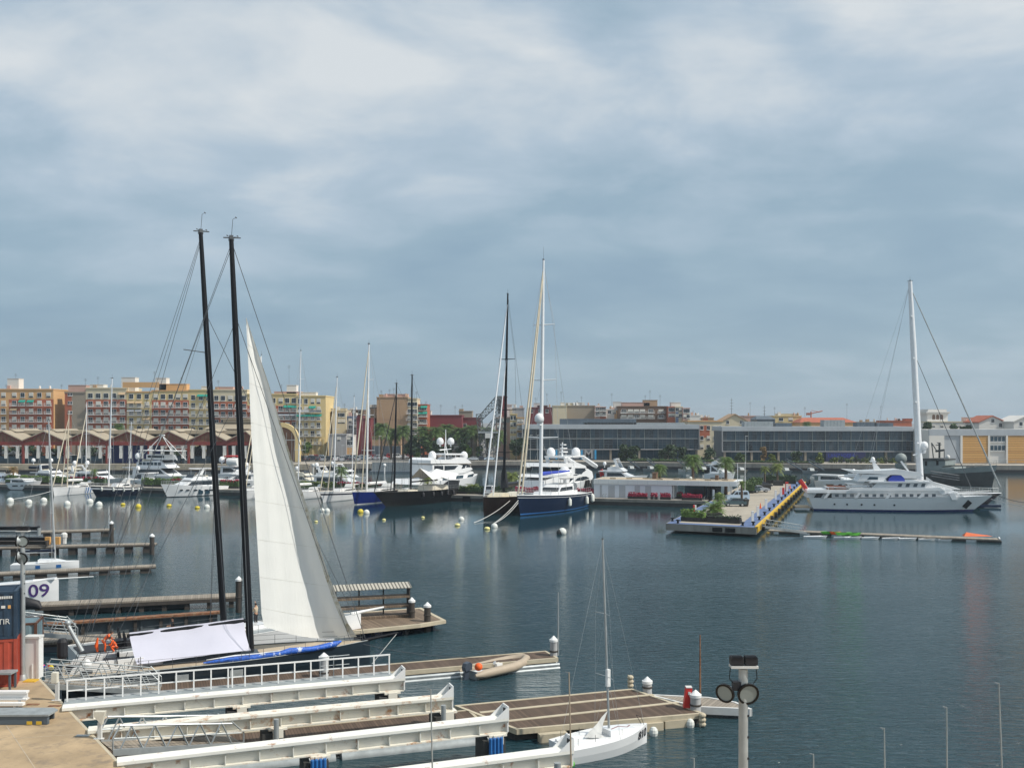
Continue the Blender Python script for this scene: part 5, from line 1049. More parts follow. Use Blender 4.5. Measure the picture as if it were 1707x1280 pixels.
s = Boat('sailing_yacht', 'large sailing yacht with leaning tall white mast, behind the long white superyacht', 'sailing yacht', PY(1436, 199), P(1669, 846), 'large sailing yachts').shape(8.4, 2.7, 2.5, .7, .12, 0, .7, 2.0, .8)
s.hull(['navy', 'navy'], [(-.01, 0), (.5, 0), (1, 0)], n=26); s.deck('gel', .1); s.toerail('gel', .16)
s.mast(1535, (1517, 469), .62, 'mastwhite', (0.225, .42, .63, .83), .045, spm='mastwhite', taper=.6, zb=3, wr=.025, wire='lightwire')
L = s.L; iv = INV[s.t.name]; T = s.mT; A = s.mA; yb = s.b.y
m = MB(); p = iv @ Q(1667, 811, yb+1); m.path([p, A.lerp(T, .97)], [.16, .09], 6); m.build('rolled_headsail', M['galvdull'], s.t)
m = MB(); p = iv @ Q(1620, 815, yb+2); m.path([p, A.lerp(T, .66)], [.08, .05], 5); m.build('inner_stay', M['wire'], s.t)
m = MB(); [m.tube(iv @ Q(px, py, s.a.y+2), A.lerp(T, .99), .018, n=3) for px, py in ((1440, 800), (1410, 800))]; m.build('backstay', M['lightwire'], s.t)
c = iv @ Q(1538, 748, s.W2(s.mx).y); s.dome(s.mx+.6, 0, c.z, .75); m = MB(); m.tube((s.mx-1.5, -.8, c.z-1.2), (s.mx+.6, 0, c.z-.8), .12); m.tube((s.mx+.6, 0, c.z-.8), (s.mx+.6, 0, c.z+.1), .3, .5, 6); m.build('dome_bracket', M['mastwhite'], s.t)
s.house([(L*.2, s.zd(.2)-.1), (L*.72, s.zd(.7)-.1), (L*.60, s.zd(.6)+1.2), (L*.2, s.zd(.2)+1.5)], 2.6, 'gel', kx=-.06)
m = MB(); m.extr(s.trace([(1545, 795), (1556, 803), (1590, 812), (1600, 815), (1545, 815)], 0), -1.4, 1.4); m.build('foredeck_cover', M['white'], s.t)
m = MB(); pa, pb = s.trace([(1552, 793), (1598, 800)], 0); [m.tube((pa[0], y_, pa[1]+dz), (pb[0], y_, pb[1]+dz), .06, n=4) for y_ in (-1.0, 1.0) for dz in (0, .45, .9)]; m.build('gangway_frame', M['wire'], s.t)
s.boom(14, 3.0, .3, 'mastwhite', 'white', .4); s.rail(n=16, h=1)
m = MB(); m.add([(0,0,0)], []); 
bz = P(1648, 846); m = MB(); u = Vector((1, .05, 0)); m.cbox(bz+Vector((0, 0, .35)), (4.0, 1.5, .45)); solo('work_raft', m, M['deepblue'], 'flat blue work raft under the bow of the large white-masted yacht', 'raft')
def ship():
    s = Boat('naval_ship', 'old grey naval patrol ship with stepped bridge, behind the white masted yacht', 'ship', PY(1536, 268), PY(1662, 252)).shape(7.5, 5.4, 3.6, .7, .06, .02, .75, 2.0, .82, 1.8)
    s.hull(['shipdark', 'shipgrey'], [(-.01, 0), (.3, 0), (.72, 0), (.78, 1), (1, 1)], n=26); s.deck('shipgrey', .5)
    tr = lambda pts: s.trace(pts, 0); m = MB()
    m.extr(tr([(1541, 795), (1604, 791), (1600, 778), (1541, 779)]), -2.8, 2.8); m.build('deck_house', M['shipgrey'], s.t)
    m = MB(); m.extr(tr([(1541, 779), (1576, 779), (1584, 775), (1584, 768), (1541, 767)]), -2.4, 2.4); m.build('bridge', M['shipgrey'], s.t)
    m = MB(); m.extr(tr([(1538, 767), (1584, 767), (1584, 764.5), (1566, 763), (1538, 764)]), -2.7, 2.7); m.build('bridge_roof', M['shipdark'], s.t)
    m = MB(); [m.cbox((p[0], 0, p[1]), (.7, 5.7, .8)) for p in tr([(1551, 785), (1560, 785), (1578, 784), (1586, 784)])]; [m.cbox((p[0], 0, p[1]), (.6, 5.0, 1.2)) for p in tr([(1552, 772), (1571, 771)])]; m.build('window', M['black'], s.t)
    m = MB()
    for a, b, r in (((1566, 763), (1566, 738), .25), ((1556, 763), (1553, 738), .14), ((1553, 738), (1562, 752), .14), ((1574, 763), (1574, 749), .1), ((1560, 752), (1574, 750), .3), ((1560, 742), (1569, 741), .12), ((1562, 738), (1568, 738), .12)):
        p, q = tr([a, b]); m.tube((p[0], 0, p[1]), (q[0], 0, q[1]), r, n=6)
    m.build('lattice_mast', M['shipdark'], s.t); p = tr([(1580, 763)])[0]; s.dome(p[0], 0, p[1]-.3, .55, 0, 'offwhite')
    m = MB(); p = tr([(1494, 769), (1494, 798)]); m.build('spare', M['shipdark'], s.t) if False else None
    m = MB(); q = tr([(1605, 783), (1618, 786)]); m.lathe((q[0][0], 0, q[0][1]-1), [(.9, 0), (.9, .8), (.5, 1.2)], 8); m.tube((q[0][0], 0, q[0][1]), (q[1][0]+.8, 0, q[1][1]+1.2), .14); m.build('deck_gun', M['shipdark'], s.t)
    m = MB(); p = tr([(1502, 800), (1502, 770)]); m.tube((p[0][0], 0, p[0][1]), (p[1][0], 0, p[1][1]), .3); m.ball((p[1][0], 0, p[1][1]+.9), 1.5, 12); m.lathe((p[1][0], 0, p[1][1]-1.8), [(1.2, 0), (1.5, .6), (1.5, 1.4)], 10); m.build('radar_sphere', M['shipgrey'], s.t, smooth=50); s.rail(q0=.55, q1=.99, n=9, h=1.0, mt='shipgrey')
ship()
def frond_crown(n, r, droop, seed, leaf=0.5, up=0.9, steps=9, wid=0.10):
    rn = random.Random(seed); m = MB(); m.open = True
    for k in range(n):
        az = 2*math.pi*(k*0.618) + rn.uniform(-.15, .15); el = up*(1-1.6*(k/n)) + rn.uniform(-.1, .1); rr = r*rn.uniform(.85, 1.08)
        d = Vector((math.cos(az), math.sin(az), 0)); pts = []
        for i in range(steps+1):
            t = i/steps; pts.append(d*(rr*t*math.cos(el*(1-t*.4))) + Vector((0, 0, rr*(t*math.sin(el)-droop*t*t))))
        sd = Vector((-d.y, d.x, 0))
        for i in range(1, steps+1):
            p = pts[i]; q = pts[i-1]; t = i/steps; ll = leaf*rr*.42*math.sin(math.pi*min(1, .12+t*.88))**.6 + .05
            for sg in (-1, 1):
                for j in (0, .5):
                    b = q.lerp(p, j); b2 = q.lerp(p, j+.32); tip = b + sd*sg*ll + (p-q).normalized()*ll*.55 - Vector((0, 0, ll*rn.uniform(.25, .6)))
                    m.add([b, b2, tip+(b2-b)*.4, tip], [(0, 1, 2, 3)])
    return m
PALM = {}
def palm(name, label, base, trunk_h, r, seed=0, leafm='palmleaf', group='palm trees around the harbour', rt=.28, n=34, droop=.75, up=1.1, kind=None, lean=0.0):
    t = thing(name, label, 'palm tree', base, random.Random(seed).uniform(0, 6), group); key = (n, r, droop, up, seed % 3)
    m = MB(); m.path([(0, 0, -.05), (lean*.3, 0, trunk_h*.35), (lean, 0, trunk_h)], [rt*1.25, rt, rt*.85], 8); m.build('trunk', M['bark'], t)
    if key not in PALM: PALM[key] = frond_crown(n, r, droop, seed % 3+1, up=up)
    c = MB(); c.open = True; c.v = [(x+lean, y, z+trunk_h) for x, y, z in PALM[key].v]; c.f = PALM[key].f; c.m = PALM[key].m; c.build('crown', M[leafm], t)
    m = MB(); m.ball((lean, 0, trunk_h-.05), rt*1.5, 8); m.build('crown_boss', M['palmyellow'], t)
    return t
def leafblob(blobs, n, size, seed=0, flat=.6):
    rn = random.Random(seed); m = MB(); m.open = True; tot = sum(b[3]**2 for b in blobs)
    for (cx, cy, cz, r) in blobs:
        for _ in range(int(n*r*r/tot)):
            v = Vector((rn.gauss(0, 1), rn.gauss(0, 1), rn.gauss(0, 1))).normalized()*r*rn.uniform(.55, 1.06); c = Vector((cx+v.x, cy+v.y, cz+v.z*.85))
            a = Vector((rn.uniform(-1, 1), rn.uniform(-1, 1), rn.uniform(-.6, .6))).normalized()*size*rn.uniform(.5, 1.3); b = a.cross(Vector((rn.uniform(-1, 1), rn.uniform(-1, 1), rn.uniform(-1, 1))).normalized())*.8
            m.add([c-a-b*.3, c+b, c+a-b*.2, c-b], [(0, 1, 2, 3)])
    return m
def tree(name, label, base, h, wd, seed, leafm='leaf', n=900, size=.35, group='trees along the far quay', trunk=.3):
    rn = random.Random(seed); t = thing(name, label, 'tree', base, 0, group)
    m = MB(); m.path([(0, 0, -.05), (.1, 0, h*.35), (0, .1, h*.55)], [.22, .16, .10], 6); blobs = []
    for k in range(9):
        a = rn.uniform(0, 6.28); rr = wd*.5*rn.uniform(.2, .8); c = (rr*math.cos(a), rr*math.sin(a)*.8, h*rn.uniform(trunk+.1, .86)); blobs.append((*c, min(wd, h)*rn.uniform(.24, .36))); m.tube((0, 0, h*.4), c, .07, .03, 4)
    m.build('trunk', M['bark'], t); leafblob(blobs, n, size, seed).build('crown', M[leafm], t); return t
def hedge(label, a, b, wd, h, leafm='leafdark', dens=60, base=None, group='hedges in planters on the pontoon', pl=.45, rough=.12, seed=1, size=.14, name='planter_hedge', cat='hedge', topm=None):
    d = (b-a); L = d.length; t = thing(name, label, cat, a, math.atan2(d.y, d.x), group); rn = random.Random(seed)
    if pl: m = MB(); m.box(0, L, -wd/2, wd/2, 0, pl); m.build('planter', M['planter'], t)
    m = MB(); m.open = True; m.box(.05, L-.05, -wd/2+.08, wd/2-.08, pl-.02 if pl else 0, h-.1)
    for _ in range(int(L*dens)):
        x = rn.uniform(0, L); y = rn.choice((-1, 1))*wd/2*rn.uniform(.75, 1.05) if rn.random() < .45 else rn.uniform(-wd/2, wd/2); z = rn.uniform(pl, h) if abs(y) > wd*.37 else h+rn.uniform(-.15, rough)+.1*math.sin(x*1.7)
        u = Vector((rn.uniform(-1, 1), rn.uniform(-1, 1), rn.uniform(-1, 1))).normalized()*size*rn.uniform(.6, 1.4); v = u.cross(Vector((rn.uniform(-1, 1), rn.uniform(-1, 1), .3)).normalized()); c = Vector((x, y, z))
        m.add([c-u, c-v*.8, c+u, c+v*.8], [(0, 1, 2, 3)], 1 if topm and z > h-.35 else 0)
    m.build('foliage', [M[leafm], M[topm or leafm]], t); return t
fp = [(636, 706, 'first tall palm from the left in front of the blank brown wall'), (652, 709, 'second tall palm from the left in front of the blank brown wall'), (672, 707, 'third palm, right half of the blank brown wall'), (706, 705, 'palm in front of the green awnings block'), (727, 708, 'palm left of the superyacht domes before the maroon warehouse'),
      (745, 706, 'palm straight behind the superyacht domes'), (766, 707, 'palm between the superyacht domes and the lattice crane'), (786, 706, 'palm touching the left leg of the lattice crane'), (812, 712, 'palm behind the lattice crane, beside the white rolled sails'), (828, 713, 'palm just left of the tall black mast'), (198, 702, 'palm in front of the yellow house above the shed roofs'), (112, 709, 'palm at the foot of the taupe end wall, left one'), (128, 710, 'palm at the foot of the taupe end wall, right one'), (1345, 699, 'tiny far palm on the skyline over the red tiled roof'), (1571, 700, 'small far palm beside the white tower')]
for i, (px, py, lb) in enumerate(fp):
    y = 366 + (i*7) % 9 if px < 1300 else 425
    if px in (198, 112, 128): y = 372
    b = Vector((XX(px, y), y, GZ)); top = ZZ(py+6+(i*5) % 8, y)-GZ; palm('palm_tree', 'tall far palm: '+lb, b, max(2, top), 4.4 if 600 < px < 840 else (3.0 if px == 198 else 2.6), i, rt=.4, n=58, droop=.7, up=1.35)
tr = [(512, 745, 20, 7, 'leafbright', 'round bright green tree in front of the yellow corner house'), (696, 737, 26, 14, 'leafdark', 'dense dark tree mass left of the superyacht domes'), (712, 733, 22, 12, 'leaf', 'broad green tree just behind the superyacht domes'), (728, 738, 16, 10, 'leafdark', 'dark tree under the palms right of the broad green tree'), (682, 742, 16, 9, 'leafdark', 'dark tree at the foot of the blank brown wall'),
      (693, 748, 10, 6, 'leafbright', 'small bright street tree beyond the parked cars, left one'), (722, 748, 9, 6, 'leafbright', 'small bright street tree beyond the parked cars, beside the domes'), (780, 745, 10, 6, 'leafbright', 'small bright street tree left of the lattice crane'), (860, 742, 22, 10, 'leafdark', 'dark tree at the left end of the glass building'), (872, 738, 20, 9, 'leafdark', 'dark tree beside the first letter board'), (799, 746, 9, 5, 'leaf', 'little green tree at the foot of the crane legs'),
      (1040, 748, 14, 9, 'leafdark', 'dark bushy tree before the glass building, over the pavilion left part'), (1056, 750, 12, 9, 'leafdark', 'green tree before the glass building, second from the left'), (1108, 747, 12, 10, 'leafdark', 'dark tree before the glass building behind the first pavilion palm'), (1122, 746, 12, 10, 'leafdark', 'dark tree before the glass building, between two palms'), (1138, 747, 12, 9, 'leafdark', 'dark tree before the glass building, near its right end'), (1180, 751, 10, 12, 'leafdark', 'rounded dark tree in the gap between the glass buildings'),
      (1272, 750, 14, 6, 'autumn', 'reddish bare tree before the second glass building'), (1288, 756, 9, 6, 'palmyellow', 'yellowish bush tree before the second glass building'), (1236, 758, 8, 10, 'leaf', 'low green tree at the left end of the second glass building'), (1327, 758, 7, 9, 'leafdark', 'green bush tree at the middle of the second glass building'), (1366, 758, 9, 6, 'palmyellow', 'yellowish bush tree left of the dark blue sign board'), (1543, 715, 40, 8, 'leafdark', 'tall dark trees between the glass building and the boarded hall'), (1593, 708, 14, 9, 'leaf', 'green tree on the roofline over the boarded hall, left one'), (1610, 709, 12, 9, 'leaf', 'green tree on the roofline over the boarded hall, right one'),
      (22, 752, 14, 20, 'leafdark', 'dark tree seen through the shed at the far left'), (52, 752, 14, 22, 'leafdark', 'dark tree seen through the second bay of the shed'), (96, 752, 14, 22, 'leafdark', 'dark tree seen through the third bay of the shed'), (152, 752, 14, 22, 'leafdark', 'dark tree seen through the shed beside the blue wall'), (285, 752, 14, 22, 'leafdark', 'dark tree seen through the shed right of the blue wall'), (325, 752, 14, 18, 'leafdark', 'dark tree seen through the shed left of the black mast'), (1573, 712, 10, 6, 'leafbright', 'light green treetop just right of the white mast, above the hall'),
      (770, 741, 9, 8, 'leafdark', 'low dark tree behind the superyacht bow'), (745, 744, 10, 8, 'leafdark', 'dark bushy tree directly beneath the superyacht domes')]
for i, (px, py, hp, wp, mt, lb) in enumerate(tr):
    y = 362 if px < 850 else edgeY(px)+9
    if 510 <= px <= 515: y = 386
    if px in (860, 872): y = 362
    if px == 1543: y = 356
    if px in (1593, 1610, 1573): y = 388
    if px < 400: y = 364
    zt = ZZ(py-hp/2, y)-GZ; h = max(2.2, zt); wd = wp*2*y/F*.9
    if 600 < px < 850: h *= 1.0
    tree('tree', lb, Vector((XX(px, y), y, GZ)), h, wd, i+10, mt, n=1100 if y > 350 and px > 600 else 700, size=.6 if y > 350 else .42, trunk=.0 if h < 6 else .25)
for i in range(16):
    px = 1386+i*8.3; 
    if px > 1500: break
    y = edgeY(px)+11; tree('bush', '%s bush in the row under the second glass building, %s from the dark blue sign' % (('leafy', 'yellowish', 'rounded')[i % 3], ('nearest', 'second', 'third', 'fourth', 'fifth', 'sixth', 'seventh', 'eighth', 'ninth', 'tenth', 'eleventh', 'twelfth', 'thirteenth', 'fourteenth')[i]), Vector((XX(px, y), y, GZ)), 1.6+.5*(i % 3), 2.2, 90+i, ('leaf', 'palmyellow', 'leafdark')[i % 3], n=160, size=.25, group='bushes along the glass building', trunk=0)
hedge('low flowering hedge strip on the far promenade, left of the pavilion palms', Vector((XX(1045, 350), 350, GZ)), Vector((XX(1200, 342.5), 342.5, GZ)), 1.4, 1.0, 'leaf', 14, group='hedges on the far promenade', pl=.4, seed=4, size=.3)
hedge('low hedge strip and kerb on the far promenade before the second glass building', Vector((XX(1215, 341), 341, GZ)), Vector((XX(1370, 334), 334, GZ)), 1.0, .7, 'leaf', 10, group='hedges on the far promenade', pl=.4, seed=5, size=.3)

DZ = 1.25
pA, pB = P(-40, 815), P(1178, 846); dp = (pB-pA).normalized(); npn = Vector((-dp.y, dp.x, 0)); PL = (pB-pA).length
def pon(px, off, z=DZ):                                   # point on the pontoon: photo column along its front edge, metres inland
    lo, hi = 0, PL*1.1
    for _ in range(40):
        mid = (lo+hi)/2; p = pA+dp*mid+npn*off
        if CX+p.x*F/p.y < px: lo = mid
        else: hi = mid
    p = pA+dp*lo+npn*off; return Vector((p.x, p.y, z))
t = thing('pontoon', 'long concrete pontoon with hedges where the yachts are moored stern to', 'pontoon', pA, math.atan2(dp.y, dp.x))
m = MB(); m.box(0, PL, 0, 10, -.5, DZ-.12, 0); m.build('float', M['darkconc'], t)
m = MB(); m.box(0, PL, -.15, 10.15, DZ-.12, DZ); m.box(0, PL, -.10, -.02, DZ-.55, DZ-.122); m.build('deck', M['concrete'], t)
for k in range(24): m = MB(); m.box(4+k*6, 5.6+k*6, -.35, -.152, .1, DZ-.2); m.build('fender_block', M['black'], t) if k > 15 else None
HB = 'hedges in planters on the pontoon'
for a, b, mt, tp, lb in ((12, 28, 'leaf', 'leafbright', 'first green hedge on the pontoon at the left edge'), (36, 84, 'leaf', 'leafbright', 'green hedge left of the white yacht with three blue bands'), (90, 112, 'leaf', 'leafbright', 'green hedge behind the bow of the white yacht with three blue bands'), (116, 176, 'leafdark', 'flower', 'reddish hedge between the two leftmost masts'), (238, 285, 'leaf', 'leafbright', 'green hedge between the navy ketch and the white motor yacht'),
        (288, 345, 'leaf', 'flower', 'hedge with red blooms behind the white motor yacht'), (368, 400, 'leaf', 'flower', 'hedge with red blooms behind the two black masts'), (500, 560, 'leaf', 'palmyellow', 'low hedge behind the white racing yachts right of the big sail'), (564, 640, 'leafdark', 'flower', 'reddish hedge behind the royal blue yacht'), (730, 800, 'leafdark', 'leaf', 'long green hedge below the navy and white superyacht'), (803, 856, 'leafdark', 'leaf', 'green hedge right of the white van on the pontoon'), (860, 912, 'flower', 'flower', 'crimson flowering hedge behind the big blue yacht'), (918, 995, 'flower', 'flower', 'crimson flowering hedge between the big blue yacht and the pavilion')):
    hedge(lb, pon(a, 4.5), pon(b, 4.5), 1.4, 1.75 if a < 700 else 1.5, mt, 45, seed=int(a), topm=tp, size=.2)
for px, ph, r, lb, mt in ((22, 3.6, 1.5, 'small brownish palm over the hedge at the left edge', 'autumn'), (157, 3.4, 1.3, 'small young palm behind the ketch hull', 'palmleaf'), (295, 1.9, 1.9, 'low fan palm behind the white motor yacht cabin', 'palmleaf'), (569, 4.6, 2.2, 'medium palm between two white masts at the pontoon', 'palmleaf'), (713, 3.6, 2.3, 'brownish palm beside the white awning of the schooner', 'palmyellow'), (633, .9, 1.5, 'low bushy palm left of the black schooner', 'palmleaf'), (787, 1.4, 2.3, 'low spreading palm before the navy and white superyacht', 'palmyellow'), (853, 4.0, 2.2, 'palm with yellow fronds between the black mast and the rolled sails', 'palmyellow')):
    palm('palm_tree', lb, pon(px, 5.5), ph, r, int(px), mt, rt=.22, n=30, droop=.7)
dq = dp; q0 = pon(990, 3.2); q1 = pon(1233, 3.2); LP = (q1-q0).length
t = thing('pavilion', 'low white pavilion with grey doors and a long canopy roof on the pontoon', 'building', q0, math.atan2(dp.y, dp.x)); lx = lambda px: (pon(px, 3.2)-q0).length*(1 if px >= 990 else -1)
hz = 3.55; m = MB(); m.box(0, lx(1120), 0, 8, 0, hz-.9); m.build('wall', M['wall_panel'], t)
m = MB(); m.box(-.02, LP-.6, -.25, 8.3, hz-.9, hz); m.lathe((LP-.6, 4, hz-.9), [(0.01, 0), (0.01, 0)], 6); 
arc = [(LP-.6, -.25), (LP-.2, -.15), (LP, .3), (LP, 7.7), (LP-.2, 8.2), (LP-.6, 8.3)]; m.prism(arc, hz-.9, hz); m.build('canopy_roof', M['white'], t)
m = MB(); m.box(.3, LP-1.2, .3, 7.7, hz+.002, hz+.05); [m.box(3+k*3.1, 4.2+k*3.1, 1+(k % 3), 1.3+(k % 3), hz+.05, hz+.3) for k in range(8)]; m.build('roof_surface', M['sand'], t)
for a, b in ((1000, 1003.5), (1014, 1025), (1032, 1042.5), (1058, 1067), (1075.5, 1085.5)): m = MB(); m.box(lx(a), lx(b), -.06, .01, .05, hz-1.15); m.build('door', M['door_panel'], t)
for k in range(14): m = MB(); m.box(1+k*1.95, 1.03+k*1.95, -.27, -.251, hz-.9, hz-.02); m.build('panel_joint', M['door_panel'], t)
m = MB(); m.box(lx(1138), lx(1190), 3.0, 3.15, .1, hz-.95); m.build('glass_wall', M['glassblue'], t); m = MB(); m.box(lx(1176), lx(1200), 2.0, 2.1, .1, hz-.95); m.build('glass_wall', M['glass'], t)
for a in (1122, 1174, 1181, 1188, 1218): m = MB(); m.box(lx(a)-.12, lx(a)+.12, .6, .84, 0, hz-.9); m.build('column', M['white'] if a in (1122, 1218) else M['black'], t)
m = MB(); m.box(lx(1187.5), lx(1191), .3, .5, 0, hz-1.6); m.build('end_wall', M['wall_panel'], t)
m = MB(); m.ball((lx(1149), 2.0, hz+.4), .33, 8); m.ball((lx(1149), 2, hz+.2), .1, 6); m.build('roof_lamp', M['buoywhite'], t)
m = MB(); m.box(lx(1083), lx(1090), 3, 5, hz+.05, hz+1.2); m.box(lx(1082), lx(1091), 2.9, 5.1, hz+1.2, hz+1.3); m.build('roof_hut', M['w_brown'], t)
m = MB(); m.box(lx(1189), lx(1194.5), 3, 4, hz+.05, hz+1.0); m.build('chimney', M['w_brown'], t)
for a, b, lb in ((1047, 1079, 'crimson flower planter along the pavilion wall, widest, left one'), (1085, 1096, 'small crimson flower planter in the middle of the pavilion wall'), (1101, 1118, 'crimson flower planter at the end of the pavilion wall'), (1137, 1170, 'crimson flower planter in front of the pavilion glass'), (1128, 1138, 'green and crimson bush standing inside the pavilion porch')):
    hedge(lb, pon(a, 1.3 if a != 1128 else 5), pon(b, 1.3 if a != 1128 else 5), 1.0, 1.1, 'flower' if a != 1128 else 'leaf', 60, pl=.5, group='flower planters along the pavilion', topm='flower', size=.14, seed=a)
for px in (1005, 1009, 1090, 1098, 1174): 
    p = pon(px, .4); m = MB(); m.path([p, p+Vector((0, 0, .75)), p+Vector((.25, 0, .9))], .06, 6); solo('mooring_post', m, M['galvdull'], 'thin dark mooring post on the pontoon edge by the pavilion, at photo column %d' % px if False else {1005: 'white post at the far left of the pavilion front', 1009: 'dark bent post beside the first grey pavilion door', 1090: 'slim post between two crimson planters', 1098: 'slim post right of the small crimson planter', 1174: 'slim post right of the planter before the pavilion glass'}[px], 'post', 'posts on the pontoon edge')
for px, top, r, seed, lb, mt in ((1100, 773, 1.9, 1, 'palm rising behind the pavilion roof, leftmost of the three', 'palmleaf'), (1155, 758, 2.6, 2, 'tall shaggy palm behind the middle of the pavilion roof', 'palmleaf'), (1210, 762, 2.3, 3, 'dark palm behind the right end of the pavilion roof', 'palmleaf')):
    b = pon(px, 9.4); palm('palm_tree', lb, b, ZZ(top+4, b.y)-DZ, r, seed, mt, rt=.3, n=38, droop=.85)

a0, b0 = P(1110, 872, DZ+.15), P(1261, 879, DZ+.15); b1 = P(1342, 803.5, DZ+.15); dd = (b1-b0); LB = dd.length; dn = dd.normalized(); wv = (a0-b0)
PZ = DZ+.15
poly = [(a0.x, a0.y), (b0.x, b0.y), (b1.x, b1.y), ((b1+wv).x, (b1+wv).y)]
t = thing('pier', 'concrete pier with parked cars, blue edge strip and yellow side', 'pier', b0, math.atan2(dn.y, dn.x)); iv = INV[t.name]
lw = (iv @ a0); Wp = lw.y
m = MB(); m.add([(0, 0, -1), (LB, 0, -1), (LB, Wp, -1), (lw.x, Wp, -1), (0, 0, -.02-.0), (LB, 0, -.02), (LB, Wp, -.02), (lw.x, Wp, -.02)], [(3,2,1,0), (4,5,6,7), (0,1,5,4), (1,2,6,5), (2,3,7,6), (3,0,4,7)]); m.build('slab', M['concrete'], t)
def strip(nm, pts, z, mt): m = MB(); m.add([(x, y, z) for x, y in pts], [tuple(range(len(pts)))]); return m.build(nm, M[mt], t)
sk = lw.x/Wp
strip('paving', [(0, 0), (LB, 0), (LB, Wp), (lw.x, Wp)], -.014, 'paving')
strip('blue_strip', [(.15, .1), (LB, .1), (LB, 2.6), (2.6*sk, 2.6)], -.006, 'bluestrip'); strip('blue_strip', [(sk*2.6, 2.6), (1.9+sk*2.6, 2.6), (1.9+sk*Wp, Wp-.1), (sk*Wp, Wp-.1)], -.006, 'bluestrip'); strip('blue_strip', [(2+sk*(Wp-2), Wp-1.6), (45, Wp-1.6), (45, Wp-.1), (2+sk*Wp, Wp-.1)], -.007, 'bluestrip')
m = MB(); m.box(.3, LB, -.16, -.004, -.75, -.03); m.box(.1, LB, -.2, .25, -.028, .12); m.build('yellow_beam', M['pieryellow'], t)
for k in range(18): m = MB(); m.lathe((4+k*6.8, -.55, -.35), [(.16, -.24), (.5, -.24), (.5, .24), (.16, .24)], 10, axis=(0, 1, 0)); m.build('tyre_fender', M['tyre'], t)
ez = Vector((0, 0, PZ)); loc = lambda x, y: b0 + dn*x + Vector((-dn.y, dn.x, 0))*y
for x_ in (.58, .72): 
    p = a0.lerp(b0, x_); q = p; m = MB(); m.cbox((iv @ p)+Vector((0, 0, -.55)), (.35, 1.4, .6), rz=math.atan2((iv.to_3x3() @ wv).y, (iv.to_3x3() @ wv).x)+math.pi/2); m.build('rubber_block', M['black'], t)
def bollard(p, lb): m = MB(); m.lathe(p, [(.22, 0), (.17, .1), (.15, .35), (.3, .42), (.32, .52), (.1, .58)], 10); solo('bollard', m, M['black'], lb, 'bollard', 'mooring bollards on the pier', smooth=50)
for k in range(13): bollard(loc(3+k*8.2, .75), 'black mooring bollard on the blue strip of the pier, %s from the near corner' % ('first', 'second', 'third', 'fourth', 'fifth', 'sixth', 'seventh', 'eighth', 'ninth', 'tenth', 'eleventh', 'twelfth', 'thirteenth')[k])
bollard(P(1121, 868.5, PZ), 'black bollard at the far left corner of the pier'); bollard(P(1130, 872, PZ), 'black bollard at the near left corner of the pier'); bollard(P(1238, 876, PZ), 'black bollard beside the dark planter at the near pier corner')
for i, (px, py) in enumerate(((1254.5, 871), (1263.5, 862), (1277, 848), (1293, 832), (1302, 827), (1312, 820))):
    p = P(px, py, PZ); m = MB(); m.box(p.x-.17, p.x+.17, p.y-.17, p.y+.17, PZ, PZ+1.55); m.box(p.x-.19, p.x+.19, p.y-.19, p.y+.19, PZ+1.55, PZ+1.7)
    solo('service_pedestal', m, M['white'], 'white service pedestal on the blue strip, %s from the near end' % ('first', 'second', 'third', 'fourth', 'fifth', 'sixth')[i], 'pedestal', 'white pedestals along the pier')
for px, py, h, lb in ((1267.5, 847, .9, 'orange traffic cone on the pier paving, nearest'), (1317, 814, .9, 'orange traffic cone on the pier paving, farthest')):
    p = P(px, py, PZ); m = MB(); m.box(p.x-.22, p.x+.22, p.y-.22, p.y+.22, PZ, PZ+.04); m.lathe((p.x, p.y, PZ+.04), [(.18, 0), (.03, h), (.01, h)], 8); solo('traffic_cone', m, M['orange'], lb, 'cone', 'orange cones on the pier')
for px, py, w_, h_, lb in ((1304, 824, .7, 1.3, 'red box cabinet standing on the far part of the pier'), (1311.5, 819, .5, 1.9, 'tall narrow red cabinet on the far part of the pier')):
    p = P(px, py, PZ); m = MB(); m.box(p.x-w_/2, p.x+w_/2, p.y-.3, p.y+.3, PZ, PZ+h_); m.box(p.x-w_/2-.05, p.x+w_/2+.05, p.y-.35, p.y+.35, PZ+h_, PZ+h_+.08); solo('red_cabinet', m, M['red'], lb, 'cabinet')
hd = (b0-a0).normalized()
hedge('dark clipped hedge in a long black planter across the near end of the pier', P(1178, 869.5, PZ), P(1235, 872.5, PZ), 1.1, 1.0, 'planter', 50, pl=.6, group='planters on the pier', topm='leafdark', size=.12, seed=3)
hedge('bright green shrub in a black planter at the left near end of the pier', P(1137, 867.5, PZ), P(1176, 869.5, PZ), 1.2, 1.45, 'leafbright', 50, pl=.6, group='planters on the pier', seed=6, size=.22, rough=.3)
hedge('long green planter hedge at the back edge of the pier by the basin', P(1276, 805.5, PZ), P(1327, 806.5, PZ), 1.3, 1.9, 'leafdark', 30, pl=.8, group='planters on the pier', seed=8, size=.25)
hedge('green bushes beside the parked cars right of the pavilion end', P(1246, 822, PZ), P(1262, 812, PZ), 2.4, 2.0, 'leaf', 60, pl=.5, group='planters on the pier', seed=9, size=.3)
palm('cycas_palm', 'large low spreading palm in a dark square planter near the end of the pier', P(1190, 864, PZ), 1.5, 2.3, 3, 'leafbright', 'palms on the pier', .4, 44, .45, 1.3)
p = P(1191, 866, PZ); m = MB(); m.box(p.x-1.1, p.x+1.1, p.y-.6, p.y+1.4, PZ, PZ+1.0); solo('planter_box', m, M['planter'], 'dark square planter box under the low spreading palm', 'planter')
palm('palm_tree', 'shaggy medium palm left of the grey hatchback', P(1199, 852, PZ), 2.7, 1.5, 4, 'palmleaf', 'palms on the pier', .35, 34, .9)
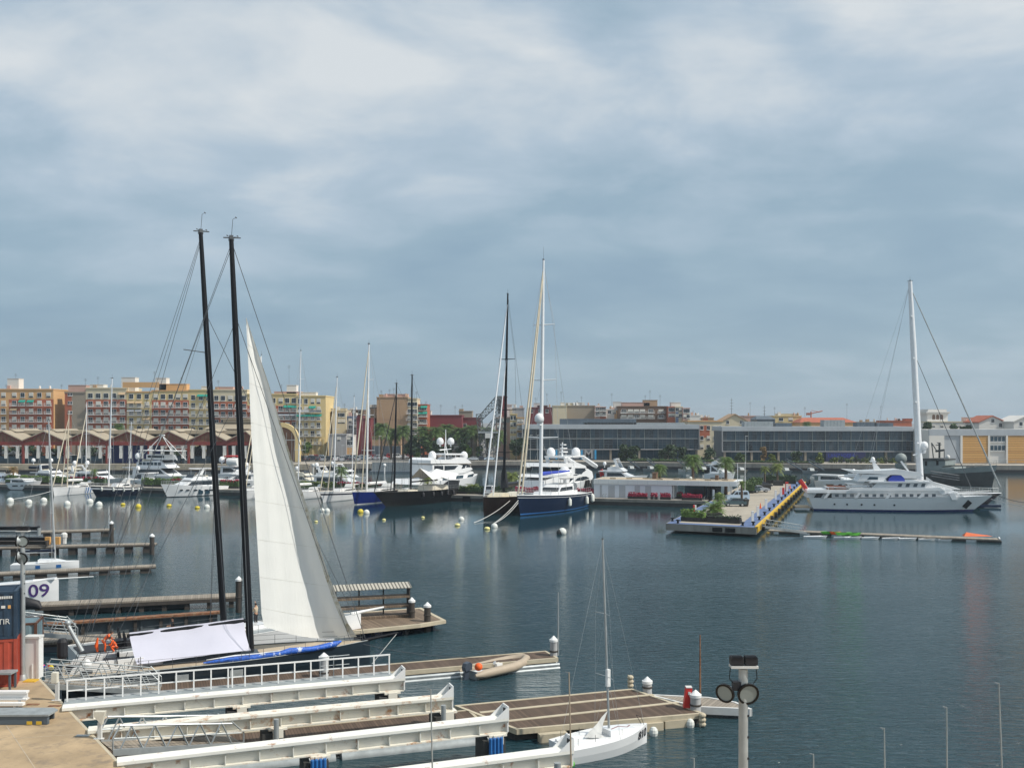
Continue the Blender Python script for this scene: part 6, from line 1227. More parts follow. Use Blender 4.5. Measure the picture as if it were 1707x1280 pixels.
palm('palm_tree', 'slim short palm in a black pot in front of the pale blue van', P(1236.5, 843, PZ), 4.1, 1.05, 5, 'palmleaf', 'palms on the pier', .22, 24, .6)
p = P(1240, 843.5, PZ); m = MB(); m.lathe((p.x, p.y, PZ), [(.75, 0), (.8, .2), (.95, 1.2), (.85, 1.25)], 12); solo('planter_pot', m, M['planter'], 'big black round pot beside the grey hatchback', 'planter')
palm('palm_tree', 'light palm at the back of the pier, left of the two', P(1275, 812, PZ), 4.3, 1.4, 6, 'palmyellow', 'palms on the pier', .2, 26, .6); palm('palm_tree', 'rusty leaved palm at the back of the pier, right of the two', P(1296, 808, PZ), 4.6, 2.0, 7, 'palmyellow', 'palms on the pier', .22, 32, .8)
for px, py, lb in ((1276, 816, 'black pot under the left back palm on the pier'), (1297, 809, 'black pot under the right back palm on the pier')):
    p = P(px, py, PZ); m = MB(); m.box(p.x-1, p.x+1, p.y-.8, p.y+.8, PZ, PZ+1.1); solo('planter_box', m, M['planter'], lb, 'planter', 'black planters on the pier')
for px, pb, pt_, lb in ((1229.5, 834, 772, 'thin white flagpole right of the pavilion end, left of two'), (1242, 828, 770, 'thin white flagpole right of the pavilion end, right of two')):
    p = P(px, pb, PZ); m = MB(); m.tube(p, (p.x, p.y, ZZ(pt_, p.y)), .07, .05, 6); m.lathe(p, [(.2, 0), (.2, .15), (.1, .2)], 8); solo('flagpole', m, M['mastwhite'], lb, 'flagpole', 'flagpoles by the pavilion')
p = P(1158, 867, PZ); m = MB(); m.box(p.x-.22, p.x+.0, p.y-.2, p.y+.2, PZ, PZ+2.3); o = solo('red_white_post', m, M['red'], 'red and white sign post beside the bright green shrub planter', 'post'); m = MB(); m.box(.112, .35, -.2, .2, 0, 2.3); m.build('white_half', M['white'], o)
def car(label, base, rz, body, kind='hatch', group='cars parked on the pier'):
    t = thing('parked_car', label, 'car', base, rz, group); Lc, Wc, Hc = (4.0, 1.72, 1.48) if kind == 'hatch' else (4.4, 1.75, 1.42) if kind == 'sedan' else (4.3, 1.8, 1.85)
    if kind == 'van': pr = [(0, .3), (4.3, .3), (4.3, .75), (4.1, .95), (3.2, 1.15), (2.55, 1.8), (.25, 1.85), (.02, 1.1)]; win = [[(.35, 1.15), (1.1, 1.15), (1.1, 1.66), (.42, 1.66)], [(1.2, 1.15), (2.05, 1.15), (2.05, 1.66), (1.2, 1.66)], [(2.15, 1.15), (3.0, 1.15), (2.5, 1.66), (2.15, 1.66)]]; ws = ((3.2, 1.16), (2.6, 1.76)); rw = ((.0, 1.15), (.2, 1.75))
    elif kind == 'sedan': pr = [(0, .35), (4.4, .35), (4.42, .62), (4.2, .82), (3.25, .95), (2.6, 1.4), (1.4, 1.42), (.7, 1.0), (.05, .92)]; win = [[(.95, .98), (1.8, .98), (1.8, 1.3), (1.42, 1.3)], [(1.9, .98), (3.0, .98), (2.55, 1.3), (1.9, 1.3)]]; ws = ((3.2, .99), (2.66, 1.36)); rw = ((.74, 1.03), (1.34, 1.39))
    else: pr = [(0, .35), (4.0, .35), (4.02, .65), (3.8, .85), (3.0, .98), (2.35, 1.46), (.9, 1.48), (.15, 1.0), (0, .9)]; win = [[(.5, 1.0), (1.3, 1.0), (1.3, 1.35), (.85, 1.35)], [(1.4, 1.0), (2.75, 1.0), (2.28, 1.35), (1.4, 1.35)]]; ws = ((2.96, 1.0), (2.4, 1.43)); rw = ((.18, 1.03), (.82, 1.42))
    m = MB(); wf = lambda x, z: Wc/2-max(0, z-.8)*.22; m.extr([(x-Lc/2, z) for x, z in pr], wf); m.build('body', M[body], t, smooth=25)
    for w_ in win:
        for g in (-1, 1): m = MB(); m.side([(x-Lc/2, z) for x, z in w_], lambda x, z: wf(x, z), .012, 0, (g,)); m.build('window', M['glass'], t)
    for nm, (a, b), f in (('windscreen', ws, 1), ('rear_window', rw, -1)):
        m = MB(); d = Vector((b[0]-a[0], 0, b[1]-a[1])).normalized(); nn = Vector((-d.z, 0, d.x)); nn = nn if nn.x*f > 0 else -nn; vs = []
        for o in (-.02, .02): vs += [Vector((a[0]-Lc/2, -.68, a[1]))+nn*o, Vector((a[0]-Lc/2, .68, a[1]))+nn*o, Vector((b[0]-Lc/2, .58, b[1]))+nn*o, Vector((b[0]-Lc/2, -.58, b[1]))+nn*o]
        m.add(vs, [(0,1,2,3), (7,6,5,4), (0,1,5,4), (1,2,6,5), (2,3,7,6), (3,0,4,7)]); m.build(nm, M['glass'], t)
    for x in (.75, Lc-.8):
        for sg in (-1, 1):
            m = MB(); m.lathe((x-Lc/2, sg*(Wc/2-.1), .31), [(.01, -.11), (.31, -.11), (.31, .11), (.01, .11)], 14, 0, axis=(0, 1, 0)); w_ = m.build('wheel', M['tyre'], t); m = MB(); m.lathe((x-Lc/2, sg*(Wc/2+.02), .31), [(.19, -.01), (.19, .01), (.01, .012)], 10, axis=(0, sg, 0)); m.build('rim', M['alu'], w_)
    for sg in (-1, 1):
        m = MB(); m.cbox((Lc/2-.06, sg*.6, .66), (.12, .34, .14)); m.build('headlight', M['white'], t); m = MB(); m.cbox((-Lc/2+.02, sg*.66, .8), (.08, .2, .16)); m.build('tail_light', M['red'], t)
    return t
CARS = {}
mat('car_green', (.05, .085, .095), .3, var=.05, coat=.4); mat('car_blue', (.42, .52, .62), .3, .2, var=.05, coat=.3); mat('car_silver', (.48, .5, .52), .3, .4, var=.05, coat=.3); mat('car_white', (.72, .73, .74), .3, var=.03, coat=.3); mat('car_dark', (.03, .035, .045), .3, var=.05, coat=.3); mat('car_red', (.35, .02, .02), .3, var=.05, coat=.3)
car('dark grey green hatchback beside the big black pot on the pier', P(1224, 843.5, PZ), R(178), 'car_green')
car('pale blue small van behind the grey hatchback on the pier', P(1229, 834, PZ), R(182), 'car_blue', 'van'); car('silver sedan parked on the pier, nose to the right', P(1264.5, 820, PZ), R(-3), 'car_silver', 'sedan')
car('white car mostly hidden behind the silver sedan', P(1256, 816, PZ), R(4), 'car_white'); car('grey car left of the silver sedan under the bushes', P(1250, 821, PZ), R(184), 'car_green'); car('dark car behind the palm pot at the back of the pier', P(1270, 812.5, PZ), R(0), 'car_dark', 'sedan')
p_ = pon(819, 4.6); car('white van seen between hedges behind the dark brown yacht', p_, R(75), 'car_white', 'van', 'vehicles on the pontoon'); p_ = pon(3, 5); car('dark blue and white small van at the left end of the pontoon', p_, R(20), 'car_blue', 'van', 'vehicles on the pontoon')
protos = {}
rn = random.Random(3); cols_ = ['car_white', 'car_silver', 'car_dark', 'car_blue', 'car_white', 'car_red', 'car_silver', 'car_dark']; nmz = {'car_white': 'white', 'car_silver': 'silver', 'car_dark': 'black', 'car_blue': 'pale blue', 'car_red': 'red'}
rows = [(356, 498, 600, 7.6, 'front'), (368, 500, 640, 7.9, 'middle'), (380, 604, 728, 8.3, 'back')]; K = 0; words = ['first', 'second', 'third', 'fourth', 'fifth', 'sixth', 'seventh', 'eighth', 'ninth', 'tenth', 'eleventh', 'twelfth', 'thirteenth', 'fourteenth', 'fifteenth', 'sixteenth', 'seventeenth', 'eighteenth', 'nineteenth', 'twentieth']
for (y, a, b, st, rw) in rows + [(360, 752, 842, 14, 'quayside'), (352, 20, 345, 13, 'shed')]:
    k = 0; px = a
    while px < b:
        c = cols_[rn.randrange(8)]; kind = ('hatch', 'sedan', 'van')[rn.randrange(3)]; yy = y if rw != 'shed' else 366
        lb = '%s parked car, %s from left, %s row %s' % (nmz[c], words[k] if k < 20 else 'twenty '+words[k-20], rw, 'of the far car park' if rw in ('front', 'middle', 'back') else ('near the lattice crane' if rw == 'quayside' else 'seen through the open sheds'))
        rz = R(90+rn.uniform(-8, 8)) if rw in ('front', 'middle') and k % 3 else R(rn.uniform(-10, 10)); base = Vector((XX(px, yy), yy, GZ)); g = 'cars parked on the far quay'
        if (c, kind) in protos: clone(protos[(c, kind)], base, rz, lb, g)
        else: protos[(c, kind)] = car(lb, base, rz, c, kind, g)
        k += 1; px += st*rn.uniform(.85, 1.4)
for i, px in enumerate((5, 22, 41, 83, 113, 165)):
    y = 358; c = Vector((XX(px, y), y, GZ)); m = MB(); m.lathe(c+Vector((0, 0, 2.3)), [(1.8, 0), (1.7, .25), (.05, 1.3)], 8); m.tube(c, c+Vector((0, 0, 2.4)), .06); solo('parasol', m, M['white'], 'white parasol standing beyond the open shed, %s from the left' % words[i], 'parasol', 'white parasols beyond the shed')
def crane():
    y = 362; b = Vector((XX(815, y), y, GZ)); t = thing('lattice_crane', 'old grey lattice quay crane with a sloping arm behind the rolled sails', 'crane', b); iv = INV[t.name]
    def truss(pts, w0, w1, n, r, nm):
        a, c = [iv @ Q(px, py, y) for px, py in pts]; m = MB(); d = (c-a); u = Vector((-d.z, 0, d.x)).normalized(); v = Vector((0, 1, 0)); prev = None
        for i in range(n+1):
            p = a+d*i/n; w = w0+(w1-w0)*i/n; ring = [p+u*w+v*w, p-u*w+v*w, p-u*w-v*w, p+u*w-v*w]
            for k in range(4): m.tube(ring[k], ring[(k+1) % 4], r*.7, n=4)
            if prev:
                for k in range(4): m.tube(prev[k], ring[k], r, n=4); m.tube(prev[k], ring[(k+1) % 4], r*.7, n=4)
            prev = ring
        m.build(nm, M['cranegrey'], t)
    truss([(798, 700), (832, 664)], .8, 1.3, 7, .14, 'arm'); truss([(832, 662), (828, 700)], 1.3, 1.0, 6, .14, 'arm'); truss([(798, 690), (806, 752)], .9, 1.0, 9, .13, 'leg'); truss([(826, 700), (806, 726)], .9, .9, 5, .13, 'brace'); truss([(820, 745), (804, 766)], .7, .7, 4, .12, 'leg'); truss([(826, 726), (826, 766)], .7, .7, 5, .12, 'leg'); truss([(800, 752), (798, 766)], .8, .8, 3, .12, 'leg')
    m = MB(); a = iv @ Q(809, 730, y); c = iv @ Q(822, 722, y); m.box(a.x, c.x, -2, 1, a.z, c.z); m.build('cabin', M['offwhite'], t); m = MB(); a = iv @ Q(797, 722, y); c = iv @ Q(830, 719, y); m.box(a.x, c.x, -2, 2, a.z, c.z); m.build('platform', M['galvdull'], t)
    m = MB(); a = iv @ Q(830, 690, y); c = iv @ Q(836, 660, y); m.box(a.x, c.x, -1.0, 1.0, a.z, c.z); m.build('counterweight', M['cranegrey'], t)
crane()
m = MB(); y = 600; c0 = Q(1352, 706, y); m.tube(c0, Q(1352, 686, y), .4, n=4); m.tube(Q(1344, 691, y), Q(1371, 685, y), .3, n=4); m.tube(Q(1352, 684, y), Q(1366, 686.5, y), .12, n=4); m.cbox(Q(1347, 690, y), (2, 1, 1.4)); solo('tower_crane', m, M['roof_tile'], 'small far orange tower crane on the skyline', 'crane')
for i, px in enumerate((570, 632, 884, 896, 1243)):
    y = 334 if px < 700 else edgeY(px)+3; b = Vector((XX(px, y), y, GZ)); t = thing('street_lamp', 'slim pale street lamp on the far quay, %s' % ('left of the palm between white masts', 'behind the royal blue yacht', 'left of the tallest white mast', 'beside the tallest white mast', 'behind the flagpoles')[i], 'street lamp', b, 0, 'street lamps on the far quay')
    m = MB(); m.tube((0, 0, 0), (0, 0, 9 if px != 570 else 6), .1, .06, 6); m.build('pole', M['lightwire'], t); m = MB(); m.cbox((.3, 0, 9 if px != 570 else 6), (.9, .3, .14)); m.build('lamp_head', M['offwhite'], t)
y = 322; a, b = XX(618, y), XX(700, y); t = thing('floating_walkway', 'grey railed steel walkway and floats under the far quay, behind the schooner masts', 'walkway', ((a+b)/2, y, 0)); w = (b-a)/2
m = MB(); m.box(-w, w, -3, 3, -.2, .5); m.build('float', M['metaldark'], t); m = MB(); m.box(-w, w*.9, 3, 3.3, .5, 3.0); [m.box(-w+k*w*2/26, -w+k*w*2/26+.08, 2.9, 2.98, .5, 3.6) for k in range(26)]; m.box(-w, w, 2.88, 2.99, 3.6, 3.7); m.build('railing', M['galvdull'], t)
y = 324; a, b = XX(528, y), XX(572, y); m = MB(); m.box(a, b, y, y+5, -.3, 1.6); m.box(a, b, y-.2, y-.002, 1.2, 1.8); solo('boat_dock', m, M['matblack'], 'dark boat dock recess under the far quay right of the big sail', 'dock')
for i, (px, lb, c) in enumerate(((641, 'white pump post on the grey railed walkway', 'white'), (522, 'pale round headed lamp at the dark boat dock', 'offwhite'))):
    y = 316; m = MB(); m.tube((XX(px, y), y, -.2), (XX(px, y), y, 2.2), .2); m.ball((XX(px, y), y, 2.5), .55, 8); solo('quay_lamp', m, M[c], lb, 'lamp')
for i, (px, l, lb, c) in enumerate(((1052, 3.5, 'small dark gangway float left of the first pavilion palm', 'galvdull'), (1085, 4, 'small grey dinghy dock beside the first pavilion palm', 'galvdull'), (1145, 4.5, 'grey speedboat moored at the far quay between two palms', 'offwhite'), (1172, 4.5, 'dark rigid boat moored at the far quay behind the palms', 'black'), (1235, 5, 'pale wooden finger dock behind the flagpoles', 'sand'), (1310, 4.5, 'small pale boat dock under the far quay left part', 'galvdull'), (1352, 4.5, 'slanted steel gangway on the far quay behind the superyacht stern', 'galvdull'), (879, 3.6, 'dark moored launch behind the tallest white mast', 'matblack'))):
    y = edgeY(px)-12; s = Boat('launch', lb, 'boat', PY(px-l*2.4, y+2), PY(px+l*2.4, y-6), 'small launches at the far quay').shape(2.4, 1.0, .8, .3); s.hull([c, c], [(-.01, 0), (.5, 0), (1, 1)], n=8); s.deck('teak', .3, n=6); m = MB(); m.extr([(s.L*.35, .5), (s.L*.65, .5), (s.L*.58, 1.6), (s.L*.38, 1.7)], -.7, .7); m.build('console', M['galvdull'], s.t)
    m = MB(); m.cbox((s.L*.1, 0, .9), (.6, .5, 1.1)); m.build('outboard_motor', M['black'], s.t)
for i, (px0, px1) in enumerate(((1046, 1060), (1078, 1090), (1128, 1142), (1164, 1178), (1310, 1322), (1346, 1358))):
    e_ = edgeY(px0); a = Vector((XX(px0, e_), e_-1.5, GZ+.9)); b = Vector((XX(px1, e_), e_-10, .8)); m = MB(); m.tube(a, b, .2); m.tube(a+Vector((0, .9, .9)), b+Vector((0, .9, .9)), .06); m.tube(a+Vector((0, -.1, .9)), b+Vector((0, -.1, .9)), .06); [m.tube(a.lerp(b, k/5), a.lerp(b, k/5)+Vector((0, -.1, .9)), .05) for k in range(6)]; solo('gangway', m, M['metaldark'], 'steel gangway sloping down from the far quay, %s from the left' % words[i], 'gangway', 'gangways on the far quay wall')
a, b = P(1280, 884, .45), P(1668, 899.5, .45); d = (b-a); t = thing('dinghy_pontoon', 'narrow floating pontoon with kayaks and white dinghies, right of the pier', 'pontoon', Vector((a.x, a.y, 0)), math.atan2(d.y, d.x)); L = d.length
m = MB(); m.box(0, L, 0, 2.2, .27, .45); m.build('deck', M['wood_grey'], t)
for k in range(7): m = MB(); m.box(1.5+k*L/7, 3.3+k*L/7+1.2, .1, 2.1, -.3, .265); m.build('float', M['darkconc'], t)
for k in range(6): m = MB(); m.box(4.5+k*L/7, 5.6+k*L/7, -.02, .08, .0, .266); m.build('bracket', M['alu'], t)
m = MB(); m.box(L-.15, L, 0, 2.2, .452, .6); m.build('end_cap', M['white'], t)
for i, px in enumerate((1353, 1363, 1403, 1420, 1450, 1484, 1512, 1545, 1578)):
    c = P(px, 895+(px-1355)*.022, .1); s = Boat('white_dinghy', 'white sailing dinghy hull tied along the narrow pontoon, %s from the left' % words[i], 'dinghy', c-Vector((1.1, 0, 0)), c+Vector((1.35, -.1, 0)), 'white dinghies tied to the narrow pontoon').shape(.9, .34, .22, .1, .1); s.hull(['gel', 'gel'], [(-.01, 0), (1, 0)], n=8); s.deck('gel', .04, n=6)
for px, py, c, lb, l in ((1383, 889.5, 'green', 'bright green kayak on the narrow pontoon, left one', 2.2), (1407, 891, 'green', 'green and red kayak on the narrow pontoon, right one', 2.2), (1425, 891.5, 'green', 'white and green kayak on the narrow pontoon, middle of the pontoon', 1.6), (1393, 890, 'orange', 'orange kayak between the two green kayaks', 1.4)):
    c0 = P(px, py, .5); s = Boat('kayak', lb, 'kayak', c0-Vector((l*.62, 0, 0)), c0+Vector((l*.62, .2, 0)), 'kayaks on the narrow pontoon').shape(.62, .3, .3, .1, .15, .15, .05, 2.2); s.t.location.z = .52; s.hull([c, c], [(-.01, 0), (1, 0)], n=10); s.deck(c, .02, n=8); m = MB(); m.cbox((s.L*.5, 0, .3), (.7, .34, .06)); m.build('cockpit', M['black'], s.t)
c0 = P(1627, 893, .5); m = MB(); m.add([c0+Vector(v) for v in [(-1.9, -.6, 0), (2.1, -.5, 0), (2.0, .6, 0), (-1.7, .6, 0), (-1.3, .1, .5), (-.3, .2, .28), (1.5, .2, .1)]], [(0,1,6,5,4), (4,5,6,2,3), (0,4,3), (1,2,6), (0,3,2,1)]); solo('windsurf_sails', m, M['sailorange'], 'folded orange and yellow sail lying on the right part of the narrow pontoon', 'sail'); m = MB(); m.add([c0+Vector(v) for v in [(-2.2, -.75, .05), (1, -.7, .05), (-1.6, -.15, .75)]], [(0,1,2)]); m.open = True
def gangway(name, label, a, b, wd, h, nb, mt='galv', floor='wood_grey', rails=3, r=.035, group=None, foot=True):
    d = b-a; L = d.length; t = thing(name, label, 'gangway', a, math.atan2(d.y, d.x), group); sl = d.z/L; zf = lambda x: sl*x
    m = MB(); m.add([(0, -wd/2, -.06), (L, -wd/2, zf(L)-.06), (L, wd/2, zf(L)-.06), (0, wd/2, -.06), (0, -wd/2, 0), (L, -wd/2, zf(L)), (L, wd/2, zf(L)), (0, wd/2, 0)], [(3,2,1,0), (4,5,6,7), (0,1,5,4), (1,2,6,5), (2,3,7,6), (3,0,4,7)]); m.build('floor', M[floor], t)
    for sg in (-1, 1):
        y = sg*wd/2; m = MB(); m.add([(0, y-.04, -.22), (L, y-.04, zf(L)-.22), (L, y+.04, zf(L)-.22), (0, y+.04, -.22), (0, y-.04, .07), (L, y-.04, zf(L)+.07), (L, y+.04, zf(L)+.07), (0, y+.04, .07)], [(3,2,1,0), (4,5,6,7), (0,1,5,4), (1,2,6,5), (2,3,7,6), (3,0,4,7)])
        m.tube((.3, y, h), (L-.6, y, zf(L)+h), r*1.2, n=5)
        for k in range(1, rails): m.tube((.05, y, h*k/rails), (L-.1, y, zf(L)+h*k/rails), r*.7, n=4)
        for k in range(nb):
            x0, x1 = .3+(L-.9)*k/nb, .3+(L-.9)*(k+1)/nb; xm = (x0+x1)/2; m.tube((x0, y, zf(x0)), (xm, y, zf(xm)+h), r, n=4); m.tube((xm, y, zf(xm)+h), (x1, y, zf(x1)), r, n=4)
        for x, xt in ((0, .3), (L, L-.6)): m.tube((x, y, zf(x)), (x, y, zf(x)+h*.5), r, n=4); m.tube((x, y, zf(x)+h*.5), (xt, y, zf(xt)+h), r, n=4)
        m.build('truss_rail', M[mt], t)
    return t
gangway('gangway', 'grey truss gangway from the pier down to the narrow kayak pontoon', P(1273, 877, 1.5), P(1345, 888, .6)+Vector((0, 1, 0)), 1.1, 1.0, 5, mt='galvdull', r=.02, rails=2)
B_ = [(17, 836, 5.5, 'buoywhite'), (48, 838.5, 5.2, 'buoywhite'), (73, 835.5, 5.2, 'buoywhite'), (112, 841, 5.2, 'buoywhite'), (150, 837.5, 5.2, 'buoywhite'), (165, 842, 5.2, 'buoywhite'), (345, 846, 4.6, 'buoywhite'), (537, 852, 4.2, 'buoywhite'), (545.5, 852.5, 4.6, 'buoywhite'), (611, 855.5, 5, 'buoywhite'), (769, 866.5, 4.6, 'buoywhite'), (824, 878.5, 5.4, 'buoywhite'), (205, 841.5, 3.8, 'yellow'), (230.5, 845.5, 4.8, 'yellow'), (282, 843.5, 4.2, 'yellow'), (329, 847, 4.2, 'yellow'), (601, 854, 4.8, 'yellow'), (762.5, 876, 4.6, 'palestraw'), (812, 882, 4.8, 'palestraw'), (886, 801.5, 3, 'yellow'), (640, 867, 3.2, 'palestraw'), (705, 863, 3, 'palestraw'), (527, 870, 3, 'palestraw')]
LBL = {17: 'leftmost', 48: 'second from the left', 73: 'third from the left, below the hedge end', 112: 'fourth from the left, under the white yacht', 150: 'fifth from the left, in front of the ketch bow', 165: 'sixth from the left, nearest the ketch', 345: 'just left of the first black mast', 537: 'left of a touching pair right of the sail', 545.5: 'right of a touching pair right of the sail', 611: 'alone below the royal blue yacht', 769: 'left of the dark brown yacht', 824: 'tied to the big blue yacht bow', 205: 'leftmost yellow one below the ketch', 230.5: 'larger yellow one below the ketch stern', 282: 'yellow one under the white motor yacht bow', 329: 'yellow one next to the white buoy near the black mast', 601: 'yellow one under the royal blue bow', 762.5: 'pale yellow one left of the dark brown yacht', 812: 'pale yellow with brown top, beside the white buoy', 886: 'small far yellow one behind the tallest mast', 640: 'small pale one below the schooner bow', 705: 'small pale one below the schooner stern', 527: 'small pale one far left of the royal blue yacht'}
for px, py, r, c in B_:
    p = P(px, py); rr = r*p.y/F*1.04; m = MB(); m.ball((0, 0, rr*.25), rr, 14, zs=.95 if c == 'buoywhite' or r > 4.7 and c == 'yellow' else .62); m.lathe((0, 0, rr*(1.15 if c == 'buoywhite' else .85)), [(rr*.14, 0), (rr*.14, rr*.12)], 6)
    m.v = [(x+p.x, y+p.y, z) for x, y, z in m.v]; o = solo('mooring_buoy', m, M[c], ('white' if c == 'buoywhite' else 'yellow')+' mooring buoy, '+LBL[px], 'buoy', 'mooring buoys', smooth=60)
    m = MB(); m.lathe((0, 0, rr*.70), [(rr*1.02, 0), (rr*1.02, rr*.08)], 14, 0) if c == 'buoywhite' else m.ball((0, 0, rr*1.2), rr*.22, 6); m.build('band', M['offwhite' if c == 'buoywhite' else 'buoybrown'], o)
p = P(935.5, 890); t = thing('mooring_buoy', 'white mooring buoy with a black left half, alone in open water', 'buoy', p, 0, 'mooring buoys'); m = MB(); m.ball((.15, 0, .3), .62, 14); m.build('body', M['buoywhite'], t, smooth=60); m = MB(); m.ball((-.12, -.03, .18), .58, 14); m.build('black_half', M['buoydark'], t, smooth=60)
def rope(label, pts, r=.03, mt='offwhite', sag=0, name='mooring_line'):
    a, b = Vector(pts[0]), Vector(pts[-1]); m = MB(); n = 10; m.path([a.lerp(b, k/n)-Vector((0, 0, sag*4*(k/n)*(1-k/n))) for k in range(n+1)], r, 5); return solo(name, m, M[mt], label, 'rope', 'mooring lines')
rope('white mooring line from the big blue yacht bow to its buoy', (P(864, 861)+Vector((0, 0, 2.8)), P(824, 877)+Vector((0, 0, .5))), .05, sag=.3); rope('second mooring line of the big blue yacht, slightly lower', (P(862, 861)+Vector((.2, 0, 2.4)), P(822, 877)+Vector((0, 0, .4))), .05, sag=.5)
rope('long mooring line from the dark brown yacht towards the pale yellow buoy', (P(850, 855)+Vector((0, 0, 2.2)), P(790, 872)+Vector((0, 0, .1))), .05, sag=.4); rope('mooring line from the leftmost white yacht to the leftmost buoy', (P(88, 827)+Vector((0, 0, 1.2)), P(20, 836)+Vector((0, 0, .5))), .05, sag=.2)
rope('dark mooring line from the navy bow to the right edge of the photo, upper one', (P(1665, 848)+Vector((0, 0, 2.4)), P(1730, 852)+Vector((0, 0, 1.5))), .05, 'wire', .4); rope('pale mooring line from the superyacht bow to the right edge of the photo', (P(1652, 852)+Vector((0, 0, 2.2)), P(1760, 858)+Vector((0, 0, 1))), .05, 'lightwire', .4)
def on(t, w): return INV[t.name] @ w
def runway(label, a, b, legs=(), mt='rustwhite', hgt=.74, fw=.76, nst=None, ends=(0, 1), pads=()):
    d = b-a; L = d.length; t = thing('runway_beam', label, 'steel beam', Vector((a.x, a.y, a.z-hgt)), math.atan2(d.y, d.x), 'white steel runway beams over the water')
    m = MB(); n = 12; h2 = fw/2; m.box(0, L, -h2, h2, hgt-.13, hgt); m.box(0, L, -h2+.03, h2-.03, hgt-.17, hgt-.131); m.build('top_flange', M[mt], t)
    m = MB(); m.box(0.1, L-.05, -.04, .04, .06, hgt-.171); m.build('web', M[mt], t)
    m = MB(); m.box(0.1, L-.05, -h2*.8, h2*.8, 0, .06); m.build('bottom_flange', M['rustmore'], t)
    ns = int(L/1.45)
    for k in range(1, ns): m = MB(); x = k*L/ns; m.box(x-.02, x+.02, -h2*.78, -.041, .061, hgt-.172); m.box(x-.02, x+.02, .041, h2*.78, .061, hgt-.172); m.build('stiffener', M[mt], t)
    if 1 in ends:
        m = MB(); m.box(L-.06, L+.0, -h2, h2, hgt+.002, hgt+.55); m.box(L-.06, L, -h2*.8, h2*.8, .061, hgt-.172)
        for sg in (-1, 1): y0, y1 = sorted((sg*(h2-.002), sg*(h2-.05))); m.extr([(L-.061, hgt+.002), (L-.061, hgt+.52), (L-.7, hgt+.002)], y0, y1)
        for k in (0, 1): m.cbox((L-.09, -.05+k*.16, hgt+.3), (.03, .09, .2), 1)
        m.build('end_stop', [M['white'], M['matblack']], t)
    for lx in legs:
        m = MB(); m.box(lx-.75, lx+.35, -.42, .8, -3, -.22); p = m.build('concrete_pier', M['darkconc'], t); m = MB(); m.box(lx-.25, lx+.25, -.46, -.0, -.45, -.005); m.box(lx-.45, lx+.45, -h2, h2, -.10, -.003); m.build('bearing_block', M['rustmore'], t)
    for lx in pads:
        m = MB(); [m.lathe((lx-.27+k*.18, -.58, -.95), [(.085, 0), (.09, .05), (.09, .85), (.07, .9)], 7) for k in range(4)]; m.build('blue_fender', M['bluecloth'] if False else M['midblue'], t); m = MB(); m.tube((lx-.4, -.5, 0), (lx, -.6, -1.25), .03, n=4); m.tube((lx+.4, -.5, 0), (lx, -.6, -1.25), .03, n=4); m.cbox((lx, -.58, -1.1), (.35, .2, .25)); m.build('fender_rope', M['offwhite'], t)
    return t
BZ = 2.2
def lenat(a, b, px):                                      # distance along a..b where it crosses a photo column
    lo, hi = 0, 1
    for _ in range(40):
        q = (lo+hi)/2; p = a.lerp(b, q)
        if CX+p.x*F/p.y < px: lo = q
        else: hi = q
    return (b-a).length*lo
b1a, b1b = P(104, 1177, BZ), P(673, 1127, BZ); runway('long white runway beam beside the railed walkway, farthest of the four', b1a, b1b, [lenat(b1a, b1b, 402), lenat(b1a, b1b, 652)])
b2a, b2b = P(147, 1214, BZ), P(753, 1158, BZ); runway('rust streaked white runway beam with no walkway, second from the railing', b2a, b2b, [lenat(b2a, b2b, 462), lenat(b2a, b2b, 745)], 'rustmore')
b3a, b3b = P(195, 1266, BZ), P(844, 1193, BZ); runway('long white runway beam with two blue fenders hanging below it, third from the railing', b3a, b3b, [lenat(b3a, b3b, 532), lenat(b3a, b3b, 826)], pads=[lenat(b3a, b3b, 527), lenat(b3a, b3b, 820)])
u3 = (b3b-b3a).normalized(); b4b = P(951, 1246, BZ); b4a = b4b-u3*13; runway('white runway beam at the bottom edge of the photo, nearest of the four', b4a, b4b, [5, lenat(b4a, b4b, 800)])
m = MB(); p = P(741, 1240, 0); m.tube((p.x, p.y, -2), (p.x, p.y+.3, 1.25), .17, n=10); 
u1 = (b1b-b1a).normalized(); n1 = Vector((-u1.y, u1.x, 0)); L1 = (b1b-b1a).length
t = thing('walkway', 'grey walkway running along the farthest runway beam', 'walkway', Vector((b1a.x, b1a.y, 1.9)), math.atan2(u1.y, u1.x)); m = MB(); m.box(0, L1-.4, .37, 1.5, 0, .22); m.build('deck', M['galvdull'], t)
m = MB(); m.box(0, L1-.4, 1.501, 1.6, -.1, .27); m.build('edge_kerb', M['offwhite'], t)
t = thing('railing', 'long white two-rail railing along the grey walkway', 'railing', Vector((b1a.x, b1a.y, 2.12)), math.atan2(u1.y, u1.x))
N_ = 19; X0, X1 = .15, L1-.55
for k in range(N_+1):
    x = X0+(X1-X0)*k/N_; m = MB(); m.box(x-.035, x+.035, 1.15, 1.22, 0, 1.05); m.build('post', M['white'], t)
    if k == 9: m = MB(); m.box(x+.18, x+.25, 1.15, 1.22, 0, 1.05); m.build('post', M['white'], t)
m = MB(); m.box(X0-.05, X1+.05, 1.14, 1.23, 1.052, 1.12); m.build('top_rail', M['white'], t); m = MB(); m.box(X0, X1, 1.235, 1.275, .5, .56); m.build('middle_rail', M['white'], t)
for x in (lenat(b1a, b1b, 545), lenat(b1a, b1b, 568)): m = MB(); m.tube((x, 2.2, -.2), (x, 2.2, 1.0), .025, n=4); m.tube((x, 2.2, 1.0), (x+.9, 2.2, 1.02), .025, n=4); m.tube((x, 2.2, .5), (x+.9, 2.2, .5), .02, n=4); m.build('ladder_hoop', M['galv'], t)
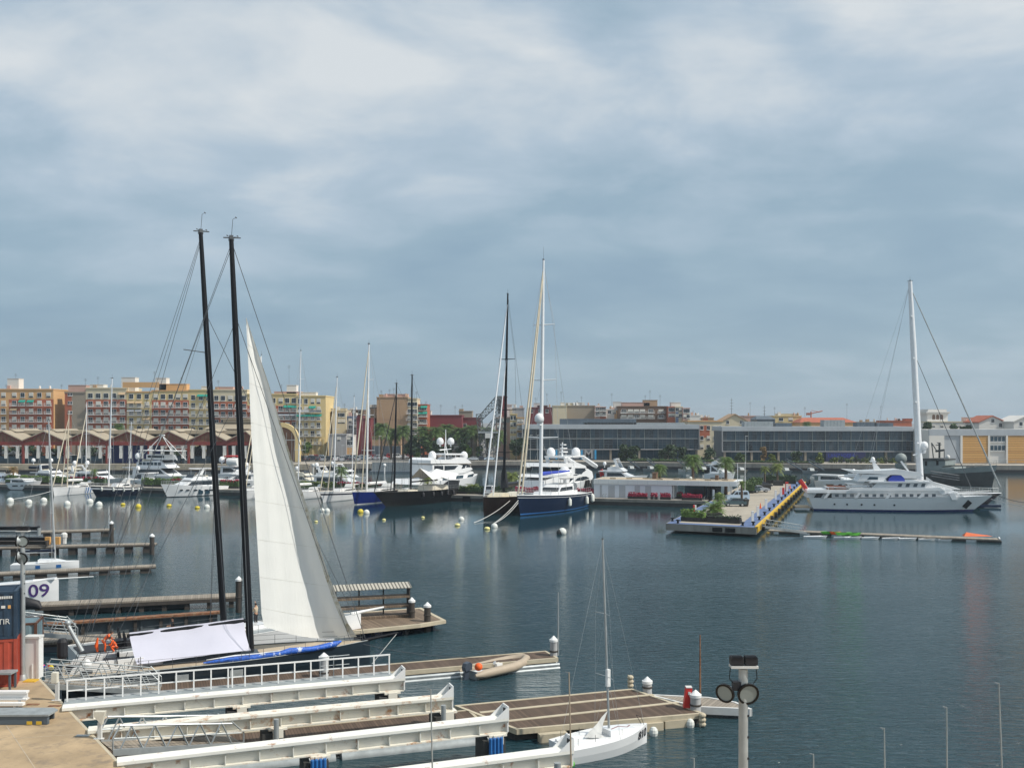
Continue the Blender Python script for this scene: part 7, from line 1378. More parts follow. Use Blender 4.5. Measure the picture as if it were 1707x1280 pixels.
def dock(name, label, pts, z, mt='wood_deck', th=.22, edge='creamedge', ew=.13, ax=None, stripes=(), floats=None, cat='dock'):
    a = Vector((pts[0].x, pts[0].y, 0)); d = ax or (pts[1]-pts[0]); t = thing(name, label, cat, a, math.atan2(d.y, d.x)); iv = INV[t.name]; q = [iv @ Vector((p.x, p.y, z)) for p in pts]; n = len(q)
    m = MB(); m.prism([(p.x, p.y) for p in q], z-th, z); m.build('deck', M[mt], t); c = sum((Vector((p.x, p.y, 0)) for p in q), Vector())/n
    if edge:
        m = MB()
        for i in range(n):
            p, r = q[i], q[(i+1) % n]; e = (r-p).normalized(); nn = Vector((-e.y, e.x, 0)); nn = nn if nn.dot(Vector((c.x, c.y, 0))-p) > 0 else -nn; k = .0015*i
            m.add([p-nn*.03+Vector((0, 0, -th-.02)), r-nn*.03+Vector((0, 0, -th-.02)), r+nn*ew+Vector((0, 0, -th-.02)), p+nn*ew+Vector((0, 0, -th-.02)), p-nn*.03+Vector((0, 0, .03+k)), r-nn*.03+Vector((0, 0, .03+k)), r+nn*ew+Vector((0, 0, .03+k)), p+nn*ew+Vector((0, 0, .03+k))], [(3,2,1,0), (4,5,6,7), (0,1,5,4), (1,2,6,5), (2,3,7,6), (3,0,4,7)])
        m.build('edge_timber', M[edge], t)
    for s0, s1, w_ in stripes:
        p, r = iv @ s0, iv @ s1; e = (r-p).normalized(); nn = Vector((-e.y, e.x, 0))*w_/2; m = MB(); m.add([p-nn, r-nn, r+nn, p+nn, p-nn+Vector((0, 0, .03)), r-nn+Vector((0, 0, .03)), r+nn+Vector((0, 0, .03)), p+nn+Vector((0, 0, .03))], [(4,5,6,7), (0,1,5,4), (1,2,6,5), (2,3,7,6), (3,0,4,7)]); m.build('deck_stripe', M[edge], t)
    if floats: fl_(t, q, z, th, *floats)
    return t
def fl_(t, q, z, th, mt, inset, zz, seg):
    c = sum((Vector((p.x, p.y, 0)) for p in q), Vector())/len(q); m = MB(); m.prism([((p.x-c.x)*(1-inset*.02)+c.x, (p.y-c.y)*(1-inset)+c.y) for p in q], -.3, z-th-.025); m.build('float', M[mt], t)
nA, nB = P(230, 1157, .6), P(930, 1096.5, .6); uc = (nB-nA).normalized(); nc = Vector((-uc.y, uc.x, 0))
t1 = dock('floating_dock', 'long narrow wooden dock between the dark racing yacht and the railed walkway', [nA, nB, nB+nc*2.2, nA+nc*2.2], .6, floats=('darkconc', .2, 0, 0))
m = MB(); Lc = (nB-nA).length; m.tube((0.2, -.22, .22), (Lc, -.22, .22), .13, n=8); m.tube((0.2, -.28, -.02), (Lc, -.28, -.02), .15, n=8); m.build('fender_pipe', M['galv'], t1, smooth=50)
C = [P(215, 1243, .6), P(398, 1221, .6), P(782, 1183, .6)]; uu = (C[2]-C[1]).normalized(); nn_ = Vector((uu.y, -uu.x, 0)); c0 = C[2]-uu*23.5
t2 = dock('floating_dock', 'wooden dock deck between the second and third runway beams', [c0, C[2], C[2]+nn_*3.6, c0+nn_*3.6], .6)
m = MB()
for k in range(3): m.tube((1+k*7.4, -3.75, -.05), (8.1+k*7.4, -3.75, -.05), .42, n=12); 
m.build('float_pipe', M['galvdull'], t2, smooth=50)
m = MB()
for k in range(12): m.box(1.2+k*2.0, 1.28+k*2.0, -3.72, -3.64, -.3, .37); m.box(1.45+k*2.0, 1.51+k*2.0, -3.72, -3.64, -.3, .37)
m.build('float_bracket', M['galvdull'], t2)
w1, w2, w3, w4 = P(758, 1176, .62), P(1054, 1148, .62), P(1174, 1189, .62), P(861, 1216, .62)
dock('floating_dock', 'broad wooden dock with two cream stripes behind the white boat numbered 810', [w1, w2, w3, w4], .62, stripes=[(P(800, 1187.5, .621), P(1089, 1157.5, .621), .28), (P(843, 1202, .621), P(1130, 1170.5, .621), .28)], floats=('darkconc', .12, 0, 0), edge='creamedge', ew=.16)
f = [P(1078, 1157, .58), P(1180, 1162, .58), P(1226, 1170, .58), P(1253, 1182, .58), P(1160, 1178, .58)]
dock('floating_dock', 'small grey pointed finger dock behind the red box and right pile', f, .58, 'wood_grey', .35, 'offwhite', ax=f[3]-f[0])
for i, (px, py, l) in enumerate(((1125, 1196, 1.35), (1086, 1201, 1.2), (921, 1218, 1.5))):
    p = P(px, py, .45); m = MB(); m.cbox((p.x, p.y-.15, .2), (l, .38, .42), rz=.29); solo('dock_fender', m, M['creamedge'], 'cream block fender on the side of the broad dock, '+('rightmost', 'middle', 'leftmost')[i], 'fender', 'cream block fenders')
for i, (px, py) in enumerate(((1089, 1221), (1150, 1207))):
    p = P(px, py, .1); m = MB(); m.ball((p.x, p.y-.1, .15), .24, 10, zs=1.3); solo('ball_fender', m, M['buoywhite'], 'white ball fender at the waterline of the broad dock, '+('left one', 'right one')[i], 'fender', 'white ball fenders')
def pile(px, ytop, ybase, label, zb=.6, r=.32, mt='pilegrey', capm='white', caph=.40):
    y = (H-zb)*F/(ybase-HY); x = XX(px, y); zt = ZZ(ytop, y); t = thing('mooring_pile', label, 'pile', (x, y, -1), 0, 'white capped mooring piles'); m = MB(); m.tube((0, 0, -1), (0, 0, zt-caph*.75+1), r, n=14); m.build('shaft', M[mt], t, smooth=50)
    m = MB(); m.lathe((0, 0, 1), [(r+.04, zt-caph), (r+.04, zt-caph*.62), (r+.0, zt-caph*.6), (.02, zt)], 14); m.build('cap', M[capm], t, smooth=30)
    m = MB(); m.lathe((0, 0, 1), [(r+.03, zb+.25), (r+.05, zb+.3), (r+.03, zb+.35)], 12); m.build('pile_ring', M['darkwood'], t); return t
pile(1079, 1127, 1153, 'white capped pile at the far corner of the broad dock', r=.27); pile(1159.5, 1149, 1183, 'white capped pile beside the red box', r=.29); pile(923, 1059, 1092, 'white capped pile at the right end of the long narrow dock', r=.25)
pile(540, 1087, 1128, 'white capped pile behind the railing', r=.29); pile(398, 960, 1001, 'dark pile with white cone between the two black masts', 1.0, .26, 'darkwood'); pile(686.5, 995, 1025, 'dark pile with white cone just right of the roofed rack', 1.0, .24, 'darkwood'); pile(712.5, 1003, 1031, 'dark pile with white cone at the right end of the rack platform', 1.0, .26, 'darkwood')
pile(186, 868, 892, 'dark pile with white cone at the end of the uppermost left jetty', .9, .28, 'darkwood'); pile(253.5, 889, 912, 'dark pile with white cone at the end of the second left jetty', .9, .28, 'darkwood')
p = P(1146, 1179, .62); m = MB(); m.add([(p.x-.24, p.y-.2, .65), (p.x+.12, p.y-.2, .65), (p.x+.12, p.y+.2, .65), (p.x-.24, p.y+.2, .65), (p.x-.1, p.y-.2, 1.75), (p.x+.24, p.y-.2, 1.75), (p.x+.24, p.y+.2, 1.75), (p.x-.1, p.y+.2, 1.75)], [(3,2,1,0), (4,5,6,7), (0,1,5,4), (1,2,6,5), (2,3,7,6), (3,0,4,7)]); o = solo('life_ring_box', m, M['red'], 'tall red box leaning beside the right pile of the broad dock', 'box'); m = MB(); m.box(.0, .14, -.215, -.203, .72, .9); m.box(-.1, .24, -.21, .21, 1.101, 1.14); m.build('white_mark', M['offwhite'], o)
for px, yb, nb, lb in ((1051, 1146, 3, 'stack of three cream round fenders at the far edge of the broad dock'), (1171, 1211, 3, 'stack of three cream round fenders at the near right corner of the broad dock')):
    p = P(px, yb, .62 if px < 1100 else 0); m = MB(); [m.ball((p.x, p.y, p.z+.14+.24*k), .2, 10, zs=.7) for k in range(nb)]; m.box(p.x-.15, p.x-.11, p.y-.1, p.y+.1, p.z, p.z+.75); solo('fender_stack', m, M['creamedge'], lb, 'fender', 'stacks of round fenders')
def pole(px, yt, yb, zb, label, mt='galv', r=.05, lean=0, sp=None, arm=False, ylo=None, grp='slender poles and dinghy masts'):
    y = ylo or (H-zb)*F/(yb-HY); x0 = XX(px+lean, y); t = thing('slim_mast', label, 'mast', (x0, y, zb), 0, grp); T = Q(px, yt, y)-Vector((x0, y, zb)); m = MB(); m.path([(0, 0, 0), T*.6, T], [r*1.15, r, r*.7], 7); m.build('pole', M[mt], t, smooth=60)
    if arm: m = MB(); m.tube(T+Vector((0, 0, -.02)), T+Vector((-.14, 0, .02)), .012, n=4); m.build('tip', M['wire'], t)
    if sp: m = MB(); c = T*sp; m.tube(c, c+Vector((-.35, 0, .02)), .02, n=4); m.tube(c, c+Vector((.25, -.2, -.04)), .02, n=4); m.build('spreader', M['offwhite'], t)
    return t
pole(930.5, 987, 1092, .6, 'thin pale pole rising beside the pile of the long narrow dock'); pole(1167, 1058, 1170, .6, 'rust stained thin pole behind the pile beside the red box', 'rust', .05)
for px, yt, ln, sp, lb in ((718, 1148, 5, None, 'thin aluminium mast crossing the runway beams near the bottom edge'), (948.5, 1120, 6, None, 'thin brown grey mast in front of the stern of boat 810'), (1157, 1263, 0, None, 'tip of a thin mast at the bottom edge left of the floodlight post'), (1356, 1256, 1, None, 'short mast tip at the bottom edge right of the floodlight post'), (1474, 1213, 2, None, 'thin mast at the bottom edge, second of the four on the right'), (1578, 1178, 1, None, 'thin mast at the bottom edge, third of the four on the right'), (1665, 1138, 9, .33, 'tallest thin mast at the right edge with a small spreader')):
    pole(px, yt, 1280, 2.0, lb, 'galvdull' if px != 948.5 else 'w_greybrown', .028, ln, sp, True, ylo=36)
p = P(741, 1222, .6); m = MB(); m.tube((p.x, 45.0, -1), (p.x-.0, 45.0, 1.95), .15, n=12); solo('steel_pile', m, M['galv'], 'plain grey steel pile at the right end of the second runway beam', 'pile') if False else None
y = 44.2; m = MB(); m.tube((XX(928, y), y-.7, -1), (XX(928, y), y-.7, 1.9), .15, n=12); solo('steel_pile', m, M['galv'], 'plain grey round steel pile in front of the nearest runway beam', 'pile', 'grey round steel piles', smooth=50)
y = 52.4; m = MB(); m.tube((XX(740, y), y-.3, -1), (XX(740, y), y-.3, 1.95), .13, n=12); solo('steel_pile', m, M['galv'], 'grey round steel pile under the end of the second runway beam', 'pile', 'grey round steel piles', smooth=50)
y = 48.5; m = MB(); m.tube((XX(467, 50.3), 49.5, -1), (XX(467, 50.3), 49.5, 2.0), .13, n=12); solo('steel_pile', m, M['galv'], 'grey round steel pile under the middle of the second runway beam', 'pile', 'grey round steel piles', smooth=50)
gangway('gangway', 'large aluminium truss gangway down to the wooden dock, nearest the camera', P(178, 1243, 1.75), P(392, 1232, .85), 1.7, 1.08, 5, rails=2, r=.04, group='truss gangways from the quay')
gangway('gangway', 'aluminium truss gangway behind the left end of the white railing', Q(72, 1136, 58.5), Q(266, 1148, 60.2), 1.3, 1.15, 5, rails=5, r=.03, group='truss gangways from the quay')
gangway('gangway', 'aluminium truss gangway behind the lamp post and the grey container', Q(20, 1050, 71), Q(126, 1058, 73), 1.3, 1.2, 3, rails=5, r=.03, group='truss gangways from the quay')

RG = 'two big racing yachts rafted side by side'
def px_line(t, pts, r, n=4): m = MB(); m.path(pts, r, n)
A = Boat('racing_yacht', 'dark slate blue racing yacht with black mast and blue folded sail on deck', 'racing yacht', Vector((-27.2, 61.7, 0)), P(614, 1106)+Vector((.1, 0, 0)), RG).shape(4.7, 1.62, 1.35, .5, .0, .0, .86, 2.2, .88, 1.5, .4)
A.hull(['slate', 'slate'], [(-.01, 0), (.4, 0), (.8, 0), (1, 0)], n=32); A.deck('sand', .03); A.toerail('galvdull', .05)
L = A.L; z = 1.4
A.mast(418, (385.5, 399), .235, 'carbon', (.33, .70), .012, wire='wire', taper=.62, wr=.018, topext=.0, back=False); ms = [c for c in kids(A.t) if c.name.startswith('mast')][0]; T, Am = A.mT, A.mA
def wind(T, m): 
    for dx, h, l in ((.05, 1.3, .4), (.0, .1, .8), (0, .1, -.5)): m.tube(T, T+Vector((dx*2, 0, h)), .016, n=4); m.tube(T+Vector((dx*2, 0, h)), T+Vector((dx*2+l*.5, 0, h+.12)), .012, n=4); m.cbox(T+Vector((dx*2+l*.5, 0, h+.12)), (.12, .02, .07), 0, 0, .6); 
m = MB(); wind(T, m); m.box(T.x-.17, T.x+.17, T.y-.08, T.y+.08, T.z-.1, T.z+.03); m.build('wind_instruments', M['wire'], ms)
m = MB(); bow = Vector((L*.985, 0, 1.65)); m.path([bow, T-Vector((0, 0, .1))], .022, 4); m.path([Vector((L*.93, 0, 1.65)), Am.lerp(T, .82)], .02, 4)
for q, f_ in ((.03, .98), (.03, .99), (.10, .80), (.12, .62)): m.tube((q*L, .9 if f_ != .99 else -.9, 1.4), Am.lerp(T, f_), .016, n=4)
m.build('stay', M['wire'], A.t)
m = MB(); m.path([(L*.97, 0, 1.60), (L+2.0, 0, 1.95)], [.13, .07], 8); m.build('bowsprit', M['carbon'], A.t)
m = MB(); m.tube((L*.2, 0, .6), (L*.2, 0, .61), .01, n=3)
wf = A.house([(L*.30, 1.38), (L*.62, 1.45), (L*.55, 1.75), (L*.42, 2.0), (L*.30, 2.0)], 1.15, 'slate', kx=-.06, kz=-.3)
m = MB(); m.path([(L*.42, -1.95, 1.5), (L*.5, -1.95, 1.58), (L*.58, -1.9, 1.55), (L*.66, -1.80, 1.62), (L*.70, -1.75, 1.72), (L*.78, -1.5, 1.68), (L*.86, -1.1, 1.78), (L*.885, -.95, 1.9)], [.05, .16, .20, .15, .22, .17, .20, .06], 8); tag(o := solo('folded_sail', MB().add([A.W2(*p) for p in m.v], m.f), M['bluebag'], 'long blue folded sail bag lying along the deck of the dark racing yacht', 'sail bag', smooth=70), 'long blue folded sail bag lying along the deck of the dark racing yacht', 'sail bag')
m = MB(); m.path([(L*.43, -1.75, 1.62), (L*.52, -1.78, 1.74), (L*.60, -1.74, 1.74), (L*.67, -1.62, 1.76), (L*.75, -1.48, 1.84)], [.03, .06, .04, .06, .03], 6); v0 = [o.matrix_world.inverted() @ A.W2(*p) for p in m.v]; v0 = [A.W2(*p)-o.location for p in m.v]; MB().add(v0, m.f).build('white_edge', M['white'], o, smooth=60)
A.rail(q0=.18, q1=.97, n=11, h=.62, mt='wire', lines=2, r=.013)
for k, x in enumerate((.05, .17)): pass
m = MB(); [m.lathe((L*.16, sg*.9, 2.0), [(.52, -.02), (.56, 0), (.52, .02)], 14, axis=(1, 0, .15)) for sg in (-1, 1)]; [m.box(L*.16+.05, L*.16+.2, sg*.9-.08, sg*.9+.08, 1.3, 2.0) for sg in (-1, 1)]; m.build('steering_wheel', M['matblack'], A.t)
m = MB(); m.extr([(L*.02, 1.36), (L*.235, 1.36), (L*.24, 2.02), (L*.10, 1.98), (L*.03, 1.7)], -1.3, -1.15); m.extr([(L*.02, 1.36), (L*.235, 1.36), (L*.24, 1.95), (L*.03, 1.7)], 1.15, 1.3); m.box(L*.235, L*.30, -.8, .8, 1.36, 2.2); m.build('cockpit_coaming', M['white'], A.t)
for k in range(5): m = MB(); x = L*(.08+.055*k); m.lathe((x, (-.5, .5, -.4, .6, 0)[k], 1.38), [(.16, 0), (.18, .2), (.12, .34), (.16, .38)], 8); m.build('winch', M['matblack'], A.t)
m = MB(); a = on(A.t, Q(137, 1085, 61.0)); b = on(A.t, Q(113, 1041, 61.0)); m.path([a, b], [.15, .12], 8); m.ball(b+Vector((0, 0, .1)), .2, 8); m.build('radar_pole', M['galv'], A.t, smooth=50)
m = MB(); a = on(A.t, Q(104, 1092, 60.6)); m.lathe(a, [(.2, -.3), (.3, 0), (.3, .8), (.2, 1.0)], 10); m.build('black_fender', M['matblack'], A.t); m = MB(); m.lathe(on(A.t, Q(145, 1110, 60.2)), [(.25, -.1), (.28, .15), (.1, .4)], 10); m.build('white_dome', M['white'], A.t)
m = MB(); rr = random.Random(5)
for k in range(16): x = rr.uniform(.0, .25)*L; y0 = rr.uniform(-1.9, 1.9); m.tube((x, y0, 1.38), (x+rr.uniform(-.5, .5), y0+rr.uniform(-.3, .3), 1.38+rr.uniform(.3, 1.0)), .02, n=4)
for k in range(9): x = rr.uniform(.02, .33)*L; y0 = rr.uniform(-1.7, 1.7); m.cbox((x, y0, 1.46), (rr.uniform(.2, .7), rr.uniform(.15, .4), rr.uniform(.1, .3)), rz=rr.uniform(0, 3))
m.build('deck_gear', M['matblack'], A.t)
m = MB(); [m.box(L*q, L*q+.8, -2.45, -2.37, .45, 1.0) for q in (.33, .5)]; m.build('fender_pad', M['galvdull'], A.t)
g0, g1 = Vector((A.mx-.25, 0, 3.55)), on(A.t, Q(212, 1051, 62.6)); g1 = Vector((g1.x, 0, 3.15)); m = MB(); m.path([g0, g1], [.13, .11], 8); bm_ = m.build('boom', M['carbon'], A.t, smooth=50)
m = MB(); m.open = True; g = []
for i in range(13):
    f_ = i/12; top = g0.lerp(g1, .03+f_*.95); bot = Vector((g0.x+(g1.x-g0.x)*(.0+f_*.93), -1.6-.1*math.sin(f_*7), 1.95+.05*math.sin(f_*6)-.22*f_)); col = []
    for j in range(8): s_ = j/7; p = top.lerp(bot, s_); p.z -= .14*math.sin(math.pi*s_)*(1+.3*math.sin(f_*11+s_*3)); p.y += .035*math.sin(f_*14+s_*5)+.02*math.sin(f_*31-s_*9); p.z += .18 if j == 0 else 0; col.append(p)
    col.insert(0, top+Vector((0, .35, -.25))); g.append(col)
m.grid(g); v = [A.W2(p[0], p[1], p[2]) for p in m.v]; mm = MB(); mm.open = True; mm.add(v, m.f); solo('tarpaulin', mm, M['tarp'], 'big white lilac tarpaulin draped over the boom of the dark racing yacht', 'tarpaulin', smooth=70)
def sail():
    lu = [(411, 531), (431, 590), (448, 640), (464, 693), (480, 745), (497, 797), (513, 848), (529, 900), (546, 952), (564, 1003), (581, 1040), (595, 1061)]; le = [(410, 529), (412, 572), (415, 625), (417, 678), (419, 730), (422, 782), (425, 834), (428, 886), (431, 938), (434, 985), (436, 1022), (440, 1044)]
    g = []; n = 16
    for i, (a, b) in enumerate(zip(le, lu)):
        f_ = i/11; row = []; yb = 66.4+2.2*f_; wm = XX(b[0], yb)-XX(a[0], yb)
        for j in range(n+1):
            s_ = j/n; cr = .70; dep = .62*wm*(cr-s_)*.0; dd = 1.02-math.sqrt(((s_-cr)/(cr if s_ < cr else 1-cr))**2+.04); dd = max(dd, 0); y = yb + wm*(.40*(s_-1) + .28*dd - .03*math.sin(math.pi*dd))
            px = a[0]+(b[0]-a[0])*s_; py = a[1]+(b[1]-a[1])*s_ + (18*math.sin(math.pi*s_)*.55 if i == 11 else (10*math.sin(math.pi*s_)*.5 if i == 10 else 0))
            y += .035*math.sin(s_*23+i*.8)*min(1, f_*2)*(.4+.6*f_) + .02*math.sin(i*2.1+s_*9); row.append(Q(px, py, y))
        g.append(row)
    gg = []                                                # refine along the height
    for i in range(11):
        for k in range(4): f_ = k/4; gg.append([g[i][j].lerp(g[i+1][j], f_)+Vector((0, .02*math.sin(i*1.7+k+j*.6), 0)) for j in range(n+1)])
    gg.append(g[11]); m = MB(); m.open = True; k = len(gg)
    m.grid(gg); m.m = [1 if (idx % n) == n-1 else 0 for idx in range(len(m.f))]; o = solo('headsail', m, [M['sailcloth'], M['sailedge']], 'tall white headsail hoisted loosely on the dark racing yacht', 'sail', smooth=80)
    for r_ in range(4, k-2, 5): m = MB(); m.path([tuple(Vector(p)-o.location+Vector((0, -.012, 0))) for p in gg[r_]], .0045, 4); m.build('panel_seam', M['sailedge'], o)
    return o
hs = sail(); m = MB(); c = Q(436, 600, 66.8)-hs.location; m.box(c.x-.14, c.x-.02, c.y-.04, c.y+.04, c.z-.35, c.z+.2); m.build('white_tag', M['white'], hs)
B = Boat('racing_yacht', 'white racing yacht with black mast, rafted behind the dark one, bow right of the sail', 'racing yacht', Vector((-28.5, 66.2, 0)), P(599, 1071)+Vector((-.1, 1.4, 0)), RG).shape(4.6, 1.95, 1.5, .5, .0, .0, .86, 2.2, .88, 1.4, .4)
B.hull(['gel', 'gel'], [(-.01, 0), (.5, 0), (1, 0)], n=32); B.deck('galvdull', .03); B.toerail('white', .05); L = B.L
B.mast(374, (334.5, 388), .235, 'carbon', (.33, .70), .012, wire='wire', taper=.62, wr=.018, topext=0, back=False); ms = [c for c in kids(B.t) if c.name.startswith('mast')][0]; T, Am = B.mT, B.mA
m = MB(); wind(T, m); m.box(T.x-.17, T.x+.17, T.y-.08, T.y+.08, T.z-.1, T.z+.03); m.build('wind_instruments', M['wire'], ms)
m = MB(); m.path([Vector((L*.97, 0, 1.9)), Am.lerp(T, .80)], .02, 4)
for px_, f_ in ((135, .99), (150, .985), (168, .98), (170, .80), (195, .79), (232, .60)): w_ = on(B.t, Q(px_, 1000, 65.5)); e = w_ + (w_-Am.lerp(T, f_))*.08; m.tube(e, Am.lerp(T, f_), .016, n=4)
m.tube(Am.lerp(T, .70), Am.lerp(T, .70)+Vector((-1.6, .3, .2)), .03, n=4); m.build('stay', M['wire'], B.t)
m = MB(); m.path([(L*.96, 0, 1.95), (L+1.9, 0, 2.2)], [.13, .07], 8); m.build('bowsprit', M['white'], B.t); B.house([(L*.28, 1.5), (L*.72, 1.7), (L*.6, 2.05), (L*.28, 2.2)], 1.3, 'gel', kx=-.06, kz=-.3); B.rail(q0=.1, q1=.97, n=11, h=.6, mt='wire', r=.013)
m = MB(); [m.lathe((L*.15, sg*.9, 2.1), [(.52, -.02), (.56, 0), (.52, .02)], 14, axis=(1, 0, .15)) for sg in (-1, 1)]; m.build('steering_wheel', M['matblack'], B.t)
for bt, lo in ((A, 1.375), (B, 1.53)): m = MB(); bl = bt.L; m.prism([(bl*.01, -1.15), (bl*.30, -1.1), (bl*.30, 1.1), (bl*.01, 1.15)], lo, lo+.03); m.box(bl*.12, bl*.2, -.5, .5, lo+.03, lo+.4); m.build('cockpit_floor', M['matblack'], bt.t)
def person(label, pos, h, rz, top, legs, pose='stand', hair='hair', arms='down', skinm='skin', over=None):
    t = thing('person', label, 'person', pos, rz); s = h/1.75
    hip = Vector((0, 0, .92)); kn = lambda sg: Vector((.03, sg*.10, .50)); an = lambda sg: Vector((-.02, sg*.11, .07)); ch = Vector((0, 0, 1.30)); nk = Vector((.0, 0, 1.47)); hd = Vector((.03, 0, 1.63))
    if pose == 'crouch': hip = Vector((-.12, 0, .45)); kn = lambda sg: Vector((.28, sg*.14, .50)); an = lambda sg: Vector((.02, sg*.13, .07)); ch = Vector((.14, 0, .78)); nk = Vector((.24, 0, .93)); hd = Vector((.33, 0, 1.06))
    elif pose == 'bend': ch = Vector((.25, 0, 1.22)); nk = Vector((.38, 0, 1.33)); hd = Vector((.50, 0, 1.43)); hip = Vector((-.08, 0, .90))
    def arm(sg):
        sh = ch+Vector((0, sg*.19, .10))
        if arms == 'up' and sg < 0: e = sh+Vector((.18, -.04, .12)); w = e+Vector((.05, .04, .24))
        elif arms in ('front', 'up'): e = sh+Vector((.10, sg*.05, -.25)); w = e+Vector((.22, -sg*.08, -.04))
        else: e = sh+Vector((.0, sg*.06, -.28)); w = e+Vector((.10, 0, -.24))
        return sh, e, w
    def skinmesh(name, vs, es, rs, mt, parent, root=0, sub=2):
        me = bpy.data.meshes.new(name); me.from_pydata([tuple(v*s) for v in vs], es, []); o = bpy.data.objects.new(name, me); COL.objects.link(o); md = o.modifiers.new('s', 'SKIN'); md.use_smooth_shade = True
        for i, r in enumerate(rs): sv = me.skin_vertices[0].data[i]; sv.radius = (r*s, r*s); sv.use_root = (i == root)
        o.modifiers.new('d', 'SUBSURF').levels = sub; dg = bpy.context.evaluated_depsgraph_get(); m2 = bpy.data.meshes.new_from_object(o.evaluated_get(dg)); m2.name = name; bpy.data.objects.remove(o)
        o = bpy.data.objects.new(name, m2); COL.objects.link(o); m2.materials.clear(); m2.materials.append(M[mt]); o.parent = parent; return o
    vs = [hip, hip.lerp(ch, .5), ch, nk, hd-Vector((0, 0, .05)), hd+Vector((0, 0, .09))]; es = [(0, 1), (1, 2), (2, 3), (3, 4), (4, 5)]; rs = [.13, .12, .14, .055, .088, .085]
    for sg in (-1, 1):
        b = len(vs); sh, e, w = arm(sg); f_ = (w-e).normalized(); sd = Vector((0, sg, 0)); vs += [sh, e, w, w+f_*.07]; es += [(2, b), (b, b+1), (b+1, b+2), (b+2, b+3)]; rs += [.058, .042, .028, .034]
        for k in range(4): vs += [w+f_*.11+sd*(-.03+.02*k), w+f_*(.15+.012*(1-abs(k-1.5)))+sd*(-.034+.022*k)-Vector((0, 0, .015))]; j = len(vs)-2; es += [(b+3, j), (j, j+1)]; rs += [.009, .008]
        vs += [w+f_*.06-sd*.045, w+f_*.10-sd*.06]; j = len(vs)-2; es += [(b+2, j), (j, j+1)]; rs += [.011, .009]
        b = len(vs); vs += [hip+Vector((0, sg*.09, -.05)), kn(sg), an(sg), an(sg)+Vector((.15, 0, -.035))]; es += [(0, b), (b, b+1), (b+1, b+2), (b+2, b+3)]; rs += [.095, .062, .042, .04]
    body = skinmesh('body', vs, es, rs, skinm, t)
    vs = [hip+Vector((0, 0, .02)), hip.lerp(ch, .5), ch, ch.lerp(nk, .55)]; es = [(0, 1), (1, 2), (2, 3)]; rs = [.15, .145, .165, .09]
    for sg in (-1, 1): b = len(vs); sh, e, w = arm(sg); vs += [sh, e, e.lerp(w, .8) if over else e.lerp(w, .15)]; es += [(2, b), (b, b+1), (b+1, b+2)]; rs += [.078, .062, .05]
    skinmesh('shirt', vs, es, rs, top, t)
    vs = [hip+Vector((0, 0, .06))]; es = []; rs = [.155]
    for sg in (-1, 1): b = len(vs); vs += [hip+Vector((0, sg*.09, -.06)), kn(sg), an(sg)+Vector((0, 0, .04))]; es += [(0, b), (b, b+1), (b+1, b+2)]; rs += [.11, .08, .062]
    skinmesh('trousers', vs, es, rs, legs, t)
    m = MB(); m.ball((hd+Vector((-.025, 0, .06)))*s, .108*s, 10, zs=1.05, lo=-20); m.build('hair', M[hair], t, smooth=60)
    m = MB(); c = hd*s; m.lathe(c+Vector((.095*s, 0, .015*s)), [(.016*s, -.02*s), (.012*s, .03*s), (.001, .035*s)], 6, axis=(1, 0, -.3)); m.build('nose', M[skinm], t)
    for sg in (-1, 1): m = MB(); m.ball(c+Vector((.088*s, sg*.032*s, .045*s)), .011*s, 6); m.build('eye', M['hair'], t); m = MB(); m.ball(c+Vector((0, sg*.09*s, .02*s)), .025*s, 6); m.build('ear', M[skinm], t)
    m = MB(); m.cbox(c+Vector((.093*s, 0, -.035*s)), (.01*s, .045*s, .009*s)); m.build('mouth', M['antifoul'], t)
def bp(bt, px, py, z):                                     # a spot on a boat's deck
    return P(px, py, z)
person('person in tan top and dark trousers standing by the left edge of the sail', P(426.5, 1041, 1.85), 1.52, R(150), 'sand', 'matblack', arms='up')
person('person in a black shirt standing behind the tarpaulin, seen from the waist up', Vector((XX(288, 67.5), 67.5, 1.95)), 1.5, R(200), 'matblack', 'matblack', arms='front')
person('person in bright orange overalls bending over the cockpit, taller of the two in orange', P(175, 1087, 1.53), 1.5, R(20), 'orange', 'orange', 'bend', over=1, arms='front')
person('person in bright orange overalls crouching beside the white coaming', P(191, 1087, 1.53), 1.5, R(200), 'orange', 'orange', 'crouch', over=1, arms='front')
person('person in dark clothes with a yellow top standing left of the second black mast', Vector((XX(411, 66.8), 66.8, 1.45)), 1.5, R(60), 'w_yellow', 'matblack', arms='front')
m = MB(); c = P(163, 1086, 1.56); m.path([c+Vector((0, 0, .9)), c+Vector((-.1, 0, .4)), c], [.05, .12, .06], 6); solo('orange_jacket', m, M['orange'], 'orange jacket propped up left of the two people in orange', 'jacket')
rope('dark mooring line from the dark racing yacht bow to the right dock', (A.W2(L*.9, 0, 1.5), P(800, 1096, .7)), .02, 'wire', .25); rope('pale line from the bowsprit tip of the dark racing yacht down to the dock', (A.W2(A.L+1.9, 0, 1.9), P(620, 1106, .6)), .015, 'offwhite')
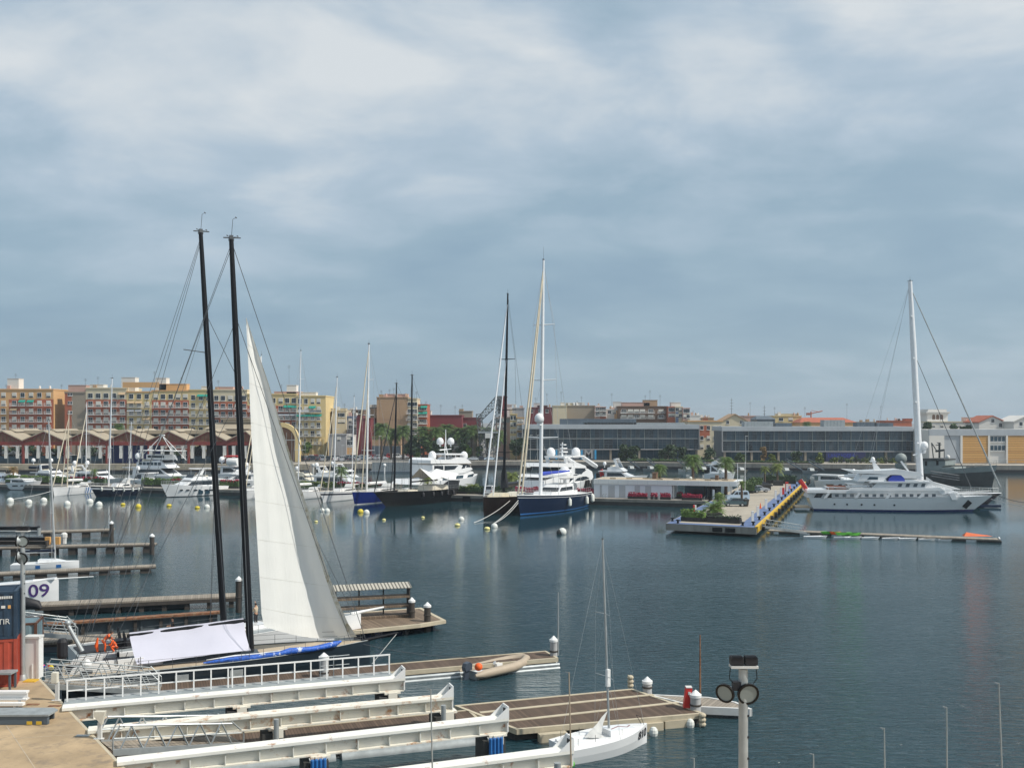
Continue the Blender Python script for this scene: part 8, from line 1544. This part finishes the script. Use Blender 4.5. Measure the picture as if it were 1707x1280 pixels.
def jetty(label, pa, pb, z, wd, npile, mt='wood_grey', h=.3, name='jetty', piles='darkwood', z0=-1, skip=0, pr=.35, skirt=0):
    a, b = P(*pa, z), P(*pb, z); d = (b-a); L = d.length; t = thing(name, label, 'jetty', Vector((a.x, a.y, 0)), math.atan2(d.y, d.x), 'jetties on the left'); m = MB(); m.box(0, L, 0, wd, z-.14, z); m.build('deck', M[mt], t); m = MB(); m.box(0, L, -.05, .12, z-h, z-.142); m.box(0, L, wd-.12, wd+.05, z-h, z-.142); m.build('side_beam', M['darkwood'], t)
    if skirt: m = MB(); m.box(.5, L*skirt, wd*.55, wd*.75, -.4, z-h-.01); [m.box(k*2.1+.6, k*2.1+.75, wd*.4, wd*.549, -.4, z-h-.01) for k in range(int(L*skirt/2.1))]; m.build('skirt', M['cranegrey'], t)
    for k in range(npile): x = L*(k+.5+skip)/npile; m = MB(); m.box(x-pr, x+pr, .1, wd-.1, z0, z-h); m.build('float' if pr > .4 else 'pile', M[piles], t)
    return t
jetty('uppermost wooden jetty on the left, behind the stacked dark beams', (62, 886.5), (190, 882.5), 1.0, 2.0, 4, pr=.5); jetty('long wooden jetty on dark piles, second of the left jetties', (-25, 913), (259, 906.5), 1.1, 1.6, 9, pr=.42); jetty('low wooden jetty just behind the small white yacht, third of the left jetties', (-25, 957), (260, 943), .75, 1.5, 8, pr=.55)
jetty('long dark sided jetty behind the tarpaulin, ending at the pile between the masts', (58, 1009), (404, 993), 1.0, 1.9, 9, h=.45, pr=.2, skirt=.72); t = jetty('rusty railed dark jetty between the long dark sided jetty and the racing yachts', (70, 1040), (372, 1019), 1.35, .7, 7, 'rust', .2, pr=.12, skirt=.97)
a, b = P(60, 1062, .6), P(745, 1037, .6)
jetty('low grey jetty directly behind the white racing yacht', (55, 1072), (560, 1047), .7, 2.2, 8, pr=.8, piles='metaldark'); w = [P(560, 1050, .95), P(690, 1046, .95), P(744, 1036, .95), P(700, 1014, .95), P(560, 1022, .95)]
w = [P(562, 1055, .8), P(700, 1041, .8), P(743, 1034, .8), P(702, 1013, .8), P(562, 1023, .8)]; dock('dock_platform', 'weathered wooden platform under the roofed rack, right of the sail', w, .8, 'wood_old', .2, 'creamedge', .3)
for i in range(3): p = P(602+i*52, 1066-i*7.5, 0); m = MB(); m.box(p.x-.75, p.x+.75, p.y-.1, p.y+2.2, -.3, .57); solo('dock_float', m, M['navy'], 'dark float under the weathered platform, '+('left', 'middle', 'right')[i]+' one', 'float', 'floats under the weathered platform')
def rack():
    a, b = P(560, 1034, .82), P(683, 1027, .82); d = b-a; L = d.length; t = thing('roofed_rack', 'open wooden storage rack with a corrugated roof and three shelves, right of the sail', 'rack', a, math.atan2(d.y, d.x)); hh = 2.45; D = 1.0
    m = MB(); m.add([(-.1, -.2, hh-.15), (L+.15, -.2, hh-.15), (L+.15, D+.15, hh+.1), (-.1, D+.15, hh+.1), (-.1, -.2, hh-.1), (L+.15, -.2, hh-.1), (L+.15, D+.15, hh+.15), (-.1, D+.15, hh+.15)], [(3,2,1,0), (4,5,6,7), (0,1,5,4), (1,2,6,5), (2,3,7,6), (3,0,4,7)]); m.build('roof', M['corrugated'], t)
    for z in (.08, .85, 1.6): m = MB(); m.box(0, L, -.05, D, z, z+.07); m.box(0, L, -.09, -.052, z-.08, z+.08); m.build('shelf', M['wood_old'], t)
    for k in range(4): x = L*k/3; m = MB(); m.box(x-.05, x+.05, D-.06, D+.04, 0, hh); m.box(x-.04, x+.04, .0, .08, 0, hh-.16) if k in (0, 3) else None; m.build('post', M['darkwood'], t)
    m = MB(); m.box(L-.02, L+.03, .081, D-.07, 0, hh-.1); m.build('end_panel', M['darkwood'], t)
rack()
p = P(0, 905, 0); y = 128
for i, (x1, py, c) in enumerate(((63, 879, 'matblack'), (72, 886, 'galvdull'), (96, 897, 'matblack'), (100, 903, 'darkwood'))):
    t = thing('steel_beam', ('topmost', 'second', 'third', 'lowest')[i]+' of the dark steel beams stacked at the left edge behind the jetty', 'beam', Vector((XX(-30, y), y-i*1.2, ZZ(py+5, y-i*1.2))), 0, 'dark stacked beams'); l = XX(x1, y)-XX(-30, y); m = MB(); m.box(0, l, -.3, .3, 0, .08); m.box(0, l, -.05, .05, .08, .42); m.box(0, l, -.3, .3, .42, .5); m.build('beam_body', M[c], t); m = MB(); m.box(l-.03, l+.12, -.32, .32, -.1, .8 if i == 1 else .55); m.build('end_plate', M[c], t)
for i, px in enumerate((80, 96)): m = MB(); q = Q(px, 907, 125); m.box(q.x-.3, q.x+.3, q.y-.2, q.y+.2, q.z, q.z+.9); solo('orange_bracket', m, M['orangewall'], 'small orange steel bracket by the stacked beams, '+('left', 'right')[i]+' one', 'bracket', 'orange brackets')
q = P(107, 906, 1.1); m = MB(); m.lathe(q, [(.3, 0), (.3, .5), (.32, .5), (.32, .8)], 8); m.lathe(q+Vector((0, 0, .8)), [(.4, 0), (.4, .4), (.2, .6)], 8); solo('marker_post', m, M['offwhite'], 'small white and black marker post at the end of the stacked beams', 'post')
s = Boat('small_sailing_yacht', 'small white sailing yacht with blue hull patches by the third left jetty', 'sailing yacht', P(20, 952), P(132, 948.5)).shape(2.4, 1.0, .8, .4, .0, .0, .7, 2.0, .85); s.hull(['gel', 'gel'], [(-.01, 0), (.5, 0), (1, 0)], n=16); s.deck('white', .03)
s.mast(92, (81, 700), .11, 'lightwire', (.35, .65), .04, wire='lightwire', wr=.012, topext=.5); s.house([(s.L*.4, .9), (s.L*.8, .95), (s.L*.65, 1.2), (s.L*.4, 1.25)], .7, 'gel', kx=-.06); s.boom(3.3, 1.1, .08, 'alu', 'navy', .18)
m = MB(); [m.add([s.pt(q, -1, zz)[:1]+(s.pt(q, -1, zz)[1]-.02,)+(zz,) for q, zz in ((q0, .35), (q0+.07, .35), (q0+.07, .7), (q0, .7))], [(0,1,2,3)]) for q0 in (.38, .68)]; m.open = True; m.build('blue_patch', M['midblue'], s.t)
s = Boat('racing_boat', 'white racing boat with the purple number 09 on its tall flat bow', 'racing boat', P(-75, 1006.5), P(98, 1001.5)).shape(1.6, 2.05, 1.45, .4, .0, 0, .9, 3.2, .95, 1.0, .6); s.hull(['gel', 'gel'], [(-.01, 0), (.5, 0), (1, 0)], n=18); s.deck('white', .02); m = MB(); m.path([(s.L*.75, 0, 1.95), (s.L+3.0, 0, 2.15)], [.10, .05], 6); m.build('bowsprit', M['white'], s.t); m = MB(); m.extr([(0, 1.5), (s.L*.82, 2.0), (s.L*.97, 2.15), (s.L*.97, 2.05), (0, 1.35)], -.5, .5); m.build('foredeck', M['gel'], s.t)
hull_text(s, '09', 1.6, s.xat(68), 1.05, M['purple'], .015, 1.1)
q = Q(52, 1010, 84); m = MB(); m.path([q+Vector((-2.5, 0, .1)), q+Vector((-.5, 0, .25)), q+Vector((.5, 0, .1)), q+Vector((.8, 0, -.2))], [.5, .55, .4, .15], 8); solo('boat_keel_cover', m, M['matblack'], 'dark rounded cover lying on the jetty under the boat numbered 09', 'cover', smooth=50)
s = Boat('sport_boat', 'white sport boat numbered 810 with a grey mast, tied to the broad dock', 'sailing boat', P(934, 1266), P(1078, 1237)).shape(2.4, 1.0, .72, .3, .0, .0, .88, 2.1, .86, 1.3, .4); s.hull(['gel', 'gel'], [(-.01, 0), (.5, 0), (1, 0)], n=20); s.deck('white', .02, .0, 1.0); L = s.L
s.mast(1015.5, (1004.5, 899), .06, 'galv', (.30, .62), .085, wire='lightwire', wr=.007, topext=.55, taper=.7, shrouds=True, fore=.97, spm='alu')
m = MB(); Tm = s.mA.lerp(s.mT, .25); m.box(Tm.x-.09, Tm.x+.09, -.09, .09, Tm.z, Tm.z+.85); m.build('mast_wrap', M['white'], s.t)
s.house([(L*.50, .78), (L*.86, .92), (L*.76, 1.02), (L*.5, 1.12)], .55, 'gel', kx=-.10)
m = MB(); m.box(L*.04, L*.44, -.42, .42, .715, .74); m.build('cockpit_floor', M['offwhite'], s.t); m = MB(); m.box(L*.02, L*.46, .46, .62, .72, .84); m.box(L*.02, L*.46, -.62, -.46, .72, .84); m.build('side_deck', M['gel'], s.t)
m = MB(); m.open = True; tp = Vector((s.mx-.08, 0, 2.0)); e = Vector((L*.27, 0, .86)); m.grid([[tp.lerp(Vector((L*.40, sg*.42, .85)), abs(sg)).lerp(e, f_)+Vector((0, .04*math.sin(f_*9), 0)) for sg in (-1, -.5, 0, .5, 1)] for f_ in (0, .25, .5, .75, 1)]); m.build('boom_cover', M['canvas'] if False else M['offwhite'], s.t, smooth=60)
m = MB(); [m.tube((L*.95, sg*.12, .98), (L*.9, sg*.2, 1.45), .015, n=4) for sg in (-1, 1)]; m.tube((L*.9, -.2, 1.45), (L*.9, .2, 1.45), .015, n=4); [m.tube((L*q, sg*.8*(1-q*.4), .8), (L*q, sg*.8*(1-q*.4), 1.15), .012, n=4) for q in (.1, .3, .62) for sg in (-1, 1)]; m.tube((0, 0, .5), (-.35, 0, -.1), .03); m.tube((0, .3, .8), (.6, .1, .9), .02); m.build('deck_fittings', M['matblack'], s.t)
m = MB(); m.path([(L*.55, -.2, 1.1), (L*.68, .15, 1.05), (L*.75, -.1, 1.02), (L*.82, .2, .98)], .025, 5); m.build('red_line', M['antifoul'], s.t)
hull_text(s, '810', .60, s.xat(1064), .62, M['matblack'], .006)
m = MB(); p = P(962, 1275, .0); m.ball((p.x-.3, p.y, .05), .2, 8); solo('green_buoy', m, M['green'], 'bright green float under the stern of boat 810', 'float')
s = Boat('inflatable_boat', 'beige inflatable boat with a grey outboard motor beside the long narrow dock', 'inflatable boat', P(786, 1130), P(877, 1110)); L = s.L; t = s.t
m = MB(); m.path([(-.35, -.8, .34), (L*.1, -.82, .36), (L*.6, -.85, .40), (L*.82, -.62, .48), (L*.97, -.2, .58), (L*.97, .2, .58), (L*.82, .62, .48), (L*.6, .85, .40), (L*.1, .82, .36), (-.35, .8, .34)], [.10, .28, .29, .28, .26, .26, .28, .29, .28, .10], 10); m.build('tube', M['hypalon'], t, smooth=60)
m = MB(); m.extr([(0, .05), (L*.6, .05), (L*.9, .4), (L*.6, .28), (0, .22)], -.62, .62); m.build('floor', M['sand'], t); m = MB(); m.extr([(-.02, -.12), (L*.6, -.12), (L*.92, .3), (L*.6, .045), (-.02, .045)], -.5, .5); m.build('keel', M['offwhite'], t)
m = MB(); m.box(L*.42, L*.52, -.2, .2, .23, .62); m.lathe((L*.41, 0, .68), [(.12, -.01), (.13, 0), (.12, .01)], 10, axis=(-1, 0, .6)); m.build('console', M['white'], t); m = MB(); m.box(-.08, 0, -.6, .6, -.1, .5); m.build('transom', M['galvdull'], t)
m = MB(); m.extr([(-.62, .55), (-.1, .60), (-.08, .95), (-.25, 1.1), (-.55, 1.02), (-.66, .8)], -.19, .19); m.extr([(-.5, .55), (-.25, .55), (-.3, -.1), (-.62, -.3), (-.75, -.25)], -.08, .08); m.build('outboard_motor', M['engine'], t, smooth=20); m = MB(); m.ball((.35, -.28, .72), .26, 12); o = m.build('orange_float', M['orange'], t, smooth=60)
def flood(label, px, yt, y, zb, heads, r=.13):
    x = XX(px, y); t = thing('floodlight_post', label, 'floodlight post', (x, y, zb), 0, 'floodlight posts on the quay'); zt = ZZ(yt, y)-zb; m = MB(); m.tube((0, 0, 0), (0, 0, zt-.1), r*1.05, r*.95, 14); m.lathe((0, 0, 0), [(r*2, 0), (r*2, .05), (r*1.2, .3)], 10); m.build('post', M['galv'], t, smooth=50)
    m = MB(); m.box(-.34, .36, -.16, .16, zt-.06, zt); m.build('top_plate', M['offwhite'], t); m = MB()
    for a, b in ((-.34, -.01), (.03, .35)): m.box(a, b, -.13, .13, zt+.02, zt+.2); [m.box(a+.02+k*.045, a+.035+k*.045, -.15, .15, zt+.2, zt+.235) for k in range(7)]
    m.build('ballast_box', M['matblack'], t)
    m = MB(); [m.path([(sg*.33, 0, zt-.02), (sg*.36, 0, zt-.35), (sg*.15, -.05, zt-.6)], .012, 4) for sg in (-1, 1)]; m.build('cable', M['black'], t)
    for (hx, hz, ax, rr) in heads:
        c = Vector((hx, -.12, zt-hz)); ax = Vector(ax).normalized(); m = MB(); m.lathe(c-ax*.36, [(.05, 0), (.07, .1), (rr*.45, .14), (rr*.8, .25), (rr, .36)], 16, axis=ax); b = m.build('reflector', M['galv'], t, smooth=50)
        m = MB(); m.lathe(c-ax*.02, [(rr*.86, .0), (rr*.86, .05), (rr*1.06, .05), (rr*1.06, -.02)], 20, axis=ax); m.build('rim', M['black'], b); m = MB(); m.lathe(c+ax*.0, [(.001, 0), (rr*.86, .012)], 16, axis=ax); m.build('lens', M['shipgrey'], b); m = MB(); m.tube(c-ax*.3, (0, 0, c.z+.05), .04, n=6); m.build('bracket', M['matblack'], b)
    m = MB(); m.box(-.28, -.08, -.1, .1, zt-.62, zt-.42); m.build('junction_box', M['matblack'], t)
    for k in range(5): m = MB(); m.cbox((r*.9, -.06, zt-1.3-k*.55), (.05, .05, .05)); m.build('step_bolt', M['matblack'], t)
flood('grey floodlight post with two round lamps in the bottom right of the photo', 1239, 1108, 26.5, 2.0, [(-.50, .70, (-.75, -1, -.25), .24), (.10, .72, (.12, -1, -.2), .27)], .125)
flood('grey floodlight post beside the stacked containers at the left edge', 38, 884, 57, 2.0, [(-.28, .55, (-1, -.3, .1), .28), (.05, .60, (.3, -1, -.1), .30), (-.28, 1.4, (-1, -.4, .1), .28), (.0, 1.55, (-.1, -1, -.2), .32)])
def container(label, a, rz, l, w_, h, mt, txt=None, z=2.0, sign=None):
    t = thing('shipping_container', label, 'container', Vector((a.x, a.y, z)), rz, 'shipping containers on the near quay'); m = MB(); n = int(l/.28)
    pr = []                                                   # corrugated long side, local x runs to the left end (negative)
    for k in range(n): x = -.15-k*(l-.3)/n; pr += [(x, .0 if k % 2 else .05)] ; pr += [(x-(l-.3)/n*.7, .0 if k % 2 else .05)]
    vs = [(x, y, .15) for x, y in pr]+[(x, y, h-.15) for x, y in pr]; q = len(pr); m.add(vs, [(i, i+1, i+1+q, i+q) for i in range(q-1)]); m.box(-l+.1, -.1, .07, w_-.05, .12, h-.12); m.build('side_wall', M[mt], t)
    m = MB(); [m.box(x-.08, x+.08, y-.08, y+.08, 0, h) for x in (-l+.06, -.06) for y in (.05, w_-.05)]; [m.box(-l+.145, -.145, y-.055, y+.055, z_, z_+.13) for y in (.05, w_-.05) for z_ in (.01, h-.14)]; [m.box(x-.055, x+.055, .14, w_-.14, z_, z_+.13) for x in (-l+.06, -.06) for z_ in (.01, h-.14)]; m.build('frame', M[mt if mt != 'contgrey' else 'contedge'], t)
    m = MB(); m.box(-.1, -.02, .14, w_-.14, .14, h-.14); [m.tube((.0, w_*f_, .15), (.0, w_*f_, h-.15), .03, n=5) for f_ in (.3, .42, .58, .7)]; m.build('door', M[mt], t); m = MB(); [m.box(-l+.2, -.2, .14+k*(w_-.3)/8, .14+k*(w_-.3)/8+.12, h-.06, h-.01) for k in range(8)]; m.box(-l+.15, -.15, .12, w_-.12, h-.12, h-.061); m.build('roof', M[mt], t)
    for (tx, sz, x, zz) in (txt or ()): text(tx, sz, M['offwhite'], t, facing(INV[t.name].inverted() @ Vector((x, -.03, zz)), (math.cos(rz), math.sin(rz), 0)))
    return t
ca = Vector((XX(27.5, 55.6), 55.6, 0)); CR = R(19)
container('rust red shipping container at the bottom of the stack by the left floodlight post', ca, CR, 6.06, 2.44, 2.59, 'contred', z=2.0); t = container('dark blue shipping container marked TIR on top of the rust red one', ca, CR, 6.06, 2.44, 2.59, 'contblue', [('TIR', .42, -.62, .95)], z=4.6)
m = MB(); m.box(-.75, -.55, -.035, -.02, 1.68, 1.83, 0); m.box(-.42, -.28, -.035, -.02, 1.66, 1.84, 1); [m.box(-.9+k*.09, -.84+k*.09, -.035, -.02, 2.2, 2.34, 0) for k in range(8)]; m.build('marking', [M['offwhite'], M['orangewall']], t)
w_ = Vector((XX(20, 62.5), 63.5, 0)); container('grey blue small container behind the white cabinet', Vector((XX(61, 63), 63, 0)), R(15), 3.0, 2.2, 2.0, 'contgrey', z=2.0)
y = 57.3; m = MB(); x0, x1 = XX(40, y), XX(65.5, y); t = thing('white_cabinet', 'tall white cabinet with a raised frame beside the left floodlight post', 'cabinet', ((x0+x1)/2, y, 2)); w2 = (x1-x0)/2; m.box(-w2, w2, 0, .5, 0, 2.25); m.build('body', M['white'], t); m = MB(); m.box(w2-.16, w2-.02, -.05, -.002, 0, 2.3); m.box(-w2, w2+.03, -.08, .53, 2.252, 2.36); m.box(.0, .05, -.05, -.002, 0, .8); m.build('trim', M['offwhite'], t)
for px, yb, yt, lb in ((94, 1167, 1120, 'white box on a post at the quay edge by the start of the railing'), (165, 1231, 1185, 'slanted white box on a post at the quay edge by the nearest gangway')):
    p = P(px, yb, 2); t = thing('control_post', lb, 'control box', p); h_ = (yb-yt)*p.y/F; m = MB(); m.box(-.05, .12, -.05, .1, 0, h_-.5); m.box(-.22, .22, -.1, .1, -.0, .03); m.build('post', M['offwhite'], t); m = MB(); m.box(-.2, .08, -.16, .12, h_-.52, h_) if px < 100 else m.add([(-.2, -.1, h_-.2), (.15, -.1, h_-.6), (.15, .15, h_-.6), (-.2, .15, h_-.2), (-.2, -.1, h_), (.3, -.1, h_), (.3, .15, h_), (-.2, .15, h_)], [(3,2,1,0), (4,5,6,7), (0,1,5,4), (1,2,6,5), (2,3,7,6), (3,0,4,7)]); m.build('control_box', M['cream'], t)
t = thing('beam_rack', 'two white painted steel beams resting on a short stand at the left edge', 'steel beams', P(20, 1176, 2)); m = MB(); m.box(-3, .72, .0, .35, .62, .72); m.box(-3, .72, .14, .21, .35, .62); m.box(-3, .72, 0, .35, .28, .35); m.build('beam', M['white'], t); m = MB(); m.box(-3, .75, -.45, -.15, .12, .26); m.build('beam', M['white'], t); m = MB(); m.box(.25, .37, -.4, .3, 0, .119); m.box(.27, .35, .1, .24, .12, .279); m.build('stand', M['offwhite'], t)
t = thing('loading_ramp', 'low dark green steel ramp lying on the quay at the left edge', 'ramp', P(30, 1207, 2)); m = MB(); m.prism([(-3, -.2), (1.5, -.1), (1.55, .8), (1.2, 1.1), (-3, 1.1)], .42, .5); m.build('plate', M['galvdull'], t); m = MB(); m.prism([(-3, -.15), (1.42, -.05), (1.45, .1), (-3, 0)], .02, .415); m.box(-3, 1.3, .9, 1.0, .02, .415); m.build('side_beam', M['metaldark'], t); m = MB(); [m.box(x, x+.25, -.19, -.165, .05, .2) for x in (.5, .95)]; m.build('yellow_mark', M['pieryellow'], t)
t = thing('work_table', 'dark steel work table in front of the rust red container', 'table', P(4, 1150, 2)); m = MB(); m.box(-2, .5, -.1, .7, .85, .95); m.build('table_top', M['galvdull'], t); [MB().box(x-.05, x+.05, y_, y_+.09, 0, .849).build('leg', M['metaldark'], t) for x in (-1.8, .4) for y_ in (-.05, .55)]
p = P(52, 1135, 2.0); m = MB(); m.box(p.x-.35, p.x+.3, p.y-.25, p.y+.3, 2.0, 2.06); solo('orange_mat', m, M['pieryellow'], 'flat orange yellow plate on the quay before the white cabinet', 'mat')
for i, (px, py) in enumerate(((17, 1173), (55, 1174), (91, 1176.5), (138, 1226))): p = P(px, py, 2.0); m = MB(); m.box(p.x-.3, p.x+.3, p.y-.12, p.y+.12, 2.005, 2.03); solo('drain_cover', m, M['rust'] if i < 3 else M['galvdull'], 'rusty drain plate on the quay, '+('hidden under the white beams', 'second from the left', 'right one by the quay edge', 'grey one by the slanted control box')[i], 'drain cover', 'drain plates')
p = P(78, 1116, 1.9); m = MB(); [m.ball((p.x+dx, p.y+dy, 2.05), .16, 6, mi) for dx, dy, mi in ((-.2, 0, 0), (.15, .1, 0), (.3, -.1, 1), (-.35, .2, 2), (.0, -.2, 2))]; solo('coiled_gear', m, [M['red'], M['yellow'], M['bluecloth']], 'heap of red, yellow and blue gear bags at the head of the gangway', 'gear')
m = MB(); m.box(-1650, 1650, -90, 5200, -7, 62); h = m.build('haze', bpy.data.materials.new('haze')); h['kind'] = 'stuff'
hm = h.data.materials[0]; hm.use_nodes = True; hm.node_tree.nodes.clear(); N = hm.node_tree.nodes; o = N.new('ShaderNodeOutputMaterial'); v = N.new('ShaderNodeVolumePrincipled')
v.inputs['Color'].default_value = (0.80, 0.88, 0.96, 1); v.inputs['Density'].default_value = 0.00022; v.inputs['Anisotropy'].default_value = 0.3; hm.node_tree.links.new(v.outputs[0], o.inputs['Volume'])
for k, o in SRC.items(): bpy.data.objects.remove(o)
